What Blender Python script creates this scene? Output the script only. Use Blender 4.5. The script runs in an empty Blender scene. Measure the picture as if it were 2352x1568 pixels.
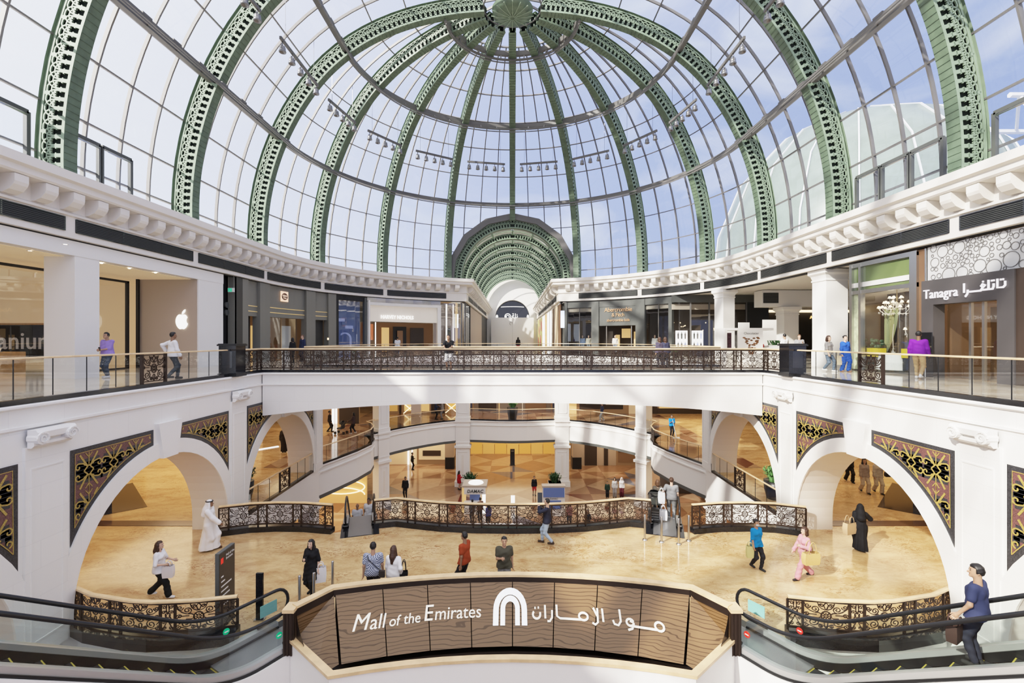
import bpy, math, random
import numpy as np
from math import sin, cos, pi, radians as R, sqrt, atan2
from mathutils import Vector, Matrix
random.seed(7)
SC = bpy.context.scene
COL = SC.collection
# eye at (0,0,EYE); x right, y away from the eye, z up. upper floor z=0, gallery floor z=-6, ground floor z=-12
F, CX, CY, EYE = 1075.0, 1177.0, 778.0, 1.5
L2, L1 = -6.0, -12.0
def atz(px, py, z):
    Y = (EYE - z) * F / (py - CY)
    return ((px - CX) * Y / F, Y, z)
def aty(px, py, Y):
    return ((px - CX) * Y / F, Y, EYE - (py - CY) * Y / F)

# ------------------------------------------------------------------ materials
class NT:
    def __init__(s, name):
        s.m = bpy.data.materials.new(name); s.m.use_nodes = True
        s.t = s.m.node_tree; s.t.nodes.clear()
        s.out = s.t.nodes.new('ShaderNodeOutputMaterial')
    def n(s, kind, **kw):
        nd = s.t.nodes.new('ShaderNode' + kind)
        for k, v in kw.items():
            if hasattr(nd, k): setattr(nd, k, v)
            else: nd.inputs[k.replace('_', ' ')].default_value = v
        return nd
    def l(s, a, b): s.t.links.new(a, b)
def c4(c): return (c[0], c[1], c[2], 1.0)
def ramp(nt, fac, stops):
    r = nt.n('ValToRGB'); e = r.color_ramp.elements
    while len(e) < len(stops): e.new(0.5)
    for i, (p, c) in enumerate(stops): e[i].position = p; e[i].color = c4(c)
    nt.l(fac, r.inputs[0]); return r.outputs[0]
def mat(name, col, rough=.5, metal=0., emit=None, es=0., spec=.5, noise=0., nscale=8., bump=0., coat=0.):
    nt = NT(name); b = nt.n('BsdfPrincipled')
    b.inputs['Base Color'].default_value = c4(col); b.inputs['Roughness'].default_value = rough
    b.inputs['Metallic'].default_value = metal; b.inputs['Specular IOR Level'].default_value = spec
    if coat: b.inputs['Coat Weight'].default_value = coat; b.inputs['Coat Roughness'].default_value = .05
    if emit: b.inputs['Emission Color'].default_value = c4(emit); b.inputs['Emission Strength'].default_value = es
    if noise or bump:
        tc = nt.n('TexCoord'); nz = nt.n('TexNoise'); nz.inputs['Scale'].default_value = nscale; nz.inputs['Detail'].default_value = 5
        nt.l(tc.outputs['Object'], nz.inputs['Vector'])
        if noise:
            nt.l(ramp(nt, nz.outputs[0], [(.3, [max(0, x * (1 - noise)) for x in col]), (.7, [min(1, x * (1 + noise)) for x in col])]), b.inputs['Base Color'])
        if bump:
            bp = nt.n('Bump'); bp.inputs['Strength'].default_value = bump; bp.inputs['Distance'].default_value = .02
            nt.l(nz.outputs[0], bp.inputs['Height']); nt.l(bp.outputs[0], b.inputs['Normal'])
    nt.l(b.outputs[0], nt.out.inputs[0]); return nt.m
def emat(name, col, s):
    nt = NT(name); e = nt.n('Emission'); e.inputs[0].default_value = c4(col); e.inputs[1].default_value = s
    nt.l(e.outputs[0], nt.out.inputs[0]); return nt.m
def glass(name, tint=(.93, .96, .97), refl=.06, graze=.6, rough=0.):
    nt = NT(name); tr = nt.n('BsdfTransparent'); tr.inputs[0].default_value = c4(tint)
    gl = nt.n('BsdfGlossy'); gl.inputs['Roughness'].default_value = rough
    lw = nt.n('LayerWeight'); lw.inputs[0].default_value = .5
    pw = nt.n('Math', operation='POWER'); nt.l(lw.outputs['Facing'], pw.inputs[0]); pw.inputs[1].default_value = 4.
    ml = nt.n('Math', operation='MULTIPLY_ADD'); nt.l(pw.outputs[0], ml.inputs[0]); ml.inputs[1].default_value = graze; ml.inputs[2].default_value = refl
    mx = nt.n('MixShader'); nt.l(ml.outputs[0], mx.inputs[0]); nt.l(tr.outputs[0], mx.inputs[1]); nt.l(gl.outputs[0], mx.inputs[2])
    nt.l(mx.outputs[0], nt.out.inputs[0]); return nt.m
def panel_mat(name, col, axis, bw=1.3, bh=.65, rough=.45, line=.9, mortar=.006):
    """stone cladding with hairline joints; axis = the two object axes the joints run in"""
    nt = NT(name); tc = nt.n('TexCoord'); sp = nt.n('SeparateXYZ'); cb = nt.n('CombineXYZ')
    nt.l(tc.outputs['Object'], sp.inputs[0])
    for i, a in enumerate(axis): nt.l(sp.outputs['xyz'.index(a)], cb.inputs[i])
    br = nt.n('TexBrick'); br.inputs['Scale'].default_value = 1; br.inputs['Brick Width'].default_value = bw; br.inputs['Row Height'].default_value = bh
    br.inputs['Mortar Size'].default_value = mortar; br.inputs['Mortar Smooth'].default_value = .2
    br.inputs['Color1'].default_value = c4(col); br.inputs['Color2'].default_value = c4([x * .985 for x in col]); br.inputs['Mortar'].default_value = c4([x * line for x in col])
    nt.l(cb.outputs[0], br.inputs[0])
    b = nt.n('BsdfPrincipled'); b.inputs['Roughness'].default_value = rough; b.inputs['Specular IOR Level'].default_value = .3
    nt.l(br.outputs[0], b.inputs['Base Color']); nt.l(b.outputs[0], nt.out.inputs[0]); return nt.m
def marble(name, c1, c2, c3, rough=.12, scale=.62, rot=-.5):
    """banded stone: streaky veins pulled along one direction, fine speckle, faint slab joints"""
    nt = NT(name); tc = nt.n('TexCoord'); mp = nt.n('Mapping')
    mp.inputs['Rotation'].default_value = (0, 0, rot); mp.inputs['Scale'].default_value = (scale, scale * 1.9, 1)
    nt.l(tc.outputs['Object'], mp.inputs[0])
    n1 = nt.n('TexNoise'); n1.inputs['Scale'].default_value = 1.1; n1.inputs['Detail'].default_value = 12; n1.inputs['Roughness'].default_value = .78; n1.inputs['Distortion'].default_value = .5
    nt.l(mp.outputs[0], n1.inputs['Vector'])
    base = ramp(nt, n1.outputs[0], [(.34, c3), (.45, c2), (.56, c1), (.70, [min(1, x * 1.12) for x in c1])])
    n2 = nt.n('TexNoise'); n2.inputs['Scale'].default_value = 3.4; n2.inputs['Detail'].default_value = 10; n2.inputs['Distortion'].default_value = 2.2
    nt.l(mp.outputs[0], n2.inputs['Vector'])
    v = ramp(nt, n2.outputs[0], [(.465, (0, 0, 0)), (.494, (1, 1, 1)), (.506, (1, 1, 1)), (.535, (0, 0, 0))])
    n3 = nt.n('TexNoise'); n3.inputs['Scale'].default_value = .9; n3.inputs['Detail'].default_value = 2
    nt.l(mp.outputs[0], n3.inputs['Vector'])
    v3 = ramp(nt, n3.outputs[0], [(.46, (.12, .12, .12)), (.62, (.9, .9, .9))])
    ml = nt.n('Math', operation='MULTIPLY'); nt.l(v, ml.inputs[0]); nt.l(v3, ml.inputs[1])
    mx = nt.n('MixRGB'); nt.l(ml.outputs[0], mx.inputs[0]); nt.l(base, mx.inputs[1]); mx.inputs[2].default_value = c4([c3[0] * .75, c3[1] * .6, c3[2] * .45])
    b = nt.n('BsdfPrincipled'); b.inputs['Roughness'].default_value = rough
    nt.l(mx.outputs[0], b.inputs['Base Color']); nt.l(b.outputs[0], nt.out.inputs[0]); return nt.m
def diamonds(name, cols, rough=.1, size=3.2):
    """polished floor laid in big tilted squares and triangles of several stones"""
    nt = NT(name); tc = nt.n('TexCoord'); mp = nt.n('Mapping'); mp.inputs['Rotation'].default_value = (0, 0, pi / 4); mp.inputs['Scale'].default_value = (1 / size,) * 3
    nt.l(tc.outputs['Object'], mp.inputs[0])
    ch = nt.n('TexChecker'); ch.inputs['Scale'].default_value = 1; ch.inputs['Color1'].default_value = c4(cols[0]); ch.inputs['Color2'].default_value = c4(cols[1]); nt.l(mp.outputs[0], ch.inputs[0])
    fl = nt.n('VectorMath', operation='FLOOR'); nt.l(mp.outputs[0], fl.inputs[0])
    wn = nt.n('TexWhiteNoise', noise_dimensions='2D'); nt.l(fl.outputs[0], wn.inputs['Vector'])
    rc = ramp(nt, wn.outputs[0], [(.0, cols[1]), (.30, cols[0]), (.72, cols[0]), (.80, cols[2]), (.92, cols[3])])
    rc.node.color_ramp.interpolation = 'CONSTANT'
    mp2 = nt.n('Mapping'); mp2.inputs['Scale'].default_value = (1 / size / .7071,) * 3; nt.l(tc.outputs['Object'], mp2.inputs[0])
    ch2 = nt.n('TexChecker'); ch2.inputs['Scale'].default_value = 1; nt.l(mp2.outputs[0], ch2.inputs[0])
    mx = nt.n('MixRGB'); nt.l(ch2.outputs['Fac'], mx.inputs[0]); nt.l(ch.outputs[0], mx.inputs[1]); nt.l(rc, mx.inputs[2])
    nz = nt.n('TexNoise'); nz.inputs['Scale'].default_value = 2.; nz.inputs['Detail'].default_value = 6; nt.l(tc.outputs['Object'], nz.inputs['Vector'])
    mu = nt.n('MixRGB', blend_type='MULTIPLY'); mu.inputs[0].default_value = .5; nt.l(mx.outputs[0], mu.inputs[1]); nt.l(ramp(nt, nz.outputs[0], [(.3, (.75, .72, .68)), (.7, (1.1, 1.1, 1.1))]), mu.inputs[2])
    b = nt.n('BsdfPrincipled'); b.inputs['Roughness'].default_value = rough
    nt.l(mu.outputs[0], b.inputs['Base Color']); nt.l(b.outputs[0], nt.out.inputs[0]); return nt.m

WHITE = (.87, .85, .805)
M = {}
M['wall_yz'] = panel_mat('white_stone_side', WHITE, 'yz')
M['wall_xz'] = panel_mat('white_stone_front', WHITE, 'xz')
M['white'] = mat('white_plaster', (.87, .85, .81), .5, spec=.3)
M['cornice'] = mat('cornice_plaster', (.83, .79, .73), .55, spec=.25)
M['ceil'] = mat('ceiling_paint', (.78, .74, .68), .7)
M['gold_marble'] = marble('golden_marble', (.60, .43, .235), (.50, .335, .165), (.36, .20, .085), rough=.13)
M['pale_marble'] = marble('pale_marble', (.66, .60, .49), (.58, .50, .38), (.42, .35, .25), rough=.08, scale=.4)
M['diamond'] = diamonds('diamond_stone_floor', [(.40, .27, .17), (.27, .15, .085), (.14, .045, .03), (.13, .12, .14)])
M['granite'] = mat('black_granite', (.012, .012, .014), .12, noise=.5, nscale=60)
M['iron'] = mat('bronze_iron', (.055, .035, .025), .42, metal=.55)
M['wood'] = mat('beech_handrail', (.72, .52, .30), .35, noise=.12, nscale=4)
M['steel'] = mat('brushed_steel', (.55, .54, .52), .28, metal=1.)
M['dsteel'] = mat('grey_steel', (.25, .25, .26), .35, metal=.8)
M['rubber'] = mat('black_rubber', (.012, .012, .013), .35)
M['glass'] = glass('clear_glass')
M['dome_glass'] = glass('dome_glass', (.95, .97, 1.), .03, .35)
M['shop_glass'] = glass('shop_glass', (.90, .92, .92), .09, .6)
M['green'] = mat('green_paint', (.118, .165, .112), .5, noise=.18, nscale=3)
M['lgreen'] = mat('pale_green_paint', (.215, .285, .205), .5, noise=.10, nscale=3)
M['black'] = mat('black_paint', (.008, .008, .009), .5)
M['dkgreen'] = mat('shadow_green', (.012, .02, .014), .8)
M['mullion'] = mat('grey_mullion', (.15, .145, .14), .45)
M['mullion_lit'] = mat('grey_mullion_lit', (.24, .23, .22), .5)  # same mullion paint, paler: the bright side's light put into the colour
M['charcoal'] = mat('charcoal_panel', (.095, .10, .095), .45)
M['louvre'] = mat('white_louvre', (.72, .74, .70), .6)
M['dkglass'] = mat('dark_glass', (.012, .012, .014), .04, spec=.8)

# ------------------------------------------------------------------ meshes
class MB:
    def __init__(s): s.v = []; s.f = []; s.mi = []; s.cur = 0
    def add(s, vs, fs):
        b = len(s.v); s.v.extend([tuple(p) for p in vs]); s.f.extend([tuple(b + i for i in f) for f in fs]); s.mi.extend([s.cur] * len(fs)); return s
    def quad(s, a, b, c, d): return s.add([a, b, c, d], [(0, 1, 2, 3)])
    def poly(s, pts): return s.add(pts, [tuple(range(len(pts)))])
    def box(s, lo, hi):
        (x0, y0, z0), (x1, y1, z1) = lo, hi
        return s.add([(x0, y0, z0), (x1, y0, z0), (x1, y1, z0), (x0, y1, z0), (x0, y0, z1), (x1, y0, z1), (x1, y1, z1), (x0, y1, z1)],
                     [(0, 3, 2, 1), (4, 5, 6, 7), (0, 1, 5, 4), (1, 2, 6, 5), (2, 3, 7, 6), (3, 0, 4, 7)])
    def cbox(s, c, size, rz=0., bev=0.):
        hx, hy, hz = size[0] / 2, size[1] / 2, size[2] / 2; b = len(s.v); s.box((-hx, -hy, -hz), (hx, hy, hz))
        ca, sa = cos(rz), sin(rz)
        for i in range(b, len(s.v)):
            x, y, z = s.v[i]; s.v[i] = (c[0] + x * ca - y * sa, c[1] + x * sa + y * ca, c[2] + z)
        return s
    def obox(s, p, q, w, h, up=(0, 0, 1)):
        """bar from p to q, w wide across, h tall along up"""
        p, q = Vector(p), Vector(q); d = (q - p).normalized(); u = Vector(up); sd = d.cross(u)
        if sd.length < 1e-5: sd = d.cross(Vector((1, 0, 0)))
        sd.normalize(); u = sd.cross(d).normalized(); a, b = sd * (w / 2), u * (h / 2)
        return s.add([p - a - b, p + a - b, p + a + b, p - a + b, q - a - b, q + a - b, q + a + b, q - a + b],
                     [(0, 3, 2, 1), (4, 5, 6, 7), (0, 1, 5, 4), (1, 2, 6, 5), (2, 3, 7, 6), (3, 0, 4, 7)])
    def tube(s, path, r, n=6, closed=False, caps=True):
        P = [Vector(p) for p in path]; N = len(P); rr = r if isinstance(r, (list, tuple)) else [r] * N; b = len(s.v); prev = None
        for i in range(N):
            if closed: d = P[(i + 1) % N] - P[i - 1]
            else: d = P[min(i + 1, N - 1)] - P[max(i - 1, 0)]
            d.normalize()
            if prev is None:
                a = d.cross(Vector((0, 0, 1)));
                if a.length < 1e-3: a = d.cross(Vector((0, 1, 0)))
            else: a = prev - d * prev.dot(d)
            a.normalize(); prev = a; c = d.cross(a)
            for k in range(n):
                t = 2 * pi * (k + .5) / n; s.v.append(tuple(P[i] + (a * cos(t) + c * sin(t)) * rr[i]))
        m = N if closed else N - 1
        for i in range(m):
            for k in range(n):
                i2 = (i + 1) % N; k2 = (k + 1) % n
                s.f.append((b + i * n + k, b + i * n + k2, b + i2 * n + k2, b + i2 * n + k)); s.mi.append(s.cur)
        if caps and not closed:
            s.f.append(tuple(b + k for k in range(n))[::-1]); s.f.append(tuple(b + (N - 1) * n + k for k in range(n))); s.mi += [s.cur] * 2
        return s
    def lathe(s, c, prof, n=16, a0=0., a1=2 * pi):
        b = len(s.v); full = abs(a1 - a0 - 2 * pi) < 1e-6; m = n if full else n + 1
        for r, z in prof:
            for k in range(m):
                t = a0 + (a1 - a0) * k / n; s.v.append((c[0] + r * cos(t), c[1] + r * sin(t), c[2] + z))
        for i in range(len(prof) - 1):
            for k in range(n):
                k2 = (k + 1) % m
                s.f.append((b + i * m + k, b + i * m + k2, b + (i + 1) * m + k2, b + (i + 1) * m + k)); s.mi.append(s.cur)
        return s
    def sweep(s, path, prof, closed=False, closeprof=True, caps=True, cap=None):
        """prof = (offset to the LEFT of the path, z) carried along a plan path with mitred corners"""
        P = [Vector((p[0], p[1])) for p in path]; Z = [p[2] if len(p) > 2 else 0. for p in path]; N = len(P); b = len(s.v); K = len(prof)
        for i in range(N):
            if closed: d0 = (P[i] - P[i - 1]).normalized(); d1 = (P[(i + 1) % N] - P[i]).normalized()
            else:
                d0 = (P[i] - P[i - 1]).normalized() if i else (P[1] - P[0]).normalized(); d1 = (P[i + 1] - P[i]).normalized() if i < N - 1 else d0
            n0, n1 = Vector((-d0.y, d0.x)), Vector((-d1.y, d1.x)); n = (n0 + n1)
            n = n.normalized(); k = 1 / max(.35, n.dot(n0)); n *= k
            for o, z in prof: s.v.append((P[i].x + n.x * o, P[i].y + n.y * o, Z[i] + z))
        for i in range(N if closed else N - 1):
            for j in range(K if closeprof else K - 1):
                j2 = (j + 1) % K; i2 = (i + 1) % N
                s.f.append((b + i * K + j, b + i * K + j2, b + i2 * K + j2, b + i2 * K + j)); s.mi.append(s.cur)
        if caps and closeprof and not closed:
            s.f.append(tuple(b + j for j in range(K))[::-1]); s.f.append(tuple(b + (N - 1) * K + j for j in range(K))); s.mi += [s.cur] * 2
        return s
    def prism(s, pts, axis, lo, hi):
        """2-d outline pts extruded along axis ('x': pts are y,z ...)"""
        def mk(a, b, t): return (t, a, b) if axis == 'x' else (a, t, b) if axis == 'y' else (a, b, t)
        n = len(pts); vs = [mk(a, b, lo) for a, b in pts] + [mk(a, b, hi) for a, b in pts]
        return s.add(vs, [tuple(range(n))[::-1], tuple(range(n, 2 * n))] + [(i, (i + 1) % n, n + (i + 1) % n, n + i) for i in range(n)])
    def ball(s, c, r, n=10, m=7):
        rx, ry, rz = r if isinstance(r, (tuple, list)) else (r, r, r); b = len(s.v)
        for i in range(m + 1):
            t = pi * i / m
            for k in range(n): s.v.append((c[0] + rx * sin(t) * cos(2 * pi * k / n), c[1] + ry * sin(t) * sin(2 * pi * k / n), c[2] + rz * cos(t)))
        for i in range(m):
            for k in range(n):
                s.f.append((b + i * n + k, b + (i + 1) * n + k, b + (i + 1) * n + (k + 1) % n, b + i * n + (k + 1) % n)); s.mi.append(s.cur)
        return s
    def xf(s, mtx, start=0):
        for i in range(start, len(s.v)): s.v[i] = tuple(mtx @ Vector(s.v[i]))
        return s
    def mesh(s, name, mats, smooth=False):
        me = bpy.data.meshes.new(name); me.from_pydata(s.v, [], s.f)
        for m in (mats if isinstance(mats, (list, tuple)) else [mats]): me.materials.append(m)
        if len(me.materials) > 1: me.polygons.foreach_set('material_index', s.mi)
        if smooth: me.polygons.foreach_set('use_smooth', [True] * len(me.polygons))
        me.update(); return me
    def build(s, name, mats, parent=None, smooth=False, loc=None):
        return ob(name, s.mesh(name, mats, smooth), parent, loc)
KMAP = {}
def ob(name, data, parent=None, loc=None, rz=0.):
    o = bpy.data.objects.new(name, data); COL.objects.link(o)
    if parent is not None: o.parent = parent; KMAP.setdefault(parent.name, []).append(o)
    if loc is not None: o.location = loc
    if rz: o.rotation_euler = (0, 0, rz)
    return o
def tag(o, label=None, cat=None, group=None, kind=None):
    if label: o['label'] = label
    if cat: o['category'] = cat
    if group: o['group'] = group
    if kind: o['kind'] = kind
    return o
def thing(name, label, cat, loc=(0, 0, 0), rz=0., group=None, kind=None):
    o = ob(name, None, None, loc, rz); o.empty_display_size = .2; return tag(o, label, cat, group, kind)
def struct(o): o['kind'] = 'structure'; return o
def dup(o, parent=None, loc=None, rz=None, label=None):
    c = o.copy(); COL.objects.link(c)
    if parent is not None: c.parent = parent; KMAP.setdefault(parent.name, []).append(c)
    if loc is not None: c.location = loc
    if rz is not None: c.rotation_euler = (0, 0, rz)
    if label: c['label'] = label
    for ch in KIDS(o): dup(ch, c)
    return c
def KIDS(o): return list(KMAP.get(o.name, ()))
def text_mesh(body, size, depth=.01, font_shear=0., align='CENTER', spacing=1., bold=0.):
    cu = bpy.data.curves.new('lettering', 'FONT'); cu.body = body; cu.size = size; cu.extrude = depth; cu.align_x = align; cu.align_y = 'CENTER'; cu.shear = font_shear; cu.space_character = spacing; cu.offset = bold
    cu.resolution_u = 3
    o = bpy.data.objects.new('lettering', cu); COL.objects.link(o)
    dg = bpy.context.evaluated_depsgraph_get(); dg.update()
    me = bpy.data.meshes.new_from_object(o.evaluated_get(dg)); bpy.data.objects.remove(o); return me
def arabic(s):
    """letters joined into their initial, middle and final shapes, laid out for left-to-right setting"""
    forms = {'ا': ('\ufe8d', '\ufe8e'), 'ل': ('\ufedd', '\ufede', '\ufedf', '\ufee0'), 'م': ('\ufee1', '\ufee2', '\ufee3', '\ufee4'), 'و': ('\ufeed', '\ufeee'), 'ر': ('\ufead', '\ufeae'),
             'ت': ('\ufe95', '\ufe96', '\ufe97', '\ufe98'), 'ن': ('\ufee5', '\ufee6', '\ufee7', '\ufee8'), 'غ': ('\ufecd', '\ufece', '\ufecf', '\ufed0'), 'إ': ('\ufe87', '\ufe88'), 'ة': ('\ufe93', '\ufe94'), 'ـ': ('ـ', 'ـ', 'ـ', 'ـ')}
    out = []
    for i, ch in enumerate(s):
        if ch not in forms: out.append(ch); continue
        f = forms[ch]; pv = i > 0 and s[i - 1] in forms and len(forms[s[i - 1]]) == 4; nx = len(f) == 4 and i + 1 < len(s) and s[i + 1] in forms
        out.append(f[3] if pv and nx else f[1] if pv else f[2] if nx else f[0])
    return ''.join(reversed(out))
def place_text(me, name, m, parent, origin, right, up, label=None):
    """stand flat lettering so that its x runs along right and its y along up"""
    r, u = Vector(right).normalized(), Vector(up).normalized(); n = r.cross(u)
    me.materials.clear(); me.materials.append(m)
    o = ob(name, me, parent); o.matrix_local = Matrix(((r.x, u.x, n.x, origin[0]), (r.y, u.y, n.y, origin[1]), (r.z, u.z, n.z, origin[2]), (0, 0, 0, 1)))
    if label: o['label'] = label
    return o
# ------------------------------------------------------------------ plan of the building
XW = 11.2                      # face of the arcade walls / edge of the upper floor
XF = 16.5                      # shop fronts and cornice line, straight part
D0 = 30.8                      # centre of the round end
RIBY = [30.8 - 6.8 * k for k in range(7)]
XC = 4.8                       # shop fronts of the far vaulted corridor
YE = 88.0                      # its end wall
ARCH_Y = [7.28 + 7.87 * k for k in range(3)]
AR, ASP = 3.27, -5.5           # arch radius, springing height
BRY0, BRY1 = 20.9, 25.3        # upper bridge
# plan curve of the gallery edge round the second void, left half from the arcade to the middle
BULGE = [(-11.6, 27.4), (-11.0, 29.2), (-10.4, 31.2), (-10.05, 33.2), (-10.25, 34.6), (-10.8, 35.8), (-11.4, 36.6)]
RINGL = [(-10.9, 36.9), (-9.74, 38.7), (-8.7, 40.1), (-7.5, 41.3), (-6.2, 42.3), (-4.84, 43.0)]
RINGC = [(-4.1, 43.2), (-2.6, 43.0), (-1.3, 42.75), (0, 42.65), (1.3, 42.75), (2.6, 43.0), (4.1, 43.2)]
mir = lambda pts: [(-x, y) for x, y in reversed(pts)]
VOID2 = [(-XW, 25.3), (-XW, 27.2)] + BULGE + RINGL + RINGC + mir(RINGL) + mir(BULGE) + [(XW, 27.2), (XW, 25.3)]
UPV = [(-XW, BRY1), (-XW, 30.8)] + [(-XW * cos(t), 30.8 + 12.4 * sin(t)) for t in [R(a) for a in range(10, 171, 10)]] + [(XW, 30.8), (XW, BRY1)]
def floor_mesh(mb, z, path, far=100.):
    """floor from a void edge (left to right round the far end) outwards to a big rectangle"""
    for (x0, y0), (x1, y1) in zip(path, path[1:]):
        def out(x, y):
            dx, dy = x, max(0.001, y - 27.)
            k = min(40. / abs(dx) if abs(dx) > 1e-6 else 1e9, (far - 27.) / dy if dy > .01 else 1e9)
            return (dx * k, 27. + dy * k if y > 27 else y)
        a, b = out(x0, y0), out(x1, y1)
        mb.quad((x0, y0, z), (x1, y1, z), (b[0], b[1], z), (a[0], a[1], z))
        if abs(a[1] - far) > .01 and abs(b[1] - far) < .01 or abs(b[1] - far) > .01 and abs(a[1] - far) < .01:
            sx = -40 if x0 < 0 else 40; mb.poly([(a[0], a[1], z), (b[0], b[1], z), (sx, far, z)])
# --- floors
mb = MB(); floor_mesh(mb, 0, UPV)
for sx in (-1, 1): mb.quad((sx * XW, -12, 0), (sx * 40, -12, 0), (sx * 40, BRY1, 0), (sx * XW, BRY1, 0))
mb.quad((-XW, BRY0, 0), (XW, BRY0, 0), (XW, BRY1, 0), (-XW, BRY1, 0)); mb.quad((-XW, -12, 0), (XW, -12, 0), (XW, .9, 0), (-XW, .9, 0))
struct(mb.build('floor', M['pale_marble']))
NEARL = [(-11.3, 12.08), (-10.55, 11.73), (-9.34, 11.45), (-8.77, 11.4), (-7.76, 11.47), (-6.85, 11.66)]
FRONT = [(-11.2, 17.86), (-10.2, 18.24), (-9.2, 18.36), (-8.1, 18.32), (-6.95, 18.1)]
MIDR = [(-5.5, 18.62), (-4.68, 18.84), (-3.8, 18.6), (-2.84, 18.36), (-1.5, 18.2), (0, 18.15), (1.5, 18.2), (2.84, 18.36), (3.8, 18.6), (4.68, 18.84), (5.5, 18.62)]
mb = MB()
edge_n = [(-11.2, 12.05)] + NEARL[1:] + [(-6.1, 12.3), (-5.24, 11.3), (-4.66, 12.1), (-3.0, 12.53), (0, 12.8)]
edge_n += mir(edge_n[:-1])
edge_f = [(-11.2, 17.86)] + FRONT[1:] + MIDR + mir(FRONT)
edge_f = [(x, y) for x, y in edge_f]
pts = [(x, y, L2) for x, y in edge_n] + [(x, y, L2) for x, y in reversed(edge_f)]
mb.poly(pts)
for sx in (-1, 1): mb.quad((sx * XW, 4, L2), (sx * 40, 4, L2), (sx * 40, 27.2, L2), (sx * XW, 27.2, L2)); mb.quad((sx * 14.5, 27.2, L2 + .004), (sx * 40, 27.2, L2 + .004), (sx * 40, 52, L2 + .004), (sx * 14.5, 52, L2 + .004))
struct(mb.build('floor', M['gold_marble']))
mb = MB(); floor_mesh(mb, L2, VOID2[1:-1])
struct(mb.build('floor', M['diamond']))
mb = MB(); mb.quad((-40, -12, L1), (40, -12, L1), (40, 100, L1), (-40, 100, L1)); struct(mb.build('floor', M['diamond']))
# underside and near edge of the golden platform, white
mb = MB(); mb.poly([(x, y, L2 - .9) for x, y in edge_n] + [(x, y, L2 - .9) for x, y in reversed(edge_f)])
mb.sweep(edge_n, [(0, L2 - .02), (0, L2 - .9)], closeprof=False); mb.sweep(edge_f, [(0, L2 - .02), (0, L2 - .9)], closeprof=False)
struct(mb.build('ceiling', M['white']))
# ceilings under the upper floor and under the gallery
mb = MB(); floor_mesh(mb, -1.45, UPV)
for sx in (-1, 1): mb.quad((sx * 12.6, -12, -1.45), (sx * 40, -12, -1.45), (sx * 40, BRY1, -1.45), (sx * 12.6, BRY1, -1.45))
struct(mb.build('ceiling', M['ceil']))
mb = MB(); floor_mesh(mb, L2 - 1.86, VOID2)
for sx in (-1, 1): mb.quad((sx * XW, -12, L2 - 1.86), (sx * 40, -12, L2 - 1.86), (sx * 40, BRY1, L2 - 1.86), (sx * XW, BRY1, L2 - 1.86))
struct(mb.build('ceiling', M['ceil']))
# roof over the upper shops, hiding the sun except through the glass
mb = MB()
for sx in (-1, 1): mb.quad((sx * 16.4, -14, 7.3), (sx * 60, -14, 7.3), (sx * 60, D0, 7.3), (sx * 16.4, D0, 7.3))
ARC = [(-XF * cos(R(a)), D0 + XF * sin(R(a))) for a in range(0, 181, 5)]
ARCO = [p for p in ARC if abs(p[0]) > 5.0]
for seg in (ARCO[:len(ARCO) // 2], ARCO[len(ARCO) // 2:]):
    for (x0, y0), (x1, y1) in zip(seg, seg[1:]):
        k0, k1 = 60 / max(abs(x0), 20), 60 / max(abs(x1), 20)
        mb.quad((x0, y0, 7.3), (x1, y1, 7.3), (x1 * k1 * 1.0, D0 + (y1 - D0) * k1, 7.3), (x0 * k0, D0 + (y0 - D0) * k0, 7.3))
struct(mb.build('ceiling', M['ceil']))
# ceilings of the upper shops and loggia
mb = MB()
for sx in (-1, 1): mb.quad((sx * XF, -14, 5.24), (sx * 40, -14, 5.24), (sx * 40, D0, 5.24), (sx * XF, D0, 5.24))
for seg in (ARCO[:len(ARCO) // 2], ARCO[len(ARCO) // 2:]):
    for (x0, y0), (x1, y1) in zip(seg, seg[1:]):
        mb.quad((x0, y0, 5.24), (x1, y1, 5.24), (x1 * 2.5, D0 + (y1 - D0) * 2.5, 5.24), (x0 * 2.5, D0 + (y0 - D0) * 2.5, 5.24))
struct(mb.build('ceiling', M['ceil']))

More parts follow.
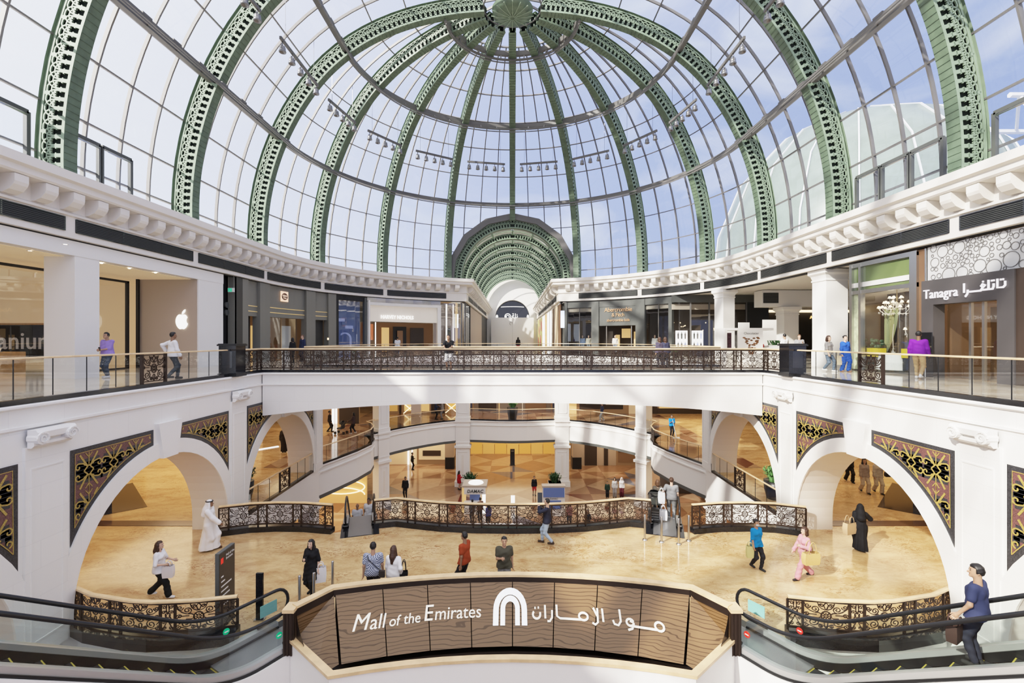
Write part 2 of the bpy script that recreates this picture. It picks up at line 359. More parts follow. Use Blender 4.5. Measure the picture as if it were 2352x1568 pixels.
# --- arcade walls
def side_wall(sx, name):
    mb = MB(); X, XB = sx * XW, sx * 12.6
    y0, y1 = 1.2, 27.0; ztop, zj = 0., L2
    ys = [y0] + [y for c in ARCH_Y for y in (c - AR, c + AR)] + [y1]
    for i in range(0, len(ys), 2):                                    # solid piers
        for xx in (X, XB): mb.quad((xx, ys[i], zj), (xx, ys[i + 1], zj), (xx, ys[i + 1], ztop), (xx, ys[i], ztop))
        if i == len(ys) - 2: mb.quad((X, y1, zj), (XB, y1, zj), (XB, y1, ztop), (X, y1, ztop))
    N = 28
    for c in ARCH_Y:
        arc = [(c - AR * cos(pi * k / N), ASP + AR * sin(pi * k / N)) for k in range(N + 1)]
        for (a, za), (b, zb) in zip(arc, arc[1:]):
            for xx in (X, XB): mb.quad((xx, a, za), (xx, b, zb), (xx, b, ztop), (xx, a, ztop))
    wall = struct(mb.build(name, M['wall_yz']))
    mb = MB()
    for c in ARCH_Y:                                                  # soffits of the arches
        arc = [(c - AR, zj)] + [(c - AR * cos(pi * k / N), ASP + AR * sin(pi * k / N)) for k in range(N + 1)] + [(c + AR, zj)]
        for (a, za), (b, zb) in zip(arc, arc[1:]): mb.quad((X, a, za), (XB, a, za), (XB, b, zb), (X, b, zb))
    mb.build('arch_soffit', M['ceil'], wall, smooth=True)
    for c in ARCH_Y:                                                  # raised ring of each arch and its keystone
        mb = MB(); e = X - sx * .05
        for k in range(N):
            t0, t1 = pi * k / N, pi * (k + 1) / N
            q = [(c - r * cos(t), ASP + r * sin(t)) for r, t in ((AR - .02, t0), (AR - .02, t1), (3.72, t1), (3.72, t0))]
            mb.quad(*[(e, a, z) for a, z in q]); mb.quad(*[(xx, a, z) for xx, (a, z) in ((e, q[3]), (e, q[2]), (X, q[2]), (X, q[3]))]); mb.quad(*[(xx, a, z) for xx, (a, z) in ((e, q[0]), (e, q[1]), (X, q[1]), (X, q[0]))])
        for s2 in (-1, 1):
            for r0 in (AR - .02,):
                a0, a1 = c + s2 * (AR - .02), c + s2 * 3.72
                mb.quad((e, a0, zj), (e, a1, zj), (e, a1, ASP), (e, a0, ASP)); mb.quad((e, a1, zj), (X, a1, zj), (X, a1, ASP), (e, a1, ASP))
        mb.build('archivolt', panel_mats['ring'], wall)
        mb = MB(); pts = [(c - .32, ASP + AR - .06), (c + .32, ASP + AR - .06), (c + .52, -1.16), (c - .52, -1.16)]
        mb.prism(pts, 'x', min(X, X - sx * .16), max(X, X - sx * .16)); mb.build('keystone', M['white'], wall)
    for c in [3.34] + [a + 3.935 for a in ARCH_Y]:                    # pilasters
        mb = MB(); e0, e1 = sorted((X, X - sx * .07))
        mb.box((e0, c - .52, zj), (e1, c + .52, -1.0)); 
        e0, e1 = sorted((X - sx * .06, X - sx * .085)); 
        for (ya, yb, za, zb) in ((c - .40, c - .36, -5.6, -1.5), (c + .36, c + .40, -5.6, -1.5), (c - .36, c + .36, -1.54, -1.5), (c - .36, c + .36, -5.6, -5.56)): mb.box((e0, ya, za), (e1, yb, zb))
        mb.build('pilaster', M['wall_yz'], wall)
        mb = MB(); capital(mb, X, sx, c); mb.build('capital', M['white'], wall, smooth=False)
    mb = MB()                                                         # mouldings along the upper edge
    path = [(X, -6), (X, BRY0)] if sx < 0 else [(X, BRY0), (X, -6)]
    mb.sweep(path, [(0, 0), (-.07, 0), (-.09, -.03), (-.09, -.07), (-.04, -.10), (0, -.12)]); mb.sweep(path, [(0, -.49), (-.05, -.50), (-.05, -.56), (0, -.60)])
    mb.build('moulding', M['white'], wall)
    mb = MB(); mb.quad((X, -6, 0), (X, y0, 0), (X, y0, zj - 2), (X, -6, zj - 2)); mb.quad((X, y0, zj), (X, 27, zj), (X, 27, zj - 1.9), (X, y0, zj - 1.9)); mb.build('fascia', M['white'], wall)
    return wall
def capital(mb, X, sx, c):
    o = X - sx * .07
    prof = [(0, -1.02), (-.10, -1.02), (-.16, -.96), (-.16, -.90), (-.10, -.86), (-.10, -.84), (-.22, -.80), (-.24, -.66), (-.20, -.60), (0, -.60)]
    pts = [(o + sx * a, z) for a, z in prof]
    mb.prism(pts, 'y', c - .48, c + .48)
    for s2 in (-1, 1):                                                # rolled volutes at both ends
        yy = c + s2 * .36
        for k in range(22):
            t0, t1 = k * .5, (k + 1) * .5; r0, r1 = .15 * (1 - t0 / 12), .15 * (1 - t1 / 12)
            p = (o - sx * .27, yy + s2 * r0 * cos(t0), -.80 + r0 * sin(t0)); q = (o - sx * .27, yy + s2 * r1 * cos(t1), -.80 + r1 * sin(t1))
            mb.obox(p, q, .035, .035, up=(1, 0, 0))
        mb.tube([(o, yy, -.8), (o - sx * .26, yy, -.8)], .15, 12)
panel_mats = {'ring': panel_mat('white_ring_stone', WHITE, 'yz', 1.1, .8, line=.93)}
side_wall(-1, 'wall_left'); side_wall(1, 'wall_right')

# --- upper bridge
mb = MB(); N = 24; XV = XW - .04
def brz(x): return -1.36 - .58 * (abs(x) / XW) ** 2.4
for yy in (BRY0, BRY1):
    for k in range(N):
        a, b = -XV + 2 * XV * k / N, -XV + 2 * XV * (k + 1) / N
        mb.quad((a, yy, 0), (b, yy, 0), (b, yy, brz(b)), (a, yy, brz(a)))
for k in range(N):
    a, b = -XV + 2 * XV * k / N, -XV + 2 * XV * (k + 1) / N
    mb.quad((a, BRY0, brz(a)), (b, BRY0, brz(b)), (b, BRY1, brz(b)), (a, BRY1, brz(a)))
br = struct(mb.build('wall_bridge', M['wall_xz']))
mb = MB(); P = [(XV, BRY0), (-XV, BRY0)]
mb.sweep(P, [(0, 0), (.07, 0), (.09, -.03), (.09, -.07), (.04, -.10), (0, -.12)]); mb.sweep(P, [(0, -.49), (.05, -.50), (.05, -.56), (0, -.60)]); mb.build('moulding', M['white'], br)
# upper ring fascia round the second void
mb = MB(); mb.sweep(UPV, [(0, 0), (0, -1.45)], closeprof=False); mb.sweep(UPV, [(0, 0), (-.06, 0), (-.06, -.1), (0, -.12)]); struct(mb.build('trim_1', M['white']))
# gallery ring fascia with its mouldings and the dark edge under it
for i, pth in enumerate((BULGE, RINGL, RINGC, mir(RINGL), mir(BULGE))):
    mb = MB(); mb.sweep(pth, [(0, L2), (-.10, L2), (-.10, L2 - .08), (-.03, L2 - .18), (-.03, L2 - .36), (-.07, L2 - .38), (-.07, L2 - .46), (0, L2 - .5), (0, L2 - 1.86), (.3, L2 - 1.86), (.3, L2)])
    o = struct(mb.build('trim_%d' % (i + 2), M['white'], smooth=False))
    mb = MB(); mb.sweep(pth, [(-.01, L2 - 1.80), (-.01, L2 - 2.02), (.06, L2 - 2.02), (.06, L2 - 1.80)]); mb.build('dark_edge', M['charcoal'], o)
# piers round the second void, two storeys
def pier(x, y, rz, name, w=1.25):
    mb = MB(); h = w / 2
    mb.box((-h, -.35, L1), (h, .5, -.2))
    for z0, z1, e in ((L1, L1 + .5, .1), (L2 - 2.0, L2 - 1.9, .03), (L2 - .5, L2 - .38, .05), (L2 - .1, L2 + .02, .09), (L2 + .02, L2 + .35, .05), (L1 + 3.55, L1 + 3.75, .12), (-1.0, -.8, .08)):
        mb.box((-h - e, -.35 - e, z0), (h + e, .5, z1))
    for z0, z1 in ((L1 + .9, L1 + 3.2), (L2 + .7, -1.5)):
        for a, b, c, d in ((-h + .2, -h + .24, z0, z1), (h - .24, h - .2, z0, z1), (-h + .2, h - .2, z1 - .04, z1), (-h + .2, h - .2, z0, z0 + .04)): mb.box((a, -.375, c), (b, -.35, d))
    o = struct(mb.build(name, M['white'], loc=(x, y, 0)));
    mb2 = MB(); mb2.box((-.10, -.36, L1 + 1.2), (.10, -.352, L1 + 2.9)); mb2.build('inset', M['cornice'], o)
    o.rotation_euler = (0, 0, rz); return o
for sx in (-1, 1):
    pier(sx * 4.55, 43.1, 0, 'pier_inner'); pier(sx * 10.55, 37.75, sx * -R(50), 'pier_outer', 1.0); pier(sx * 11.75, 27.2, sx * R(-90), 'pier_wall', .8)

# --- cornice
def corn_path():
    a0 = math.acos(XC / XF)
    left = [(-XF, -14), (-XF, D0)] + [(-XF * cos(R(a)), D0 + XF * sin(R(a))) for a in range(2, 90, 2) if XF * cos(R(a)) > XC + .3] + [(-XC, D0 + XF * sin(a0)), (-XC, YE)]
    return left
CP = corn_path()
CPROF = [(0, 5.22), (-.25, 5.22), (-.25, 5.99), (-.34, 6.01), (-.34, 6.09), (-.26, 6.14), (-.26, 6.74), (-.80, 6.78), (-.86, 6.84), (-.86, 7.02), (-1.0, 7.08), (-1.0, 7.38), (1.2, 7.42), (1.2, 7.3), (0, 7.3)]
def along(path, s):
    for (a, b) in zip(path, path[1:]):
        d = sqrt((b[0] - a[0]) ** 2 + (b[1] - a[1]) ** 2)
        if s <= d: return (a[0] + (b[0] - a[0]) * s / d, a[1] + (b[1] - a[1]) * s / d, atan2(b[1] - a[1], b[0] - a[0]))
        s -= d
    return None
def plen(path): return sum(sqrt((b[0] - a[0]) ** 2 + (b[1] - a[1]) ** 2) for a, b in zip(path, path[1:]))
mb = MB(); bp = [(.0, 6.16), (.12, 6.16), (.34, 6.26), (.48, 6.42), (.52, 6.52), (.52, 6.76), (0, 6.76)]
mb.prism([(-z1, z2) for z1, z2 in bp], 'x', -.22, .22); bracket_me = mb.mesh('bracket', M['cornice'])
ln = plen(CP[:-1]); 
for side, nm in ((1, 'trim_8'), (-1, 'trim_9')):
    path = CP if side == 1 else [(-x, y) for x, y in reversed(CP)]
    mb = MB(); mb.sweep(path, CPROF if side == 1 else CPROF); o = struct(mb.build(nm, M['cornice']))
    s = 14.0
    while s < ln - .3:
        x, y, a = along(CP, s); nx, ny = sin(a), -cos(a)
        b = ob('bracket', bracket_me, o, (side * (x + nx * .26), y + ny * .26, 0)); b.rotation_euler = (0, 0, side * a); s += 1.0
    # corridor run of the cornice carries finer brackets
    x0, y0 = CP[-2]
    for k in range(28):
        b = ob('bracket', bracket_me, o, (side * (x0 + .26), y0 + 1.3 + k * 1.4, 0)); b.rotation_euler = (0, 0, side * pi / 2)
    # dark slot under the cornice
    mb = MB(); mb.sweep(path, [(-.02, 5.16), (-.02, 5.23), (.3, 5.23), (.3, 5.16)]); mb.build('shadow_gap', M['black'], o)
# --- air grilles on the cornice
def vent(label, pts):
    """pts: plan points along the fascia face"""
    t = thing('air_grille', label, 'vent', (pts[0][0], pts[0][1], 5.7), group='long dark air grilles under the cornice')
    L = [(x - pts[0][0], y - pts[0][1]) for x, y in pts]; g = []
    mb = MB(); mb.sweep(L, [(0, -.27), (-.022, -.27), (-.022, .24), (0, .24)]); mb.build('backing', M['black'], t)
    mb = MB()
    for z in (-.27, .22): mb.sweep(L, [(-.012, z), (-.045, z), (-.045, z + .025), (-.012, z + .025)])
    for k in (0, len(L) - 1, len(L) // 3, 2 * len(L) // 3):
        mb.cbox((L[k][0], L[k][1], -.012), (.05, .05, .5))
    mb.build('frame', M['dkglass'], t)
    mb = MB()
    for i in range(7): mb.sweep(L, [(-.02, -.21 + i * .062), (-.04, -.225 + i * .062), (-.04, -.215 + i * .062), (-.02, -.2 + i * .062)])
    mb.build('slats', M['charcoal'], t)
RF = XF - .25
ORD = ['first', 'second', 'third', 'fourth', 'fifth', 'sixth', 'seventh', 'eighth', 'ninth', 'tenth']
for sx, what in ((-1, 'the shaded cornice'), (1, 'the sunlit cornice')):
    n = 0
    for k in range(3):
        y1, y0 = D0 - 6.8 * k - .22, D0 - 6.8 * (k + 1) + .22
        pp = [(sx * RF, y0 + (y1 - y0) * j / 6) for j in range(7)]
        vent('black slatted air grille on %s, %s one from the round end\'s start' % (what, ORD[k]), pp if sx < 0 else pp[::-1])
    for k in range(3):
        a0, a1 = R(22.5 * k + .8), R(22.5 * (k + 1) - .8)
        if k == 2: a1 = R(66.5)
        pp = [(sx * RF * cos(a0 + (a1 - a0) * j / 8), D0 + RF * sin(a0 + (a1 - a0) * j / 8)) for j in range(9)]
        vent('curved black air grille on %s, %s one round the bend' % (what, ORD[k]), pp if sx < 0 else pp[::-1])
    for k in range(5):
        y0 = 48.5 + k * 6.6; pp = [(sx * (XC - .25), y0 + j * 2.) for j in range(4)]
        vent('small dark air grille above %s corridor shops, %s one in' % ('the beige' if sx < 0 else 'the bright', ORD[k]), pp if sx < 0 else pp[::-1])
# ------------------------------------------------------------------ glass roof: half dome on the round end, barrel over the nave
ZC = 8.05                      # springing height of the ribs
def rin(t):
    s = min(1, max(0, (t - R(38)) / R(52))); s = s * s * (3 - 2 * s)
    return 16.25 - 1.4 * s
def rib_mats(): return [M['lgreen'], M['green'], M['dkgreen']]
def pol(r, t): return (r * cos(t), r * sin(t))
def make_rib_meshes(t0, t1, rfun, depth, half, per, flat=False):
    """one quarter rib in its own x-z plane: pierced side screens, soffit plates, outer flange, dark web"""
    n = max(6, int((t1 - t0) * rfun(t0) / per)); out = {}
    dt = (t1 - t0) / n
    for sgn, nm in ((-1, 'side_screen'), (1, 'side_screen')):
        mb = MB(); y0, y1 = (sgn * half, sgn * (half - .05))
        def face(pts):                                           # thin plate from (r,t) outline
            v = [(pol(r, t)[0], y0, pol(r, t)[1]) for r, t in pts]; w = [(pol(r, t)[0], y1, pol(r, t)[1]) for r, t in pts]; k = len(pts)
            mb.add(v + w, [tuple(range(k)), tuple(range(k, 2 * k))[::-1]] + [(i, (i + 1) % k, k + (i + 1) % k, k + i) for i in range(k)])
        for i in range(n):
            ta, tb = t0 + i * dt, t0 + (i + 1) * dt; tm = (ta + tb) / 2; ri = rfun(tm); w = dt
            face([(ri, ta), (ri, tb), (ri + .13, tb), (ri + .13, ta)])                                   # inner band
            face([(ri + depth - .09, ta), (ri + depth - .09, tb), (ri + depth, tb), (ri + depth, ta)])   # outer band
            face([(ri + .13, ta - w * .21), (ri + .13, ta + w * .21), (ri + .50 * depth, ta + w * .18), (ri + .50 * depth, ta - w * .18)])   # bars between the long slots
            face([(ri + .30 * depth, ta - w * .29), (ri + .30 * depth, ta + w * .29), (ri + .35 * depth, ta + w * .29), (ri + .35 * depth, ta - w * .29)])
            ring = 7                                             # interlaced arcs: one over each slot, wide ones over two bays
            for span, ht, th, cc in ((1.0, .40, .05, ta), (.70, .22, .045, ta), (.40, .12, .05, tm)):
                for k in range(ring):
                    u0, u1 = pi * k / ring, pi * (k + 1) / ring
                    def pt(u, d): return (ri + .48 * depth + (ht * depth - d) * sin(u), cc - (w * span - d / ri) * cos(u))
                    face([pt(u0, 0), pt(u1, 0), pt(u1, th), pt(u0, th)])
            if i % 4 == 0:
                face([(ri + .70 * depth, tm), (ri + .82 * depth, tm + w * .3), (ri + .97 * depth, tm), (ri + .82 * depth, tm - w * .3)])
        out.setdefault(nm, []).append(mb.mesh(nm, M['lgreen']))
    def strip(rf, ya, yb, nn):
        mb = MB()
        for i in range(nn):
            a, b = t0 + (t1 - t0) * i / nn, t0 + (t1 - t0) * (i + 1) / nn; ra, rb = rf(a), rf(b)
            mb.quad((pol(ra, a)[0], ya, pol(ra, a)[1]), (pol(ra, a)[0], yb, pol(ra, a)[1]), (pol(rb, b)[0], yb, pol(rb, b)[1]), (pol(rb, b)[0], ya, pol(rb, b)[1]))
        return mb
    mb = strip(lambda t: rfun(t) - .01, -half - .03, half + .03, n)
    gap = MB()
    for i in range(int(n * 1.3)):                               # lapped plates: a lip at every joint
        a = t0 + (t1 - t0) * i / int(n * 1.3); r = rfun(a) - .012
        p0, p1 = pol(r, a), pol(r - .02, a)
        mb.add([(p0[0], -half - .03, p0[1]), (p0[0], half + .03, p0[1]), (p1[0], half + .03, p1[1]), (p1[0], -half - .03, p1[1])], [(0, 1, 2, 3)])
    out['soffit'] = [mb.mesh('soffit', M['green'])]
    mb = strip(lambda t: rfun(t) + depth, -half - .02, half + .02, 24); mb2 = strip(lambda t: rfun(t) + depth + .12, -half - .02, half + .02, 24)
    mb.add(mb2.v, mb2.f); out['outer_flange'] = [mb.mesh('outer_flange', M['lgreen'])]
    mb = MB(); nn = 24
    for i in range(nn):
        a, b = t0 + (t1 - t0) * i / nn, t0 + (t1 - t0) * (i + 1) / nn
        q = [(rfun(a) + .17, a), (rfun(b) + .17, b), (rfun(b) + depth, b), (rfun(a) + depth, a)]
        for yy in (-half * .45, half * .45): mb.add([(pol(r, t)[0], yy, pol(r, t)[1]) for r, t in q], [(0, 1, 2, 3)])
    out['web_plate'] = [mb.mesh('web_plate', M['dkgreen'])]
    return out
RD, RH = .95, .24
def put_rib(t, meshes, rz, loc):
    for nm, lst in meshes.items():
        for me in lst:
            o = ob(nm, me, t); o.location = loc; o.rotation_euler = (0, 0, rz)
QR = make_rib_meshes(R(-2), R(82.9), rin, RD, RH, .33)
CR = make_rib_meshes(R(18.5), R(82.9), rin, RD, RH, .33)       # the middle rib stops at the corridor vault
G = 'green lattice ribs of the glass roof'
for k in range(-3, 4):
    th = k * 22.5; side = 'shaded' if k < 0 else 'sunlit'
    lab = 'central green lattice rib coming down to the top of the corridor vault' if k == 0 else 'curved green lattice dome rib, %s one from the central rib on the %s half' % (ORD[abs(k) - 1], side)
    t = thing('dome_rib', lab, 'roof rib', (0, D0, ZC), group=G)
    put_rib(t, CR if k == 0 else QR, pi / 2 - R(th), (0, 0, 0))
NAMES = ['broad green lattice arch crossing at the mouth of the half dome', 'broad green lattice arch, next one out from the half dome', 'nearer green lattice arch cut off by the top of the view', 'green lattice arch overhead, out past the view']
for k, y in enumerate(RIBY[:6]):
    t = thing('roof_arch', NAMES[k], 'roof rib', (0, y, ZC), group=G) if k < 3 else struct(ob('trim_%d' % (50 + k), None, None, (0, y, ZC)))
    for rz in (0, pi): put_rib(t, QR, rz, (0, 0, 0))
# hub where the ribs meet
t = thing('dome_hub', 'round green hub plate where all the dome ribs meet', 'roof hub', (0, D0, ZC))
MB().lathe((0, 0, 0), [(.0, 14.55), (.95, 14.62), (1.3, 14.8), (1.35, 15.1)], 32).build('hub_plate', M['green'], t, smooth=True)
mb = MB()
for k in range(16): a = 2 * pi * k / 16; mb.obox((.15 * cos(a), .15 * sin(a), 14.54), (1.4 * cos(a), 1.4 * sin(a), 14.68), .05, .04)
mb.build('hub_spokes', M['lgreen'], t)
mb = MB()
for k in range(32): a = 2 * pi * k / 32; mb.tube([(1.9 * cos(a), 1.9 * sin(a), 15.2), (1.9 * cos(a + .2), 1.9 * sin(a + .2), 15.2)], .05, 5)
mb.build('hub_ring', M['mullion'], t)
# glazing
def rg(t): return rin(t) + RD + .16
TL = [R(a) for a in (-6, 1, 7.2, 15.2, 23.4, 31.9, 40.3, 48.5, 57, 65.2, 73, 81, 88.5)]
VR = 6.25; VZ = 7.45            # corridor vault radius / springing
def in_vault(x, z): return x * x + (z - VZ) ** 2 < VR * VR or (abs(x) < VR and z < VZ)
wn = [0]
def bay(fn, npan, desc, cut=False, bars='mullion'):
    """fn(u,t) -> point; u across the bay 0..1, t elevation"""
    wn[0] += 1; g = MB(); m = MB(); p = MB()
    sub = 3
    tt = [a + (b - a) * j / sub for a, b in zip(TL, TL[1:]) for j in range(sub)] + [TL[-1]]
    us = [i / (npan * 2) for i in range(npan * 2 + 1)]
    for a, b in zip(tt, tt[1:]):
        for u, w in zip(us, us[1:]):
            q = [fn(u, a), fn(w, a), fn(w, b), fn(u, b)]
            if cut and all(in_vault(x[0], x[2]) for x in q): continue
            if cut and any(in_vault(x[0], x[2]) for x in q) : pass
            g.quad(*q)
    for i in range(1, npan):
        u = i / npan
        for a, b in zip(tt, tt[1:]):
            if i % 2 and a > R(72): continue
            A, B = fn(u, a), fn(u, b)
            if cut and in_vault((A[0] + B[0]) / 2, (A[2] + B[2]) / 2): continue
            nx = Vector(fn(u, a)) - Vector((0, D0, ZC)) if A[1] > D0 else Vector((A[0], 0, A[2] - ZC))
            m.obox(A, B, .075, .16, up=nx.normalized())
    for j, a in enumerate(TL[1:-1]):
        big = j in (3, 6, 9)
        for u, w in zip(us, us[1:]):
            A, B = fn(u, a), fn(w, a)
            if cut and in_vault((A[0] + B[0]) / 2, (A[2] + B[2]) / 2): continue
            nx = Vector(A) - Vector((0, D0, ZC)) if A[1] > D0 else Vector((A[0], 0, A[2] - ZC))
            m.obox(A, B, .07, .13, up=nx.normalized())
    o = struct(g.build('window_%d' % wn[0], M['dome_glass'])); 
    m.build('glazing_bars', M[bars], o); return o
def apse_fn(th0, th1):
    def fn(u, t):
        th = R(th0 + (th1 - th0) * u); r = rg(t); return (r * cos(t) * sin(th), D0 + r * cos(t) * cos(th), ZC + r * sin(t))
    return fn
def barrel_fn(sx, y0, y1):
    def fn(u, t): r = rg(t); return (sx * r * cos(t), y0 + (y1 - y0) * u, ZC + r * sin(t))
    return fn
for k in range(-4, 4): bay(apse_fn(22.5 * k, 22.5 * (k + 1)), 4, '', cut=k in (-1, 0), bars='mullion_lit' if k < -1 else 'mullion')
for k in range(6):
    for sx in (-1, 1): bay(barrel_fn(sx, RIBY[k], RIBY[k + 1]), 4, '', bars='mullion_lit' if sx < 0 else 'mullion')
# ring beams: a flat girder against the glass and a pair of pipes under the ribs
tn = 10
for nm, a in (('low', R(23.4)), ('middle', R(48.5)), ('top', R(73))):
    r = rin(a) + .45; rr, z = r * cos(a), ZC + r * sin(a); N = 48
    path = [(-rr, -10.), (-rr, D0)] + [(-rr * cos(pi * k / N), D0 + rr * sin(pi * k / N)) for k in range(1, N)] + [(rr, D0), (rr, -10.)]
    if nm == 'top': 
        path = [(-rr * cos(pi * k / N), D0 + rr * sin(pi * k / N)) for k in range(N + 1)]
    h = .17
    mb = MB(); mb.sweep(path, [(.12, z - h), (-.12, z - h), (-.12, z + h), (.12, z + h)])
    o = struct(mb.build('trim_%d' % tn, M['mullion'])); tn += 1
    r2 = rin(a) - .12; q = [(x * (r2 * cos(a)) / rr, (D0 + (y - D0) * (r2 * cos(a)) / rr) if y > D0 else y) for x, y in path]
    zz = ZC + r2 * sin(a)
    mb = MB()
    mb.sweep(q, [(.07, zz - .07), (-.07, zz - .07), (-.07, zz + .05), (.07, zz + .05)])
    mb.sweep([(x * .992, y) for x, y in q], [(.035, zz - .27), (-.035, zz - .27), (-.035, zz - .2), (.035, zz - .2)])
    for i in range(1, len(q) - 1, 2): mb.obox((q[i][0], q[i][1], zz), (path[i][0], path[i][1], z), .08, .08)
    if nm != 'top':
        for sx in (-1, 1):
            yy = -6.
            while yy < D0: mb.obox((sx * r2 * cos(a), yy, zz), (sx * rr, yy, z), .08, .1); mb.cbox((sx * r2 * cos(a), yy + 1.1, zz + .07), (.16, .5, .1)); yy += 1.7
    mb.build('pipe_rail', M['mullion'], o)
    if nm == 'middle': RINGM = (r2 * cos(a), zz)
# low opening vents with dark frames at the foot of the glass
for sx in (-1, 1):
    k = 0
    for y0, y1 in ((21.9, 23.4), (20.3, 21.8), (18.7, 20.2), (14.8, 16.7)) if sx > 0 else ((21.3, 22.6), (19.6, 21.1), (18.0, 19.5), (14.6, 16.6)):
        if sx < 0 and k == 0: k += 1; continue
        t = thing('vent_window', '%s opening vent pane in a dark frame above the %s cornice' % (ORD[k], 'shaded' if sx < 0 else 'sunlit'), 'window', (sx * rg(R(-1)) * .992, y0, 7.4), group='opening vents at the foot of the glass roof')
        w = y1 - y0; mb = MB()
        for a, b in (((0, 0, 0), (0, 0, 2.15)), ((0, w, 0), (0, w, 2.15)), ((0, 0, 2.15), (0, w, 2.15)), ((0, 0, .05), (0, w, .05))): mb.obox(a, b, .14, .14)
        mb.build('frame', M['charcoal'], t)
        mb = MB(); mb.quad((.0, 0, .1), (.0, w, .1), (.0, w, 2.1), (.0, 0, 2.1)); mb.build('pane', M['dome_glass'], t)
        mb = MB(); mb.tube([(-sx * .1, .2, 2.0), (-sx * .3, w * .5, 1.9), (-sx * .1, w - .15, 2.0)], .025, 5); mb.tube([(-sx * .1, .1, 2.02), (-sx * .1, w - .1, 2.02)], .02, 5); mb.build('opener_arm', M['steel'], t)
        k += 1
# --- corridor vault
vt = MB()
for a in range(0, 180, 3):
    pass
VP = []
def vpt(r, a, y): return (-r * cos(a), y, VZ + r * sin(a))
yf = D0 + 15.6
g = MB(); NV = 8
for k in range(NV):                                            # dark faceted arch plate between dome glass and vault
    a, b = R(-6 + 192 * k / NV), R(-6 + 192 * (k + 1) / NV)
    for y0, y1, r0, r1 in ((yf - .1, yf - .1, VR - .35, VR + .25),):
        g.quad(vpt(r0, a, y0), vpt(r0, b, y0), vpt(r1, b, y1), vpt(r1, a, y1))
    g.quad(vpt(VR + .25, a, yf - .1), vpt(VR + .25, b, yf - .1), vpt(VR + .25, b, yf + 1.9), vpt(VR + .25, a, yf + 1.9))
    g.quad(vpt(VR - .35, a, yf - .1), vpt(VR - .35, b, yf - .1), vpt(VR - .35, b, yf + .6), vpt(VR - .35, a, yf + .6))
t = struct(g.build('trim_%d' % tn, M['mullion'])); tn += 1
VRIB = make_rib_meshes(R(0), R(90), lambda t: 5.05, .85, .26, .27)
for k in range(9):
    y = yf + .4 + k * 5.0
    t = thing('vault_arch', 'green lattice arch of the corridor vault, %s' % ('frontmost and darkest' if k == 0 else ORD[k] + ' one in'), 'roof rib', (0, y, VZ), group='lattice arches of the corridor vault')
    for rz in (0, pi): put_rib(t, VRIB, rz, (0, 0, 0))
    if k == 8: continue
    # slatted white-and-green vault lining between two arches
    lv = MB(); pur = MB(); gl = MB()
    for j in range(8) if k < 6 else (0, 7):
        a, b = R(180 * j / 8), R(180 * (j + 1) / 8)
        for q in range(7):
            y0 = y + .5 + q * .64
            aa, bb = a + .02, b - .02; m2 = 4
            for s in range(m2):
                t0, t1 = aa + (bb - aa) * s / m2, aa + (bb - aa) * (s + 1) / m2
                lv.quad(vpt(5.8, t0, y0), vpt(5.8, t1, y0), vpt(5.62, t1, y0 + .42), vpt(5.62, t0, y0 + .42))
        pur.obox(vpt(5.55, a, y), vpt(5.55, a, y + 5), .08, .12)
    for yy in (y + 1.7, y + 3.3):
        pur.tube([vpt(5.55, R(180 * s / 24), yy) for s in range(25)], .06, 5)
    wn[0] += 1
    for s in range(12): gl.quad(vpt(6., R(15 * s), y), vpt(6., R(15 * s + 15), y), vpt(6., R(15 * s + 15), y + 5), vpt(6., R(15 * s), y + 5))
    o = struct(gl.build('window_%d' % wn[0], M['dome_glass'])); lv.build('louvre_blades', M['louvre'], o); pur.build('purlins', M['lgreen'], o)
# --- light bars hung inside the dome
lb = MB()
def light_bar(label, p, q):
    p, q = Vector(p), Vector(q); L = (q - p).length; mid = (p + q) / 2
    t = thing('spotlight_bar', label, 'spotlight bar', mid, atan2(q.y - p.y, q.x - p.x), group='spotlight bars hung in the dome')
    mb = MB(); mb.box((-L / 2, -.06, -.08), (L / 2, .06, .08)); mb.build('bar', M['mullion'], t)
    mb = MB()
    for s in (-.38, .38): mb.tube([(s * L, 0, .08), (s * L, 0, 2.6)], .012, 4)
    mb.build('cable', M['dsteel'], t)
    for i in range(5):
        s = ob('spotlight', SPOT, t, ((i - 2) * L * .225, 0, -.08))
mb = MB(); mb.tube([(0, 0, 0), (0, 0, -.22)], .03, 6); mb.tube([(-.13, 0, -.2), (.13, 0, -.2)], .025, 5); mb.lathe((0, 0, -.48), [(0, .22), (.14, .22), (.16, .1), (.16, 0), (.19, -.03), (.19, -.1), (.15, -.1), (.14, -.02), (0, 0)], 12); SPOT = mb.mesh('spotlight', M['dsteel'], True)
rh, bz = 12.4, 17.6
for k in range(-4, 4):
    th0, th1 = R(22.5 * k + 3.2), R(22.5 * (k + 1) - 3.2); z = bz
    light_bar('five-spotlight bar in the round end, %s from the middle, %s half' % (ORD[k if k >= 0 else -k - 1], 'sunlit' if k >= 0 else 'shaded'), (rh * sin(th0), D0 + rh * cos(th0), z), (rh * sin(th1), D0 + rh * cos(th1), z))
for sx in (-1, 1):
    for k in range(3):
        y1, y0 = RIBY[k] - 1.0, RIBY[k + 1] + 1.0
        light_bar('five-spotlight bar along the %s roof flank, %s bay before the round end' % ('shaded' if sx < 0 else 'sunlit', ORD[k]), (sx * rh, y0, bz), (sx * rh, y1, bz))
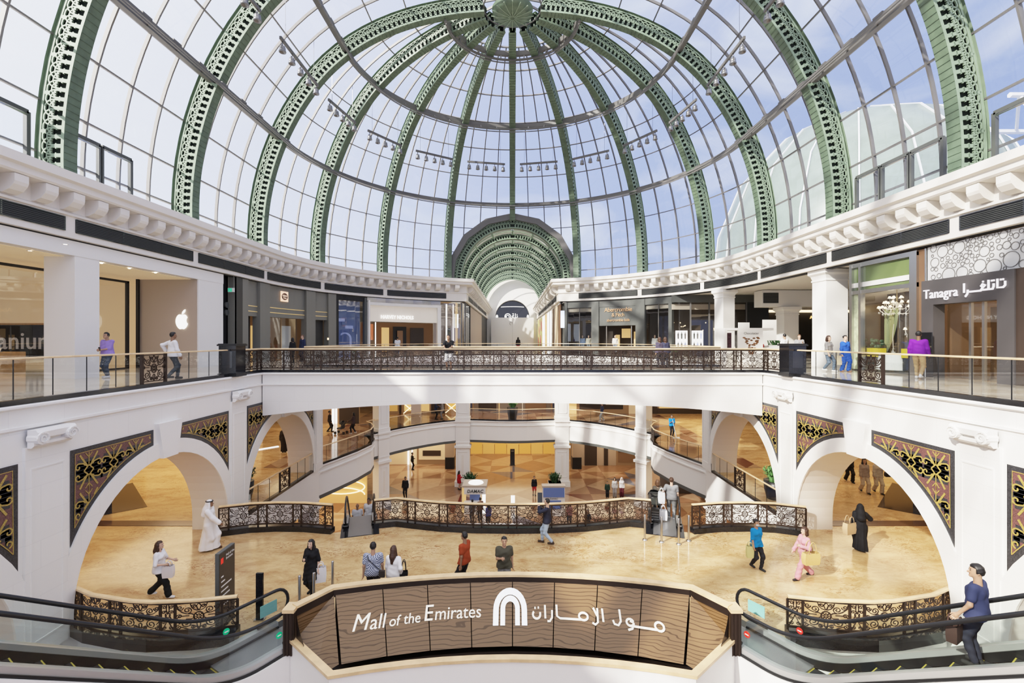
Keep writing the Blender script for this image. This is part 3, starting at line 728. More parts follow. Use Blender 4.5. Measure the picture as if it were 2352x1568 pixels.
# ------------------------------------------------------------------ wrought-iron scroll panels (x across 0..1, z 0..1 of a unit frame)
def spiral(c, r, a0, turns, n=13, sgn=1):
    return [(c[0] + r * (1 - .82 * k / n) * cos(a0 + sgn * 2 * pi * turns * k / n), c[1] + r * (1 - .82 * k / n) * sin(a0 + sgn * 2 * pi * turns * k / n)) for k in range(n + 1)]
def ribbon(mb, pts, w=.02, t=.016, y=0.):
    """flat wrought bar following 2-d points"""
    b = len(mb.v); n = len(pts)
    for i in range(n):
        p, q = pts[max(0, i - 1)], pts[min(n - 1, i + 1)]; dx, dz = q[0] - p[0], q[1] - p[1]; L = sqrt(dx * dx + dz * dz) or 1
        nx, nz = -dz / L * w / 2, dx / L * w / 2
        for yy in (-t / 2, t / 2): mb.v += [(pts[i][0] + nx, y + yy, pts[i][1] + nz), (pts[i][0] - nx, y + yy, pts[i][1] - nz)]
    for i in range(n - 1):
        a, c = b + i * 4, b + i * 4 + 4
        for f in ((a, a + 1, c + 1, c), (a + 3, a + 2, c + 2, c + 3), (a + 2, a, c, c + 2), (a + 1, a + 3, c + 3, c + 1)): mb.f.append(f); mb.mi.append(mb.cur)
def scroll_wide(W=1.0, H=.80):
    mb = MB(); cx, cz = W / 2, H * .5
    for s in (-1, 1):
        X = lambda u: cx + s * u
        def sp(u, z, r, a, tu, sg, w=.02): ribbon(mb, [(X(p[0]), p[1]) for p in spiral((u, z), r, a, tu, sgn=sg)], w)
        sp(.27, .20, .13, pi / 2, 1.6, 1); sp(.24, .58, .10, -pi / 2, 1.5, -1); sp(.40, .66, .075, pi, 1.4, 1); sp(.41, .42, .06, 0, 1.4, 1); sp(.10, .69, .055, 0, 1.4, 1); sp(.42, .10, .07, pi / 2, 1.4, -1); sp(.12, .09, .05, pi, 1.4, 1)
        ribbon(mb, [(X(.27), .33), (X(.16), .32), (X(.10), .36), (X(.10), .44), (X(.16), .48), (X(.24), .48)], .024)
        ribbon(mb, [(X(.40), .20), (X(.47), .30), (X(.45), .38), (X(.35), .42), (X(.20), .42)], .02); ribbon(mb, [(X(.48), .78), (X(.42), .60), (X(.34), .52), (X(.25), .48)], .02)
        ribbon(mb, [(X(.48), .02), (X(.36), .10), (X(.30), .07), (X(.20), .02)], .02); ribbon(mb, [(X(0), .02), (X(.05), .10), (X(.12), .14), (X(.2), .14)], .02)
        ribbon(mb, [(X(.0), .22), (X(.04), .18), (X(.03), .11), (X(0), .06)], .022); ribbon(mb, [(X(0), .78), (X(.05), .70), (X(.03), .62), (X(0), .56)], .022)
        ribbon(mb, [(X(.02), .56), (X(.10), .60), (X(.15), .66), (X(.18), .76)], .02)
    k = 14; ribbon(mb, [(cx + .105 * cos(2 * pi * i / k), .39 + .13 * sin(2 * pi * i / k)) for i in range(k + 1)], .03)
    for a in range(4):
        t = pi / 4 + a * pi / 2; ribbon(mb, [(cx + .02 * cos(t), .39 + .02 * sin(t)), (cx + .1 * cos(t), .39 + .12 * sin(t))], .022); u = a * pi / 2
        ribbon(mb, [(cx + .03 * cos(u - .8), .39 + .04 * sin(u - .8)), (cx + .075 * cos(u), .39 + .09 * sin(u)), (cx + .03 * cos(u + .8), .39 + .04 * sin(u + .8))], .016)
    for z in (.01, H - .01): ribbon(mb, [(0, z), (W, z)], .028, .03)
    return mb.mesh('scroll_panel', M['iron'])
def scroll_narrow(W=.30, H=.80):
    mb = MB(); cx = W / 2
    for s in (-1, 1):
        X = lambda u: cx + s * u
        def sp(u, z, r, a, tu, sg): ribbon(mb, [(X(p[0]), p[1]) for p in spiral((u, z), r, a, tu, 10, sgn=sg)], .018)
        sp(.075, .70, .055, 0, 1.3, 1); sp(.08, .56, .05, pi, 1.3, -1); sp(.08, .10, .055, pi / 2, 1.4, 1); sp(.085, .26, .045, 0, 1.2, 1)
        ribbon(mb, [(X(.13), .30), (X(.06), .38), (X(.03), .46), (X(.05), .52)], .02); ribbon(mb, [(X(.02), .78), (X(.03), .62), (X(.0), .5)], .018); ribbon(mb, [(X(.12), .02), (X(.05), .2), (X(0), .34)], .018)
    k = 10; ribbon(mb, [(cx + .05 * cos(2 * pi * i / k), .47 + .07 * sin(2 * pi * i / k)) for i in range(k + 1)], .02)
    for z in (.01, H - .01): ribbon(mb, [(0, z), (W, z)], .028, .03)
    return mb.mesh('narrow_panel', M['iron'])
WIDE, NARROW = scroll_wide(), scroll_narrow()
pm = MB(); pm.box((-.025, -.025, 0), (.025, .025, .93)); POST = pm.mesh('post', M['iron'])
HANDP = [(-.055, 0), (.055, 0), (.06, .02), (.05, .05), (.02, .062), (-.02, .062), (-.05, .05), (-.06, .02)]
def rel(path, o): return [(p[0] - o[0], p[1] - o[1]) for p in path]
def cut(path, s0, s1):
    pts = [along(path, s0)[:2]]; acc = 0
    for a, b in zip(path, path[1:]):
        acc += sqrt((b[0] - a[0]) ** 2 + (b[1] - a[1]) ** 2)
        if s0 + .01 < acc < s1 - .01: pts.append(b)
    e = along(path, min(s1, plen(path) - 1e-4)); pts.append(e[:2]); return pts
def iron_rail(label, path, z, group=None, curb=.2, cw=.30, h=1.13, curb_off=0., start='wide', endplain=False):
    o = path[0]; t = thing('iron_railing', label, 'railing', (o[0], o[1], z), group=group); P = rel(path, o)
    mb = MB(); mb.sweep(P, [(cw / 2 + curb_off, 0), (-cw / 2 + curb_off, 0), (-cw / 2 + curb_off, curb), (cw / 2 + curb_off, curb)][::-1]); mb.build('curb', M['granite'], t)
    mb = MB(); mb.sweep(P, [(a, b + h - .06) for a, b in HANDP]); mb.build('handrail', M['wood'], t)
    zt = h - .10; mb = MB(); mb.sweep(P, [(.022, zt), (-.022, zt), (-.022, zt + .045), (.022, zt + .045)][::-1]); mb.sweep(P, [(.02, curb + .05), (-.02, curb + .05), (-.02, curb + .08), (.02, curb + .08)][::-1]); mb.build('rail_bars', M['iron'], t)
    L = plen(P); n = max(1, round((L - .30) / 1.36)); f = L / (n * 1.36 + .33); s = 0.
    H = zt - curb - .08
    seq = ['n'] + ['w', 'n'] * n
    for k in seq:
        w = (.33 if k == 'n' else 1.03) * f; a = along(P, s + 1e-4); b = along(P, min(s + w, L - 1e-4)); ang = atan2(b[1] - a[1], b[0] - a[0]); d = sqrt((b[1] - a[1]) ** 2 + (b[0] - a[0]) ** 2)
        p = ob('post', POST, t, (a[0], a[1], curb), ang); p.scale = (1, 1, (zt - curb) / .93)
        q = ob('scroll_panel' if k == 'w' else 'narrow_panel', WIDE if k == 'w' else NARROW, t, (a[0], a[1], curb + .08), ang); q.scale = (d / (1. if k == 'w' else .3), 1, H / .8); s += w
    e = along(P, L - 1e-4); p = ob('post', POST, t, (e[0], e[1], curb)); p.scale = (1, 1, (zt - curb) / .93)
    return t
def glass_rail(label, path, z, panel=1.0, group=None, scroll=(), curb=.12, h=1.08, name='glass_railing', cw=.16):
    """frameless panes in a dark shoe under a timber handrail; scroll = (start, end) runs filled with ironwork"""
    o = path[0]; t = thing(name, label, 'railing', (o[0], o[1], z), group=group); P = rel(path, o); L = plen(P)
    mb = MB(); mb.sweep(P, [(cw / 2, 0), (-cw / 2, 0), (-cw / 2, curb), (cw / 2, curb)][::-1]); mb.build('curb', M['granite'], t)
    mb = MB(); mb.sweep(P, [(a * .75, b * .8 + h - .05) for a, b in HANDP]); mb.build('handrail', M['wood'], t)
    runs = []; s = 0.
    for a, b in scroll: runs.append((s, a, 0)); runs.append((a, b, 1)); s = b
    runs.append((s, L, 0))
    for a, b, kind in runs:
        if b - a < .05: continue
        if kind:
            for sa in (a + .02, b - .02):
                e = along(P, sa); p = ob('post', POST, t, (e[0], e[1], curb), e[2]); p.scale = (1.5, 1.5, (h - .05 - curb) / .93)
            e0, e1 = along(P, a), along(P, b); d = sqrt((e1[0] - e0[0]) ** 2 + (e1[1] - e0[1]) ** 2)
            q = ob('scroll_panel', WIDE, t, (e0[0], e0[1], curb + .05), atan2(e1[1] - e0[1], e1[0] - e0[0])); q.scale = (d, 1.4, (h - .12 - curb) / .8); continue
        n = max(1, round((b - a) / panel)); w = (b - a) / n
        for i in range(n):
            pts = cut(P, a + i * w + .008, a + (i + 1) * w - .008); mb = MB()
            mb.sweep(pts, [(0, curb - .02), (0, h - .05)], closeprof=False); mb.build('glass_pane', M['glass'], t)
            if i:
                e = along(P, a + i * w); mb = MB(); mb.cbox((e[0], e[1], (h + curb) / 2 - .02), (.014, .02, h - curb - .06), e[2]); mb.build('joint', M['rubber'], t)
    return t
# upper floor
XR = XW + .06
iron_rail('long iron scroll railing with timber cap along the front of the upper bridge', [(-XR, 19.3), (-XR, 20.98), (XR, 20.98), (XR, 19.3)], 0, curb=.12, cw=.2, h=1.08)
iron_rail('iron scroll railing along the back edge of the upper bridge', [(-XW, 25.2), (XW, 25.2)], 0, curb=.12, cw=.2, h=1.1)
for sx in (-1, 1):
    P = [(sx * XR, 18.45), (sx * XR, 6.0)]
    t = glass_rail('glass balustrade with one iron panel before the ' + ('white shopfront' if sx < 0 else 'green-topped window and dark portal'), P, 0, .95, scroll=[(3.25, 4.25)])
    t = thing('pedestal_box', 'black square pedestal box ending the glass balustrade on the %s side' % ('shaded' if sx < 0 else 'sunlit'), 'pedestal', (sx * (XR + .05), 18.9, 0))
    mb = MB(); mb.box((-.34, -.34, 0), (.34, .34, 1.22)); mb.build('body', M['granite'], t)
    mb = MB(); mb.box((-.39, -.39, 1.22), (.39, .39, 1.28)); mb.box((-.36, -.36, 1.28), (.36, .36, 1.31)); mb.box((-.37, -.37, 0), (.37, .37, .12)); mb.build('cap', M['rubber'], t)
    mb = MB(); mb.box((-.20, -.345, .35), (.20, -.34, 1.0)); mb.build('door', M['dkglass'], t)
UP2 = [(x * 1.01, y + (.1 if y > 31 else 0)) for x, y in UPV[1:-1]]
glass_rail('glass balustrade curving round the far opening of the upper floor', [(-XW, 25.5)] + UP2 + [(XW, 25.5)], 0, 1.4, h=1.1)
# gallery floor
iron_rail('black and bronze scroll railing beside the robed man, in front of the shaded arch', FRONT, L2)
iron_rail('black and bronze scroll railing at the sunlit end of the golden floor', mir(FRONT), L2)
iron_rail('long bowed iron railing across the middle of the golden floor', MIDR, L2)
iron_rail('bowed iron railing with timber cap below the shaded arch, behind the moving stairs', NEARL, L2, curb=.28, cw=.4)
iron_rail('bowed iron railing with timber cap below the sunlit arch, behind the moving stairs', mir(NEARL), L2, curb=.28, cw=.4)
for sx in (-1, 1):
    w = 'shaded' if sx < 0 else 'sunlit'
    c = ARCH_Y[2]
    glass_rail('glass balustrade with one iron panel inside the far arch of the %s wall' % w, [(sx * XR, c - AR), (sx * XR, c + AR)] if sx < 0 else [(sx * XR, c + AR), (sx * XR, c - AR)], L2, 1.0, scroll=[(2.9, 3.9)] if sx < 0 else [(2.6, 3.6)], h=1.1)
    bl = BULGE[:] if sx < 0 else mir(BULGE); L = plen(bl)
    glass_rail('glass balustrade on the swelling balcony of the %s side' % w, bl, L2, 1.1, scroll=[(L - 3.6, L - 2.7)] if sx < 0 else [(2.7, 3.6)], h=1.1)
    glass_rail('glass balustrade of the gallery bay between two white piers, %s side' % w, RINGL if sx < 0 else mir(RINGL), L2, 1.25, h=1.1)
    glass_rail('short glass balustrade beside the outer pier, %s side' % w, [(sx * 11.3, 36.75), (sx * 10.98, 37.3)][::(1 if sx < 0 else -1)], L2, 1.0, h=1.1)
glass_rail('glass balustrade of the middle gallery bay behind the tall plant', RINGC[0:], L2, 1.3, h=1.1)

# ------------------------------------------------------------------ mosaics in the arch spandrels
M['mos_dark'] = mat('dark_mosaic', (.045, .045, .05), .35, noise=.6, nscale=45)
M['mos_plum'] = mat('plum_mosaic', (.155, .075, .072), .35, noise=.4, nscale=40)
M['mos_gold'] = mat('gold_mosaic', (.42, .30, .085), .35, noise=.35, nscale=40)
def mosaic_meshes(flip):
    """half-spandrel in (u, z): u is distance from the arch centre"""
    U0, U1, ZT = .56, 3.31, -1.33
    def low(u, r): return ASP + sqrt(max(0, r * r - u * u))
    def region(rm, m):
        n = 22; us = [U0 + m + (U1 - m - U0 - m) * (i / n) for i in range(n + 1)]
        return [(u, min(low(u, rm), ZT - m)) for u in us], ZT - m
    ms = {}
    def fill(rm, m, x, mt, nm):
        b, top = region(rm, m); mb = MB()
        for (u0, z0), (u1, z1) in zip(b, b[1:]): mb.quad((x, flip * u0, z0), (x, flip * u1, z1), (x, flip * u1, top), (x, flip * u0, top))
        ms[nm] = mb.mesh(nm, mt)
    fill(3.725, 0, .012, M['mos_dark'], 'border'); fill(3.725 + .13, .11, .018, M['mos_plum'], 'field')
    g = MB(); d = MB()
    def inside(u, z): return U0 + .13 < u < U1 - .13 and z < ZT - .13 and u * u + (z - ASP) ** 2 > (3.725 + .16) ** 2
    def rib2(mbx, pts, w, x):
        run = []
        for p in pts + [(99, 99)]:
            if inside(*p): run.append(p)
            else:
                if len(run) > 1:
                    k = len(mbx.v); ribbon(mbx, [(flip * a, b) for a, b in run], w, .004)
                    for i in range(k, len(mbx.v)): a, b, c = mbx.v[i]; mbx.v[i] = (x + b, a, c)
                run = []
    def line(a, b, n=14): return [(a[0] + (b[0] - a[0]) * i / n, a[1] + (b[1] - a[1]) * i / n) for i in range(n + 1)]
    b, top = region(3.725 + .13, .11)
    rib2(g, [], .02, .02)
    for du in range(5):
        for dz in range(5):
            u, z = 2.80 - du * .77, -1.95 - dz * .98
            s = .14
            for k in range(6): rib2(d, line((u - .42 + .02 * k, z - .03 * k * 0 + (k - 2.5) * .09), (u + .42 - .02 * k, z + (k - 2.5) * .09), 10), .17, .021)
            rib2(g, line((u - s, z), (u, z + s), 4) + line((u, z + s), (u + s, z), 4) + line((u + s, z), (u, z - s), 4) + line((u, z - s), (u - s, z), 4), .034, .026)
            for sx in (-1, 1):
                for sz in (-1, 1):
                    rib2(g, line((u + sx * .05, z + sz * .12), (u + sx * .26, z + sz * .44)), .05, .026)
                    rib2(g, [(u + sx * p[0], z + sz * p[1]) for p in [(.10, .14), (.16, .20), (.25, .22)]] + [(u + sx * p[0], z + sz * p[1]) for p in spiral((.30, .13), .10, pi / 2 + .3, .9, 14, -1)], .034, .026)
            for sz in (-1, 1):
                rib2(g, line((u, z + sz * .16), (u, z + sz * .55)), .022, .026); rib2(g, line((u - .10, z + sz * .46), (u, z + sz * .34), 5), .022, .026); rib2(g, line((u + .10, z + sz * .46), (u, z + sz * .34), 5), .022, .026)
    e = [(u, z) for u, z in b if z < top - .02]
    k = len(g.v); ribbon(g, [(flip * a, z + .02) for a, z in e] + [(flip * (U1 - .11 - .015), top - .015), (flip * (U0 + .11 + .015), top - .015)], .02, .004)
    for i in range(k, len(g.v)): a, bb, c = g.v[i]; g.v[i] = (.024 + bb, a, c)
    g.cur = 1; g.add(d.v, d.f); ms['scroll_pattern'] = g.mesh('scroll_pattern', [M['mos_gold'], M['mos_dark']])
    return ms
MOS = {f: mosaic_meshes(f) for f in (-1, 1)}
for sx in (-1, 1):
    for i, c in enumerate(ARCH_Y):
        for f in (-1, 1):
            where = ['arch cut by the picture edge', 'wide middle arch', 'far arch'][i]
            t = thing('mosaic_panel', 'mosaic spandrel on the %s side of the %s, %s wall' % ('far' if f > 0 else 'near', where, 'shaded' if sx < 0 else 'sunlit'), 'mosaic', (sx * XW, c, 0), group='mosaic spandrels')
            for nm, me in MOS[f].items():
                o = ob(nm, me, t)
                if sx > 0: o.scale = (-1, 1, 1)
# ------------------------------------------------------------------ moving stairs
M['step'] = mat('step_tread', (.07, .07, .072), .4, metal=.6)
M['yellow'] = mat('yellow_paint', (.45, .37, .07), .5)
M['deck'] = mat('balustrade_deck', (.50, .50, .49), .35, metal=.5)
M['plate'] = mat('ribbed_plate', (.36, .36, .36), .38, metal=.8, noise=.2, nscale=90)
M['esc_glass'] = glass('balustrade_glass', (.86, .92, .90), .08, .5)
M['signgreen'] = mat('green_sign', (.0, .35, .16), .4, emit=(0, .35, .16), es=.3); M['signred'] = mat('red_sign', (.7, .03, .02), .4, emit=(.7, .03, .02), es=.3)
M['notice'] = mat('pale_teal_notice', (.35, .66, .62), .4)
def escalator(label, foot, d, zf, up, run, group, mirror=False, side_white=True, width=1.1, slope=.68, lvl=1.75, extra=()):
    """foot = plan point of the newel line's middle, d = unit plan direction from the stairs to the landing; up=+1 stairs climb away from the landing, -1 they drop"""
    t = thing('escalator', label, 'escalator', (foot[0], foot[1], zf), atan2(d[1], d[0]), group=group)
    # local: +x towards landing, stairs run to -x; y across
    c = .7                                                    # easing length of the bend
    def zl(x):
        a = -x - lvl
        if a <= -c: return 0.
        if a < c: return up * slope * (a + c) ** 2 / (4 * c)
        return up * slope * a
    xs = [0.] + [-lvl + .9] + [-lvl + c - 2 * c * i / 10 for i in range(11)] + [-lvl - c - (run - c) * i / 6 for i in range(1, 7)]
    hw = width / 2
    def strip(mb, y, pa, pb):                                  # vertical ribbon following the stair line between two heights
        for a, b in zip(xs, xs[1:]): mb.quad((a, y, zl(a) + pa), (b, y, zl(b) + pa), (b, y, zl(b) + pb), (a, y, zl(a) + pb))
    def beam(mb, y0, y1, z0, z1):
        for a, b in zip(xs, xs[1:]):
            A = [(a, y0, zl(a) + z0), (a, y1, zl(a) + z0), (a, y1, zl(a) + z1), (a, y0, zl(a) + z1)]; B = [(b, y0, zl(b) + z0), (b, y1, zl(b) + z0), (b, y1, zl(b) + z1), (b, y0, zl(b) + z1)]
            mb.add(A + B, [(0, 1, 5, 4), (1, 2, 6, 5), (2, 3, 7, 6), (3, 0, 4, 7)])
    for sy in (-1, 1):
        y = sy * hw; ro = .36; zt = .95
        line = [(x, y, zl(x) + zt) for x in reversed(xs)][:-1]
        arc = [(0 - .0 + ro * sin(pi * k / 10) * .9, y, zt - ro + ro * cos(pi * k / 10)) for k in range(11)]
        mb = MB(); mb.tube(line + arc + [(-.5, y, zt - 2 * ro)], .04, 8); mb.build('handrail', M['rubber'], t, smooth=True)
        mb = MB(); strip(mb, y, .16, zt - .03)
        for k in range(10):
            a, b = arc[k], arc[k + 1]; mb.quad((0, y, max(.16, a[2])), (a[0], y, a[2]), (b[0], y, b[2]), (0, y, max(.16, b[2])))
        mb.build('balustrade_glass', M['esc_glass'], t)
        mb = MB(); beam(mb, y - .09, y + .09, .04, .17); mb.build('deck', M['deck'], t)
        mb = MB(); beam(mb, y + sy * .09, y + sy * .12, -.02, .05); beam(mb, y - sy * .12, y - sy * .09, -.12, .06); mb.build('skirt', M['rubber'], t)
        if side_white:
            mb = MB(); beam(mb, y + sy * .10, y + sy * .16, -1.25, -.01); mb.build('cladding', M['white'], t)
    if side_white:
        mb = MB(); beam(mb, -hw, hw, -1.28, -1.25); mb.build('underside', M['white'], t)
    mb = MB(); mb2 = MB(); x = -lvl + .1; st = .40
    while x > -lvl - run + .4:                                 # treads with yellow edges
        z = zl(x - st / 2) - .19
        mb.box((x - st + .0, -hw + .13, z - .24 if up else z), (x, hw - .13, z))
        pass
        mb2.box((x - .02 if up > 0 else x - st, -hw + .14, z), (x if up > 0 else x - st + .03, hw - .14, z + .004)); x -= st
    mb.build('steps', M['step'], t); mb2.build('step_edging', M['yellow'], t)
    mb = MB(); mb.box((-lvl + .1, -hw + .12, -.04), (.95, hw - .12, .012)); mb.build('landing_plate', M['plate'], t)
    mb = MB(); mb.box((-.4, -hw - .16, -.03), (1.0, hw + .16, .006)); mb.build('granite_surround', M['granite'], t)
    return t, zl
dd = Vector((.53, .85)).normalized()
def esc_near(sx):
    lab = 'moving stairs with glass sides and black handrails, empty, beside the shaded wall' if sx < 0 else 'moving stairs with glass sides carrying the man in a navy shirt'
    n = Vector((.85, -.53)); f = Vector((-6.17, 12.2)) + n * .575
    t, zl = escalator(lab, (sx * -f[0], f[1]), (sx * -dd[0], dd[1]), L2, 1, 5.2, 'moving stairs by the brown sign wall')
    s = -sx                                                    # small signs on the glass
    y = .56 if sx < 0 else -.56
    mb = MB(); mb.box((-.42, y - .006, .42), (.02, y + .006, .72)); o = mb.build('notice', M['notice'], t, )
    mb = MB(); mb.lathe((0, 0, 0), [(0, 0), (.075, 0), (.075, .012), (0, .012)], 16)
    me = mb.mesh('direction_sign', M['signgreen'] if sx < 0 else M['signred'])
    for xx, yy, zz in ((-1.25, y, .55), (-.62, -y, .50)):
        o = ob('direction_sign', me, t, (xx, yy + (-.02 if True else 0), zz)); o.rotation_euler = (pi / 2, 0, 0)
        w = MB(); w.box((-.045, -.012, -.008), (.045, .012, .022)); q = w.build('arrow_mark', M['white'], o)
    return t, zl
ESC_L, ZL_NEAR = esc_near(-1); ESC_R, _ = esc_near(1)
df = Vector((.30, -.954)).normalized()                          # the far pair drops away from the golden floor
for sx in (-1, 1):
    f = (sx * 6.1, 18.75)
    lab = 'moving stairs going down from the golden floor, light-shirted riders on them' if sx < 0 else 'moving stairs behind the steel bollards, man in grey on top'
    t, ZL_FAR = escalator(lab, f, (-sx * df[0], df[1]), L2, -1, 9.0, 'moving stairs down to the ground floor', side_white=False, lvl=1.2, slope=.577)
# ------------------------------------------------------------------ brown sign wall between the two moving stairs
M['bronze'] = mat('dark_bronze_plate', (.055, .038, .03), .3, metal=.6)
M['wavy'] = None
def wavy():
    nt = NT('brown_wave_panel'); tc = nt.n('TexCoord'); sp = nt.n('SeparateXYZ'); nt.l(tc.outputs['Object'], sp.inputs[0])
    nz = nt.n('TexNoise'); nz.inputs['Scale'].default_value = .9; nz.inputs['Detail'].default_value = 2; nz.inputs['Distortion'].default_value = .6; mp = nt.n('Mapping'); mp.inputs['Scale'].default_value = (.8, .2, 2.4); nt.l(tc.outputs['Object'], mp.inputs[0]); nt.l(mp.outputs[0], nz.inputs['Vector'])
    a = nt.n('Math', operation='MULTIPLY_ADD'); nt.l(nz.outputs[0], a.inputs[0]); a.inputs[1].default_value = .34; nt.l(sp.outputs[2], a.inputs[2])
    m = nt.n('Math', operation='MULTIPLY'); nt.l(a.outputs[0], m.inputs[0]); m.inputs[1].default_value = 92.
    s = nt.n('Math', operation='SINE'); nt.l(m.outputs[0], s.inputs[0])
    f = ramp(nt, s.outputs[0], [(.0, (.175, .105, .050)), (.72, (.175, .105, .050)), (.88, (.085, .046, .017)), (1., (.075, .04, .014))])  # wave lines draw both the ripple pattern and painted-in reflections
    b = nt.n('BsdfPrincipled'); b.inputs['Roughness'].default_value = .22; b.inputs['Specular IOR Level'].default_value = .35
    nt.l(f, b.inputs['Base Color']); nt.l(b.outputs[0], nt.out.inputs[0]); return nt.m
M['wavy'] = wavy()
t = thing('sign_wall', 'bowed brown wave-patterned sign wall with white lettering between the moving stairs', 'sign', (0, 11.5, L2))
def arcpts(pts, n=8):
    """smooth bow through end, middle, end"""
    (x0, y0), (xm, ym), (x1, y1) = pts; return [(x0 + (x1 - x0) * i / n, y0 + (ym - y0) * (1 - ((i / n) * 2 - 1) ** 2)) for i in range(n + 1)]
topP = [(-5.26, 11.25)] + arcpts([(-4.66, 12.12), (0, 12.80), (4.66, 12.12)], 10) + [(5.26, 11.25)]
botP = [(-5.26, 11.20)] + arcpts([(-3.88, 10.0), (0, 10.52), (3.88, 10.0)], 10) + [(5.26, 11.20)]
loc = lambda P: [(x, y - 11.5) for x, y in P]
mb = MB(); mb.sweep(loc(topP), [(.05, 1.06), (-.14, 1.06), (-.14, 1.12), (.05, 1.12)][::-1]); mb.build('top_cap', M['wood'], t)
mb = MB(); mb.sweep(loc(topP), [(.0, .86), (-.10, .86), (-.10, 1.06), (.0, 1.06)][::-1]); mb.build('top_fascia', M['bronze'], t)
mb = MB(); mb.sweep(loc(botP), [(.07, .30), (-.10, .30), (-.10, .37), (.07, .37)][::-1]); mb.build('front_cap', M['wood'], t)
mb = MB(); mb.sweep(loc(botP), [(.0, .30), (-.06, .30), (-.06, -6), (.0, -6)][::-1]); mb.build('front_wall', M['white'], t)
A = arcpts([(-4.55, 12.02), (0, 12.68), (4.55, 12.02)], 8); B = arcpts([(-4.05, 11.05), (0, 11.70), (4.05, 11.05)], 8)
ZA, ZB = .92, -.18
for i in range(8):                                            # eight glossy leaves
    a, b, c, d = A[i], A[i + 1], B[i + 1], B[i]; e = .012
    mb = MB(); mb.quad((d[0] + e, d[1] - 11.5, ZB), (c[0] - e, c[1] - 11.5, ZB), (b[0] - e, b[1] - 11.5, ZA), (a[0] + e, a[1] - 11.5, ZA)); mb.build('wave_panel', M['wavy'], t)
mb = MB(); mb.sweep([(x, y - 11.5) for x, y in A], [(0, ZB - .3), (0, ZA + .2)], closeprof=False); mb.build('back_plate', M['bronze'], t)
for s in (-1, 1):
    mb = MB(); p = [(s * 5.2, 11.2, ZA + .1), (s * 4.6, 12.05, ZA), (s * 4.1, 11.05, ZB), (s * 4.55, 10.7, -.3), (s * 5.2, 11.15, .3)]
    mb.add([(x, y - 11.5, z) for x, y, z in p], [(0, 1, 2, 3, 4)]); mb.build('wave_panel', M['wavy'], t)
    mb = MB()                                                 # swept dark cheek at each end
    cur = [(s * (5.16 - .95 * k / 10), 11.16 - .95 * (k / 10) ** 1.0, .98 - 1.35 * (k / 10) ** .75) for k in range(11)]
    inn = [(s * (5.16 - 1.18 * (k / 10)), 11.16 - 1.02 * k / 10, .30) for k in range(11)]
    for k in range(10): mb.quad(*[(x, y - 11.5, z) for x, y, z in (cur[k], cur[k + 1], inn[k + 1], inn[k])])
    mb.build('end_cheek', M['bronze'], t)
    mb = MB(); mb.box((s * 5.3 - .12, -.42, -.0), (s * 5.3 + .12, -.18, 1.02))
    for k in range(3): mb.box((s * 5.3 - .125 + .085 * k, -.44, .0), (s * 5.3 - .085 + .085 * k, -.42, 1.0))
    mb.build('end_post', M['bronze'], t)
    mb = MB(); mb.box((s * 5.3 - .14, -.46, 1.02), (s * 5.3 + .14, -.1, 1.10)); mb.build('post_cap', M['wood'], t)
mb = MB(); C = arcpts([(-4.05, 11.05), (0, 11.70), (4.05, 11.05)], 8); mb.sweep([(x, y - 11.5) for x, y in C], [(0, -.30), (-.32, -.26), (-.32, -.5), (0, -.5)][::-1]); mb.build('plinth', M['bronze'], t)
mb = MB(); mb.poly([(x, y - 11.5, -.5) for x, y in botP] + [(x, y - 11.5, -.5) for x, y in reversed(topP)]); mb.build('tray', M['bronze'], t)
# lettering on the leaves
M['letter'] = mat('pale_metal_letters', (.88, .83, .72), .25, emit=(.9, .84, .72), es=.25)
def leaf_point(x, v, out=.03):
    """point on the sloping leaves: x across, v 0 bottom .. 1 top"""
    u = x / 4.3
    def yat(P): 
        m = P[4][1]; e = P[0][1]; w = abs(P[0][0]); return e + (m - e) * (1 - min(1, (x / w)) ** 2)
    yb, ya = yat(B), yat(A); return Vector((x, yb + (ya - yb) * v - 11.5 - out * .75, ZB + (ZA - ZB) * v + out * .66))
def leaf_text(body, x, v, size, shear=0, arab=False, stretch=1.):
    me = text_mesh(body, size, .012, shear, 'LEFT')
    ws = [vv.co.x for vv in me.vertices]
    for vv in me.vertices:                                     # wrap flat lettering over the bowed panels
        px, py, pz = vv.co; p = leaf_point(x + px * stretch, v + py / 1.42, .02 + pz); vv.co = p
    me.materials.clear(); me.materials.append(M['letter']); ob('lettering', me, t); return x + max(ws) * stretch
VT = .50
x = leaf_text('M', -3.98, VT + .02, .50, .1); x = leaf_text('all', x + .03, VT + .0, .44); x = leaf_text('of', x + .10, VT - .02, .32); x = leaf_text('the', x + .08, VT - .01, .32)
x = leaf_text('E', x + .07, VT + .04, .50); x = leaf_text('mirates', x + .04, VT + .02, .40)
def strokes(segs, w=.055):
    mb = MB()
    for pts in segs:
        ribbon(mb, pts, w, .012)
    for i, (a, b, c) in enumerate(mb.v): mb.v[i] = tuple(leaf_point(.53 + (a - .55) * .862, VT + c * .9 / 1.42, .03 + b))
    mb.build('lettering', M['letter'], t)
def loop(cx, cz, rx, rz, a0=0, a1=2 * pi, n=14): return [(cx + rx * cos(a0 + (a1 - a0) * k / n), cz + rz * sin(a0 + (a1 - a0) * k / n)) for k in range(n + 1)]
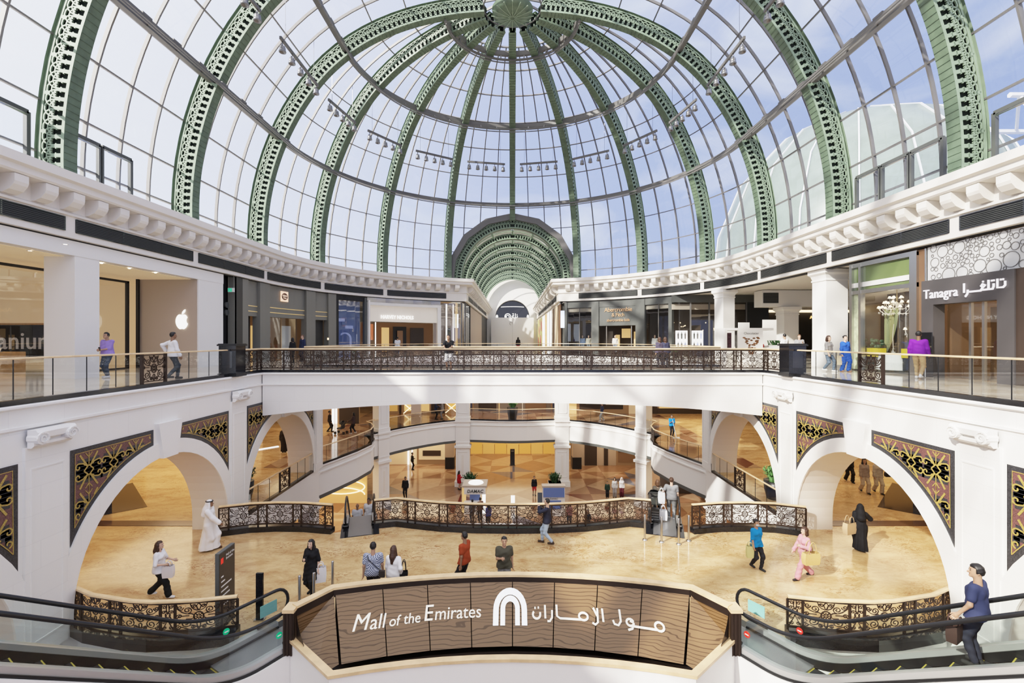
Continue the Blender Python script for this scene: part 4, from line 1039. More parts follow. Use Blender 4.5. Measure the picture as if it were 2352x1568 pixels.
strokes([loop(.66, -.04, .11, .10, pi * .75, pi * 2.0) + [(.77, .02)], [(.92, -.13), (.92, .20)], [(.6, .12), (.64, .12)], [(.70, .13), (.74, .13)],              # alif and te
         [(1.13, .08), (1.12, -.10), (1.05, -.19), (.98, -.19)], [(1.27, .22), (1.27, -.06), (1.36, -.11), (2.0, -.11)], loop(2.05, -.03, .13, .09),
         [(2.62, .2), (2.62, -.12)], [(2.48, .2), (2.46, -.14), (2.38, -.20), (2.30, -.16)], [(2.36, .2), (2.46, .0)],
         [(3.12, .22), (3.12, -.06), (3.04, -.16), (2.93, -.14), (2.90, -.05)], [(3.38, -.02)] + loop(3.38, -.06, .10, .08) , [(3.48, -.08), (3.42, -.20), (3.3, -.24)], [(3.45, -.14), (4.12, -.15)], loop(4.18, -.07, .12, .10)])
# arch emblem: three nested arched bands
def arch_band(cx, r0, r1, zb, zc, n=14):
    mb = MB()
    for i in range(n):
        a, b = pi * i / n, pi * (i + 1) / n
        mb.quad((cx + r0 * cos(a), 0, zc + r0 * 1.15 * sin(a)), (cx + r0 * cos(b), 0, zc + r0 * 1.15 * sin(b)), (cx + r1 * cos(b), 0, zc + r1 * 1.15 * sin(b)), (cx + r1 * cos(a), 0, zc + r1 * 1.15 * sin(a)))
    for s in (-1, 1):
        for k in range(3): mb.quad((cx + s * r0, 0, zb + (zc - zb) * k / 3), (cx + s * r1, 0, zb + (zc - zb) * k / 3), (cx + s * r1, 0, zb + (zc - zb) * (k + 1) / 3), (cx + s * r0, 0, zb + (zc - zb) * (k + 1) / 3))
    for i, (a, b, c) in enumerate(mb.v): mb.v[i] = tuple(leaf_point(a, VT + c / 1.42, .03))
    return mb
M['emblem'] = mat('silver_emblem', (.80, .82, .84), .15, metal=.5, emit=(.7, .72, .75), es=.2)
for r0, r1 in ((.30, .44), (.13, .25)):
    arch_band(-.06, r0, r1, -.28, .06 if r0 > .2 else .10).build('emblem_band', M['emblem'], t)
# ------------------------------------------------------------------ posts and boards round the landing
def bollard(label, x, y, z, h=.95, group=None):
    t = thing('steel_bollard', label, 'bollard', (x, y, z), group=group)
    MB().lathe((0, 0, 0), [(0, h), (.035, h), (.04, h - .01), (.04, .04)], 12).build('post', M['steel'], t, True); MB().lathe((0, 0, 0), [(.04, .045), (.085, .035), (.09, 0)], 12).build('base_flange', M['steel'], t, True); return t
for (px, py), w in zip(((1481, 1240), (1519.5, 1245), (1559, 1250), (1582, 1242)), ('beside the dark suitcase', 'in front of the white bags', 'in front of the man in grey', 'at the railing end')):
    x, y, z = atz(px, py, L2); bollard('thin steel bollard before the moving stairs, ' + w, x, y, L2, group='steel bollards before the down stairs')
for (px, py), w in zip(((688, 1400), (721, 1392), (764, 1362)), ('tall one before the woman in black', 'short one under the white shopping bag', 'one behind the brown sign wall')):
    x, y, z = atz(px, py, L2); bollard('thin steel post, ' + w, x, y, L2, group='steel posts by the sign wall')
t = thing('directory_totem', 'tall dark directory board with white lists and a small red emblem', 'directory sign', (-7.55, 12.3, L2))
MB().box((-.05, -.34, .0), (.05, .34, 2.0)).build('board', M['charcoal'], t); mb = MB(); mb.box((.05, -.33, .03), (.056, .33, 1.97)); mb.build('face', mat('dark_brown_face', (.035, .028, .025), .25), t)
M['offwhite'] = mat('off_white_print', (.75, .73, .68), .5)
me = text_mesh('Mall of the\nEmirates', .085, .002, 0, 'LEFT'); place_text(me, 'lettering', M['offwhite'], t, (.058, -.06, 1.80), (0, 1, 0), (0, 0, 1))
mb = MB(); mb.box((.056, -.27, 1.70), (.060, -.17, 1.84)); mb.build('emblem', M['signred'], t)
for k, w in enumerate((.10, .16, .44, .30, .36, .24, .40)): MB().box((.056, -.26, 1.34 - k * .125), (.059, -.26 + w, 1.375 - k * .125)).build('list_line', M['offwhite'], t)
x, y, z = atz(600, 1432, L2); t = thing('info_post', 'slim black upright sign post with pale teal notice behind it', 'sign post', (-6.75, 12.5, L2)); MB().box((-.09, -.03, 0), (.09, .03, 1.25)).build('slab', M['granite'], t); MB().box((-.13, -.08, 0), (.13, .08, .03)).build('foot', M['steel'], t)
# ------------------------------------------------------------------ upper shopfronts
def fp(px, off=0.):
    """plan point where the sight line of column px meets the shopfront line (off = metres proud of it)"""
    k = (px - CX) / F; s = -1 if k < 0 else 1; r = XF - off
    y = s * r / k
    if y > D0:
        a = k * k + 1; b = -2 * D0; c = D0 * D0 - r * r; y = (-b + sqrt(max(0, b * b - 4 * a * c))) / (2 * a)
    if abs(k * y) < XC - off: y = (XC - off) / abs(k)
    return (k * y, y)
def fpath(p0, p1, off=0., n=5): return [fp(p0 + (p1 - p0) * i / n, off) for i in range(n + 1)]
def zpx(px, py, off=0.): return EYE - (py - CY) * fp(px, off)[1] / F
def shop(label, px, cat='shopfront', name='shopfront'):
    x, y = fp(px); return thing(name, label, cat, (x, y, 0))
def W(mb, name, m, root, smooth=False):
    """mesh written in world space, hung under a root that stands elsewhere"""
    o = mb.build(name, m, root, smooth); o.location = -Vector(root.location); return o
def strip(root, name, p0, p1, z0, z1, off, th, m, n=5, base=0.):
    pts = fpath(p0, p1, base, n); mb = MB(); s = 1 if (p0 + p1) / 2 < CX else -1
    # offset towards the void is to the right of the path on the shaded side, left on the other
    a, b = (-off, -off + th) if s > 0 else (-off, -off + th)
    mb.sweep(pts, [(a, z0), (b, z0), (b, z1), (a, z1)]); return W(mb, name, m, root)
M['olive'] = mat('grey_olive_panel', (.22, .215, .185), .45); M['dolive'] = mat('dark_olive', (.055, .052, .045), .5)
M['brass'] = mat('brass_line', (.75, .55, .28), .3, metal=.7, emit=(.9, .65, .3), es=.15)
M['cream'] = mat('cream_lit_wall', (.72, .58, .40), .6, emit=(.85, .64, .40), es=.13)  # faint emission stands in for shop lamplight on the cream walls
M['beige'] = mat('beige_panel', (.50, .42, .34), .6); M['downlight'] = emat('downlight', (1., .85, .62), 14.)
M['warm'] = mat('warm_lit_wall', (.55, .36, .18), .5, emit=(.9, .55, .22), es=.35); M['dimwarm'] = mat('dim_warm_interior', (.16, .095, .055), .5, emit=(.5, .25, .1), es=.06)  # emission puts warm indoor light into these wall colours
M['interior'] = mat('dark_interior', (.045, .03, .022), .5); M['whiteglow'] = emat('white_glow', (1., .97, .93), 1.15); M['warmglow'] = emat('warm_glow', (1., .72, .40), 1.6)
M['screen'] = mat('dark_screen', (.03, .03, .035), .2); M['oak'] = mat('oak', (.52, .33, .16), .4, noise=.15, nscale=6)
def downlight(x, y, z, label, r=.06):
    t = thing('downlight', label, 'ceiling light', (x, y, z), group='small round downlights'); MB().lathe((0, 0, 0), [(0, -.012), (r, -.012)], 10).build('lens', M['downlight'], t); MB().lathe((0, 0, 0), [(r, -.02), (r + .03, -.02), (r + .03, 0)], 10).build('trim_ring', M['white'], t)
# --- white phone shop
t = thing('shopfront', 'tall white shopfront with broad piers and a glowing apple emblem in its recess', 'shopfront', (-16.5, 18, 0))
mb = MB(); mb.box((-16.85, 8, 4.62), (-16.42, 26.6, 5.16)); W(mb, 'fascia', M['white'], t)
for y0, y1, xb in ((17.58, 18.63, -17.6), (24.5, 26.6, -19.6), (9.9, 11.0, -17.6)):
    mb = MB(); mb.box((xb, y0, 0), (-16.44, y1, 4.62)); W(mb, 'pier', M['white'], t)
mb = MB(); mb.box((-19.6, 24.46, 0), (-16.5, 24.5, 4.6)); W(mb, 'return_wall', M['beige'], t)
mb = MB(); mb.box((-34, 8, 4.6), (-16.85, 27.2, 4.64)); W(mb, 'soffit', M['cream'], t)
mb = MB(); mb.box((-36, 27, 0), (-19.6, 27.2, 4.6)); W(mb, 'back_wall', M['cream'], t)
mb = MB(); mb.box((-36, 26.9, .35), (-25.0, 27.0, 2.3)); W(mb, 'display_wall', M['screen'], t); mb = MB(); mb.box((-36, 26.85, 2.3), (-25.0, 27.0, 2.4)); W(mb, 'display_edge', M['oak'], t)
mb = MB()
for y0, y1 in ((19.8, 23.75), (11.2, 19.5)):
    mb.box((-19.56, y0, 4.32), (-19.44, y1, 4.42))
    if y0 > 15: mb.box((-19.56, y1 - .12, 0), (-19.44, y1, 4.42)); mb.box((-19.56, y0, 0), (-19.44, y1, .06))
mb.box((-19.56, 24.3, 0), (-19.44, 24.42, 4.6)); W(mb, 'door_frame', M['black'], t)
mb = MB()
for y0, y1 in ((19.8, 23.65), (11.3, 19.5)): mb.quad((-19.5, y0, .05), (-19.5, y1, .05), (-19.5, y1, 4.35), (-19.5, y0, 4.35))
W(mb, 'glass_front', M['shop_glass'], t)
s = thing('shop_sign', 'glowing white apple emblem on the beige return wall', 'sign', (-17.25, 24.44, 2.4))
def appl(mb):
    out = []
    for k in range(40):
        a = 2 * pi * k / 40; r = .36 * (1 - .10 * cos(2 * a)) ; x, z = r * cos(a), r * sin(a) * 1.06
        if z > 0: z -= .07 * max(0, 1 - abs(x) / .16)
        else: z += .05 * max(0, 1 - abs(x) / .12)
        x *= 1 - .10 * max(0, -z / .36)
        dx, dz = x - .44, z - .06
        d = sqrt(dx * dx + dz * dz)
        if d < .22: x, z = .44 + dx / d * .22, .06 + dz / d * .22
        out.append((x, z))
    mb.prism(out, 'y', -.03, 0)
mb = MB(); appl(mb); mb.build('emblem_body', M['whiteglow'], s)
mb = MB(); mb.prism([(.0, .38), (.02, .50), (.10, .60), (.18, .64), (.17, .54), (.10, .43)], 'y', -.03, 0); mb.build('emblem_leaf', M['whiteglow'], s)
s = thing('wall_lettering', 'big grey word titanium on the dark display wall', 'lettering', (-29, 26.88, 1.3)); me = text_mesh('titanium', 1.40, .01, 0, 'RIGHT', 1.0, .01); place_text(me, 'letters', mat('titanium_grey', (.30, .27, .26), .4, emit=(.5, .45, .42), es=.15), s, (2.8, -.01, .05), (1, 0, 0), (0, 0, 1))
for i, (px, py) in enumerate(((69, 575), (233, 604), (297, 616), (357, 626), (83, 615), (4, 604), (150, 560))):
    x, y, z = atz(px, py, 4.6); downlight(x, y, 4.6, 'small bright downlight in the cream soffit of the white shop, %s' % ['over the far pane', 'by the pier', 'over the door frame', 'before the emblem', 'deep inside', 'at the edge of view', 'by the fascia'][i])
t = thing('display_table', 'oak display table with slab legs inside the white shop', 'table', (-23.4, 20.6, 0)); MB().box((-1.6, -.7, .82), (1.25, .7, .92)).build('table_top', M['oak'], t)
for x in (-1.5, 1.12): MB().box((x, -.7, 0), (x + .13, .7, .82)).build('leg', M['oak'], t)
for k in range(4):
    p = thing('phone', 'pale phone leaning on a stand on the oak display table', 'phone', (-23.35 + k * .32, 20.4, .92), group='phones on the oak table'); mb = MB(); mb.add([(-.04, 0, .0), (.04, 0, .0), (.04, .07, .17), (-.04, .07, .17), (-.04, .012, 0), (.04, .012, 0), (.04, .082, .17), (-.04, .082, .17)], [(0, 1, 2, 3), (5, 4, 7, 6), (0, 4, 5, 1), (3, 2, 6, 7), (0, 3, 7, 4), (1, 5, 6, 2)]); mb.build('body', M['offwhite'], p); MB().box((-.03, .05, 0), (.03, .12, .02)).build('stand', M['steel'], p)
# --- black service slot, exit sign
t = shop('narrow black service recess with round loudspeakers beside the white shop', 525)
strip(t, 'back_panel', 508, 548, 0, 5.2, -.45, .1, M['black'], 1); strip(t, 'louvre', 513, 520, 0, 4.6, -.40, .05, M['charcoal'], 1)
for z in (3.05, 3.5):
    mb = MB(); x, y = fp(518.5, -.40); mb.tube([(x, y, z), (x + .09, y, z)], .17, 14); W(mb, 'loudspeaker', M['charcoal'], t)
x, y = fp(531, .1); s = thing('exit_sign', 'small green and white running-man exit sign hung from two rods', 'exit sign', (x, y, 4.35)); MB().box((-.19, -.02, -.12), (.19, .02, .12)).build('plate', M['white'], s)
mb = MB(); mb.box((-.17, -.026, -.10), (.05, -.02, .10)); mb.build('green_field', mat('exit_green', (.02, .38, .2), .4, emit=(.02, .45, .22), es=.5), s)
mb = MB()
for z in (.9,):
    for xx in (-.15, .15): mb.tube([(xx, 0, .12), (xx, 0, z)], .008, 4)
mb.build('rods', M['steel'], s)
mb = MB(); mb.ball((-.03, -.028, .055), .016, 6, 4); mb.obox((-.04, -.028, .03), (-.07, -.028, -.02), .02, .012); mb.obox((-.07, -.028, -.02), (-.03, -.028, -.07), .014, .01); mb.obox((-.07, -.028, -.02), (-.12, -.028, -.05), .014, .01); mb.obox((.08, -.024, 0), (.16, -.024, 0), .02, .01); mb.build('running_figure', M['white'], s)
# --- olive clothing shop
t = shop('olive-grey shopfront with brass lines and an oval plaque, tall dark openings', 650)
for a, b, o in ((538, 566, .12), (592, 615, .16), (700, 721, .16), (752, 770, .12)): strip(t, 'pilaster', a, b, 0, 5.16, o, .5, M['olive'], 2)
strip(t, 'pilaster_return', 538, 552, 0, 5.16, .14, .1, M['dolive'], 1)
for a, b, zb in ((566, 592, 2.95), (615, 700, 3.0), (721, 753, 3.0)):
    strip(t, 'fascia_panel', a, b, zb, 5.16, -.05, .25, M['olive'], 4)
    for dz in (.28, .62): strip(t, 'brass_line', a, b, zb + dz, zb + dz + .045, -.02, .03, M['brass'], 4)
strip(t, 'opening_back', 556, 760, 0, 3.3, -2.0, .1, M['dimwarm'], 8)
strip(t, 'opening_jamb', 566, 592, 0, 3.0, -.5, .05, M['dolive'], 2); strip(t, 'opening_jamb', 722, 752, 0, 3.0, -.5, .05, M['dolive'], 2); strip(t, 'door_leaf', 723, 732, 0, 2.9, -.42, .05, mat('walnut', (.10, .05, .03), .5), 1)
strip(t, 'lit_backdrop', 616, 655, 0, 2.4, -1.2, .05, M['warm'], 3); strip(t, 'window_pane', 617, 690, .05, 3.0, -.3, .01, M['shop_glass'], 4)
strip(t, 'white_door', 664, 684, 0, 2.45, -.6, .06, M['white'], 1); strip(t, 'drape', 634, 642, 0, 2.9, -.9, .1, M['beige'], 1); strip(t, 'drape', 618, 622, .9, 2.9, -.9, .1, M['white'], 1)
x, y = fp(652.5, .02); a = atan2(fp(660)[1] - fp(645)[1], fp(660)[0] - fp(645)[0])
s = thing('shop_sign', 'glowing peach square plaque with dark oval on the olive shopfront', 'sign', (x, y, zpx(652, 681)), a)
mb = MB(); mb.box((-.40, -.05, -.36), (.40, 0, .36)); mb.build('plaque', mat('peach_glow', (.8, .55, .40), .4, emit=(1., .62, .40), es=.55), s)
mb = MB(); b = [(.33 * cos(2 * pi * k / 24), .25 * sin(2 * pi * k / 24)) for k in range(24)]; mb.prism(b, 'y', -.06, -.05); mb.build('oval', mat('brown_oval', (.16, .08, .05), .5), s)
for i, (txt, z) in enumerate((('Johnsons', .06), ('Tree', -.10))): place_text(text_mesh(('Adams', 'Tree')[i], .19, .004), 'lettering', mat('peach_letter%d' % i, (.9, .7, .55), .4, emit=(1., .7, .5), es=.5), s, (0, -.065, z), (1, 0, 0), (0, 0, 1))
x, y = fp(753, .17); s = thing('call_panel', 'small lit white panel on the olive pillar', 'sign', (x, y, zpx(753, 778) ), a); MB().box((-.10, -.03, -.08), (.10, .0, .08)).build('lamp', M['warmglow'], s); MB().box((-.12, -.01, -.1), (.12, .01, .1)).build('backplate', M['dolive'], s)
# --- blue display window and department-store portal
t = shop('blue-lit display window beside the department store portal', 808); strip(t, 'frame', 769, 776, 0, 5.16, .1, .4, M['black'], 1); strip(t, 'frame', 836, 841, 0, 5.1, .1, .3, M['charcoal'], 1); strip(t, 'header', 776, 838, 4.75, 5.16, .0, .3, M['black'], 3)
M['bluedisp'] = mat('blue_backdrop', (.10, .15, .34), .5, emit=(.14, .18, .36), es=.12); M['bluearch'] = mat('pale_blue_arch', (.30, .34, .56), .5, emit=(.3, .34, .6), es=.3)
strip(t, 'backdrop', 772, 842, 0, 4.8, -1.0, .05, M['bluedisp'], 4); strip(t, 'window_pane', 777, 837, .05, 4.75, -.05, .01, M['shop_glass'], 3)
for k in range(5): strip(t, 'stair_piece', 782 + k * 9, 797 + k * 9, 3.3 - k * .3, 3.55 - k * .3, -.8, .25, M['bluearch' if k % 2 else 'bluedisp'], 1)
mb = MB(); x, y = fp(792, -.75)
for k in range(12):
    a0, a1 = pi * k / 12, pi * (k + 1) / 12; mb.obox((x + .5 * cos(a0), y, 1.5 + .5 * sin(a0)), (x + .5 * cos(a1), y, 1.5 + .5 * sin(a1)), .12, .14, up=(0, 1, 0))
for s2 in (-1, 1): mb.obox((x + s2 * .5, y, 0), (x + s2 * .5, y, 1.5), .12, .14)
W(mb, 'arch_prop', M['bluearch'], t)
t = shop('department store portal with white surround and cream lettered sign panel', 925)
strip(t, 'column', 842, 846, 0, 4.9, .3, .4, M['white'], 1); strip(t, 'column', 1003, 1011, 0, 4.7, .3, .4, M['white'], 1); strip(t, 'head', 842, 1011, 4.5, 4.75, .3, .4, M['white'], 8); strip(t, 'head_glass', 842, 1011, 4.75, 5.16, .1, .1, mat('mirror_grey', (.3, .3, .31), .1, metal=.8), 8)
strip(t, 'sign_panel', 846, 1003, 3.05, 4.5, .0, .1, mat('cream_sign_panel', (.70, .64, .56), .5, emit=(.7, .63, .54), es=.18), 8)
strip(t, 'interior_back', 840, 1015, 0, 3.1, -3., .1, M['dimwarm'], 8); strip(t, 'lit_panel', 866, 888, 1.4, 2.9, -2.4, .1, mat('terracotta_lit', (.45, .13, .05), .5, emit=(.7, .2, .07), es=.4), 1); strip(t, 'lit_panel', 905, 922, .3, 2.6, -2.6, .1, M['warm'], 1); strip(t, 'doorway', 924, 955, 0, 2.7, -2.2, .1, M['black'], 1); strip(t, 'inner_door', 932, 945, 0, 2.3, -2.0, .06, M['dimwarm'], 1); strip(t, 'dark_panel', 960, 992, .8, 2.6, -2.3, .1, M['interior'], 1)
strip(t, 'side_glass', 848, 864, 0, 3.05, -.1, .03, M['shop_glass'], 1); strip(t, 'light_strip', 863, 864.5, 0, 3., -.05, .05, M['whiteglow'], 1)
x, y = fp(912.5, .12); a = atan2(fp(950)[1] - fp(875)[1], fp(950)[0] - fp(875)[0]); s = thing('shop_sign', 'white capital letters HARVEY NICHOLS on the cream panel', 'sign', (x, y, zpx(912, 729)), a); me = text_mesh('HARVEY NICHOLS', .46, .02, 0, 'CENTER', 1.0, .008); w = max(v.co.x for v in me.vertices) - min(v.co.x for v in me.vertices)
for v in me.vertices: v.co.x *= 3.25 / w
place_text(me, 'letters', M['whiteglow'], s, (0, -.06, 0), (1, 0, 0), (0, 0, 1))
t = shop('glazed shop corner with bright vertical light strips at the corridor mouth', 1040)
strip(t, 'window_pane', 1012, 1060, 0, 5.0, 0, .02, M['shop_glass'], 4); strip(t, 'backdrop', 1006, 1064, 0, 5.1, -1.5, .1, mat('mauve_grey', (.22, .18, .17), .4, emit=(.4, .33, .3), es=.12), 4)  # backdrop colour carries a faint painted-in glow
for a, b in ((1024, 1027), (1040, 1042)): strip(t, 'light_strip', a, b, 0, 4.9, .02, .05, M['whiteglow'], 1)
strip(t, 'post', 1058, 1062, 0, 5.1, .08, .2, M['mullion'], 1); strip(t, 'poster', 1047, 1056, 2.6, 4.0, -.6, .03, M['whiteglow'], 1); strip(t, 'dark_panel', 1028, 1040, .2, 2.6, -.8, .04, M['charcoal'], 1)
# --- corridor sides (x = +-XC) and its end
def corr(name, y0, y1, z0, z1, sx, d, m, root):
    mb = MB(); a, b = sorted((sx * (XC + d), sx * (XC + d + .12))); mb.box((a, y0, z0), (b, y1, z1)); return W(mb, name, m, root)
t = thing('shopfront', 'plain beige hoarding along the shaded corridor side with a glazed bay before it', 'shopfront', (-XC, 58, 0))
corr('beige_panel', 53.2, 73, 0, 5.2, -1, 0, mat('beige_hoarding', (.42, .34, .27), .6), t); corr('end_strip', 73, 88, 0, 5.2, -1, 0, M['black'], t); corr('frame', 52.6, 53.2, 0, 5.2, -1, -.05, M['black'], t); corr('window_pane', 47.2, 52.6, 0, 5.1, -1, 0, M['shop_glass'], t); corr('backdrop', 46.9, 52.6, 0, 5.1, -1, .8, M['warm'], t); corr('post', 47.6, 48.0, 0, 5.2, -1, -.05, M['mullion'], t)
t = thing('shopfront', 'bright row of shops along the sunlit corridor side with a floral poster', 'shopfront', (XC, 58, 0))
for y0, y1, m in ((49.5, 53, 'cream'), (53, 53.6, 'white'), (53.6, 56, 'dimwarm'), (56, 57.5, 'white'), (57.5, 60, 'whiteglow'), (60, 60.6, 'charcoal'), (60.6, 65, 'whiteglow'), (65, 69, 'warm'), (69, 75, 'whiteglow'), (47.3, 49.5, 'dimwarm')): corr('bay', y0, y1, 0, 5.0, 1, 0, M[m], t)
corr('floral_poster', 75, 87.8, 0, 5.0, 1, -.05, mat('floral_print', (.75, .62, .25), .5, noise=.5, nscale=.8), t); corr('header', 47.3, 88, 5.0, 5.22, 1, -.05, M['white'], t)
mb = MB()
for k, (y, z, r) in enumerate(((77, 3.6, .9), (79, 1.2, 1.0), (83, 3.0, .8), (85.5, 1.0, .9), (81, 4.4, .5))): mb.ball((XC - .05, y, z), (.03, r * 1.6, r), 12, 8)
W(mb, 'painted_flower', mat('rose_print', (.62, .12, .14), .5, noise=.4, nscale=2), t)
end = MB(); N = 24; ri = 3.25
zc0 = 5.55                                                    # end wall with a round-headed opening
outer = [(-6.3, 0)] ; 
for k in range(N):
    a, b = pi * k / N, pi * (k + 1) / N
    end.quad((-ri * cos(a), YE, zc0 + ri * sin(a)), (-ri * cos(b), YE, zc0 + ri * sin(b)), (-7 * cos(b), YE, 6.4 + 7.2 * sin(b)), (-7 * cos(a), YE, 6.4 + 7.2 * sin(a)))
    end.quad((-ri * cos(a), YE, zc0 + ri * sin(a)), (-ri * cos(b), YE, zc0 + ri * sin(b)), (-ri * cos(b), YE + 1.4, zc0 + ri * sin(b)), (-ri * cos(a), YE + 1.4, zc0 + ri * sin(a)))
for sx in (-1, 1): end.quad((sx * ri, YE, 0), (sx * 7, YE, 0), (sx * 7, YE, 6.4), (sx * ri, YE, zc0))
struct(end.build('wall_far', M['white']))
t = thing('shopfront', 'dark round-headed shop window with part of a white sign, above the white hoarding', 'shopfront', (0, YE + 1.5, 0)); mb = MB(); mb.quad((-ri, 0, 0), (ri, 0, 0), (ri, 0, 9), (-ri, 0, 9)); mb.build('dark_glass', M['dkglass'], t)
mb = MB(); mb.tube([(.0 + .55 * cos(2 * pi * k / 20) - .9, -.1, 5.75 + .55 * sin(2 * pi * k / 20)) for k in range(20)], .08, 6, closed=True); mb.tube([(.28 * cos(2 * pi * k / 14) - .9, -.1, 5.72 + .28 * sin(2 * pi * k / 14)) for k in range(14)], .06, 5, closed=True); mb.box((-1.35, -.12, 5.55), (-1.25, -.06, 6.2)); mb.build('emblem', M['whiteglow'], t)
for x in (-2.95, 2.95): MB().ball((x, -.1, 5.7), (.22, .05, .42), 10, 8).build('side_emblem', M['whiteglow'], t)
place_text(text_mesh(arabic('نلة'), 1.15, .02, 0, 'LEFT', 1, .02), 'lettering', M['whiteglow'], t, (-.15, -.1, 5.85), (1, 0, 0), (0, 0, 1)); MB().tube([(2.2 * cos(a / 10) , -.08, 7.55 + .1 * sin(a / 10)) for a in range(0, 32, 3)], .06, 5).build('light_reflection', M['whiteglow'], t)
t = thing('hoarding', 'smooth white hoarding closing the end of the vaulted corridor', 'hoarding', (0, YE - 1.2, 0)); MB().box((-3.95, 0, 0), (3.95, .12, 5.45)).build('board', mat('hoarding_white', (.72, .71, .69), .4), t); MB().tube([(-.25 + .28 * cos(a / 5), -.03, 4.35 + .28 * sin(a / 5)) for a in range(0, 26, 2)], .03, 4).build('emblem', M['charcoal'], t)
for k in range(1): MB().box((-.01, -.006, 0), (.01, 0, 5.45)).build('joint', M['mullion'], t)
UPW = [(-XC - .15, 47.0), (-XC - .15, 52)]
# --- charcoal clothing store (sunlit side)
t = shop('charcoal clothing store with tall windows and copper script sign panel', 1420)
strip(t, 'corner_panel', 1283, 1300, 0, 5.1, .02, .3, M['charcoal'], 1); strip(t, 'screen', 1288, 1297, 2.6, 4.3, .06, .05, mat('blue_white_screen', (.6, .7, .9), .4, emit=(.6, .7, 1.), es=.8), 1)
for a, b in ((1297, 1303), (1359, 1376), (1461, 1482), (1537, 1545)): strip(t, 'pilaster', a, b, 0, 5.1, .12, .3, M['charcoal'], 2)
strip(t, 'header', 1300, 1548, 4.55, 5.16, .05, .3, M['charcoal'], 10)
for a, b in ((1303, 1331), (1331, 1359), (1482, 1512), (1512, 1538)): strip(t, 'window_pane', a, b, .05, 4.55, -.05, .01, M['shop_glass'], 2); strip(t, 'window_bar', b - .8, b + .6, 0, 4.55, -.02, .06, M['mullion'], 1); strip(t, 'transom', a, b, 4.15, 4.5, -.12, .04, M['beige'], 2)
strip(t, 'sign_panel', 1376, 1462, 2.75, 4.6, .02, .2, M['charcoal'], 5)
strip(t, 'interior_back', 1290, 1560, 0, 5.0, -3., .1, M['interior'], 10); strip(t, 'lit_display', 1340, 1356, .9, 2.2, -2.5, .06, M['dimwarm'], 1)
for a, b, z0, z1 in ((1396, 1405, .4, 1.9), (1434, 1446, .4, 2.2), (1408, 1428, 1.6, 2.5)): strip(t, 'lit_rack', a, b, z0, z1, -2.0, .1, M['warm'], 1)
for a in (1391, 1448): strip(t, 'inner_post', a, a + 2, 0, 2.75, -.1, .1, M['mullion'], 1)
SIGNCOP = mat('copper_letters', (.70, .42, .24), .35, metal=.6, emit=(.9, .5, .28), es=.12)
x, y = fp(1420, .06); a = atan2(fp(1440)[1] - fp(1400)[1], fp(1440)[0] - fp(1400)[0]); s = thing('shop_sign', 'copper Abercrombie & Fitch lettering on the charcoal sign panel', 'sign', (x, y, 0), a)
for txt, py, sz in (('Abercrombie', 711, .56), ('& Fitch', 723, .50), ('abercrombie kids', 735, .36)): place_text(text_mesh(txt, sz, .015, 0, 'CENTER', .92, 0), 'letters', SIGNCOP, s, (0, -.05, zpx(1420, py)), (1, 0, 0), (0, 0, 1))
# flat run of the same store behind the loggia
t = thing('shopfront', 'dark flat window run of the charcoal store behind the white columns, two bright posters', 'shopfront', (17, 40, 0))
YB = 39.6; X = lambda px: (px - CX) * YB / F
mb = MB(); mb.box((X(1545), YB, 4.6), (X(1765), YB + .3, 5.2)); W(mb, 'header', M['charcoal'], t)
mb = MB(); mb.box((X(1716), YB - .05, 0), (X(1765), YB + .3, 4.6)); W(mb, 'blank_panel', mat('near_black_panel', (.02, .022, .024), .4), t)
for a, b in ((1546, 1587), (1587, 1630), (1630, 1681), (1681, 1716)):
    mb = MB(); mb.quad((X(a), YB + .1, .05), (X(b), YB + .1, .05), (X(b), YB + .1, 4.6), (X(a), YB + .1, 4.6)); W(mb, 'window_pane', M['shop_glass'], t); mb = MB(); mb.box((X(b) - .05, YB, 0), (X(b) + .04, YB + .15, 4.6)); W(mb, 'window_bar', M['mullion'], t); mb = MB(); mb.box((X(a), YB + .3, 4.0), (X(b), YB + .35, 4.45)); W(mb, 'transom', M['beige'], t)
mb = MB(); mb.box((X(1540), YB + 3, 0), (X(1780), YB + 3.1, 5)); W(mb, 'interior_back', M['interior'], t)
mb = MB()
for k in range(24): random.seed(k + 50); mb.ball((X(1560 + random.random() * 120), YB + 2.5, 2.2 + random.random() * .8), .05, 5, 4)
W(mb, 'string_lights', M['warmglow'], t)
for i, (a, b) in enumerate(((1552, 1579), (1589, 1615))):
    s = thing('poster', 'tall bright fashion poster of several figures in the dark store window, %s' % ('near the pilaster' if i == 0 else 'near the white column'), 'poster', (X((a + b) / 2), YB - .02, 1.4)); w = X(b) - X(a)
    MB().box((-w / 2, 0, -.8), (w / 2, .04, .8)).build('sheet', M['whiteglow'], s)
    for q in range(6):
        cx, cz = (-.3 + (q % 3) * .3) * w, -.45 + (q // 3) * .85; f = MB(); f.prism([(cx - .05, cz - .3), (cx + .05, cz - .3), (cx + .07, cz + .12), (cx + .02, cz + .2), (cx - .02, cz + .2), (cx - .07, cz + .12)], 'y', -.012, -.002); f.prism([(cx + .035 * cos(pi * j / 4), cz + .25 + .045 * sin(pi * j / 4)) for j in range(8)], 'y', -.012, -.002); f.build('printed_figure', M[('charcoal', 'mullion', 'bluearch', 'dsteel')[(q + i) % 4]], s)
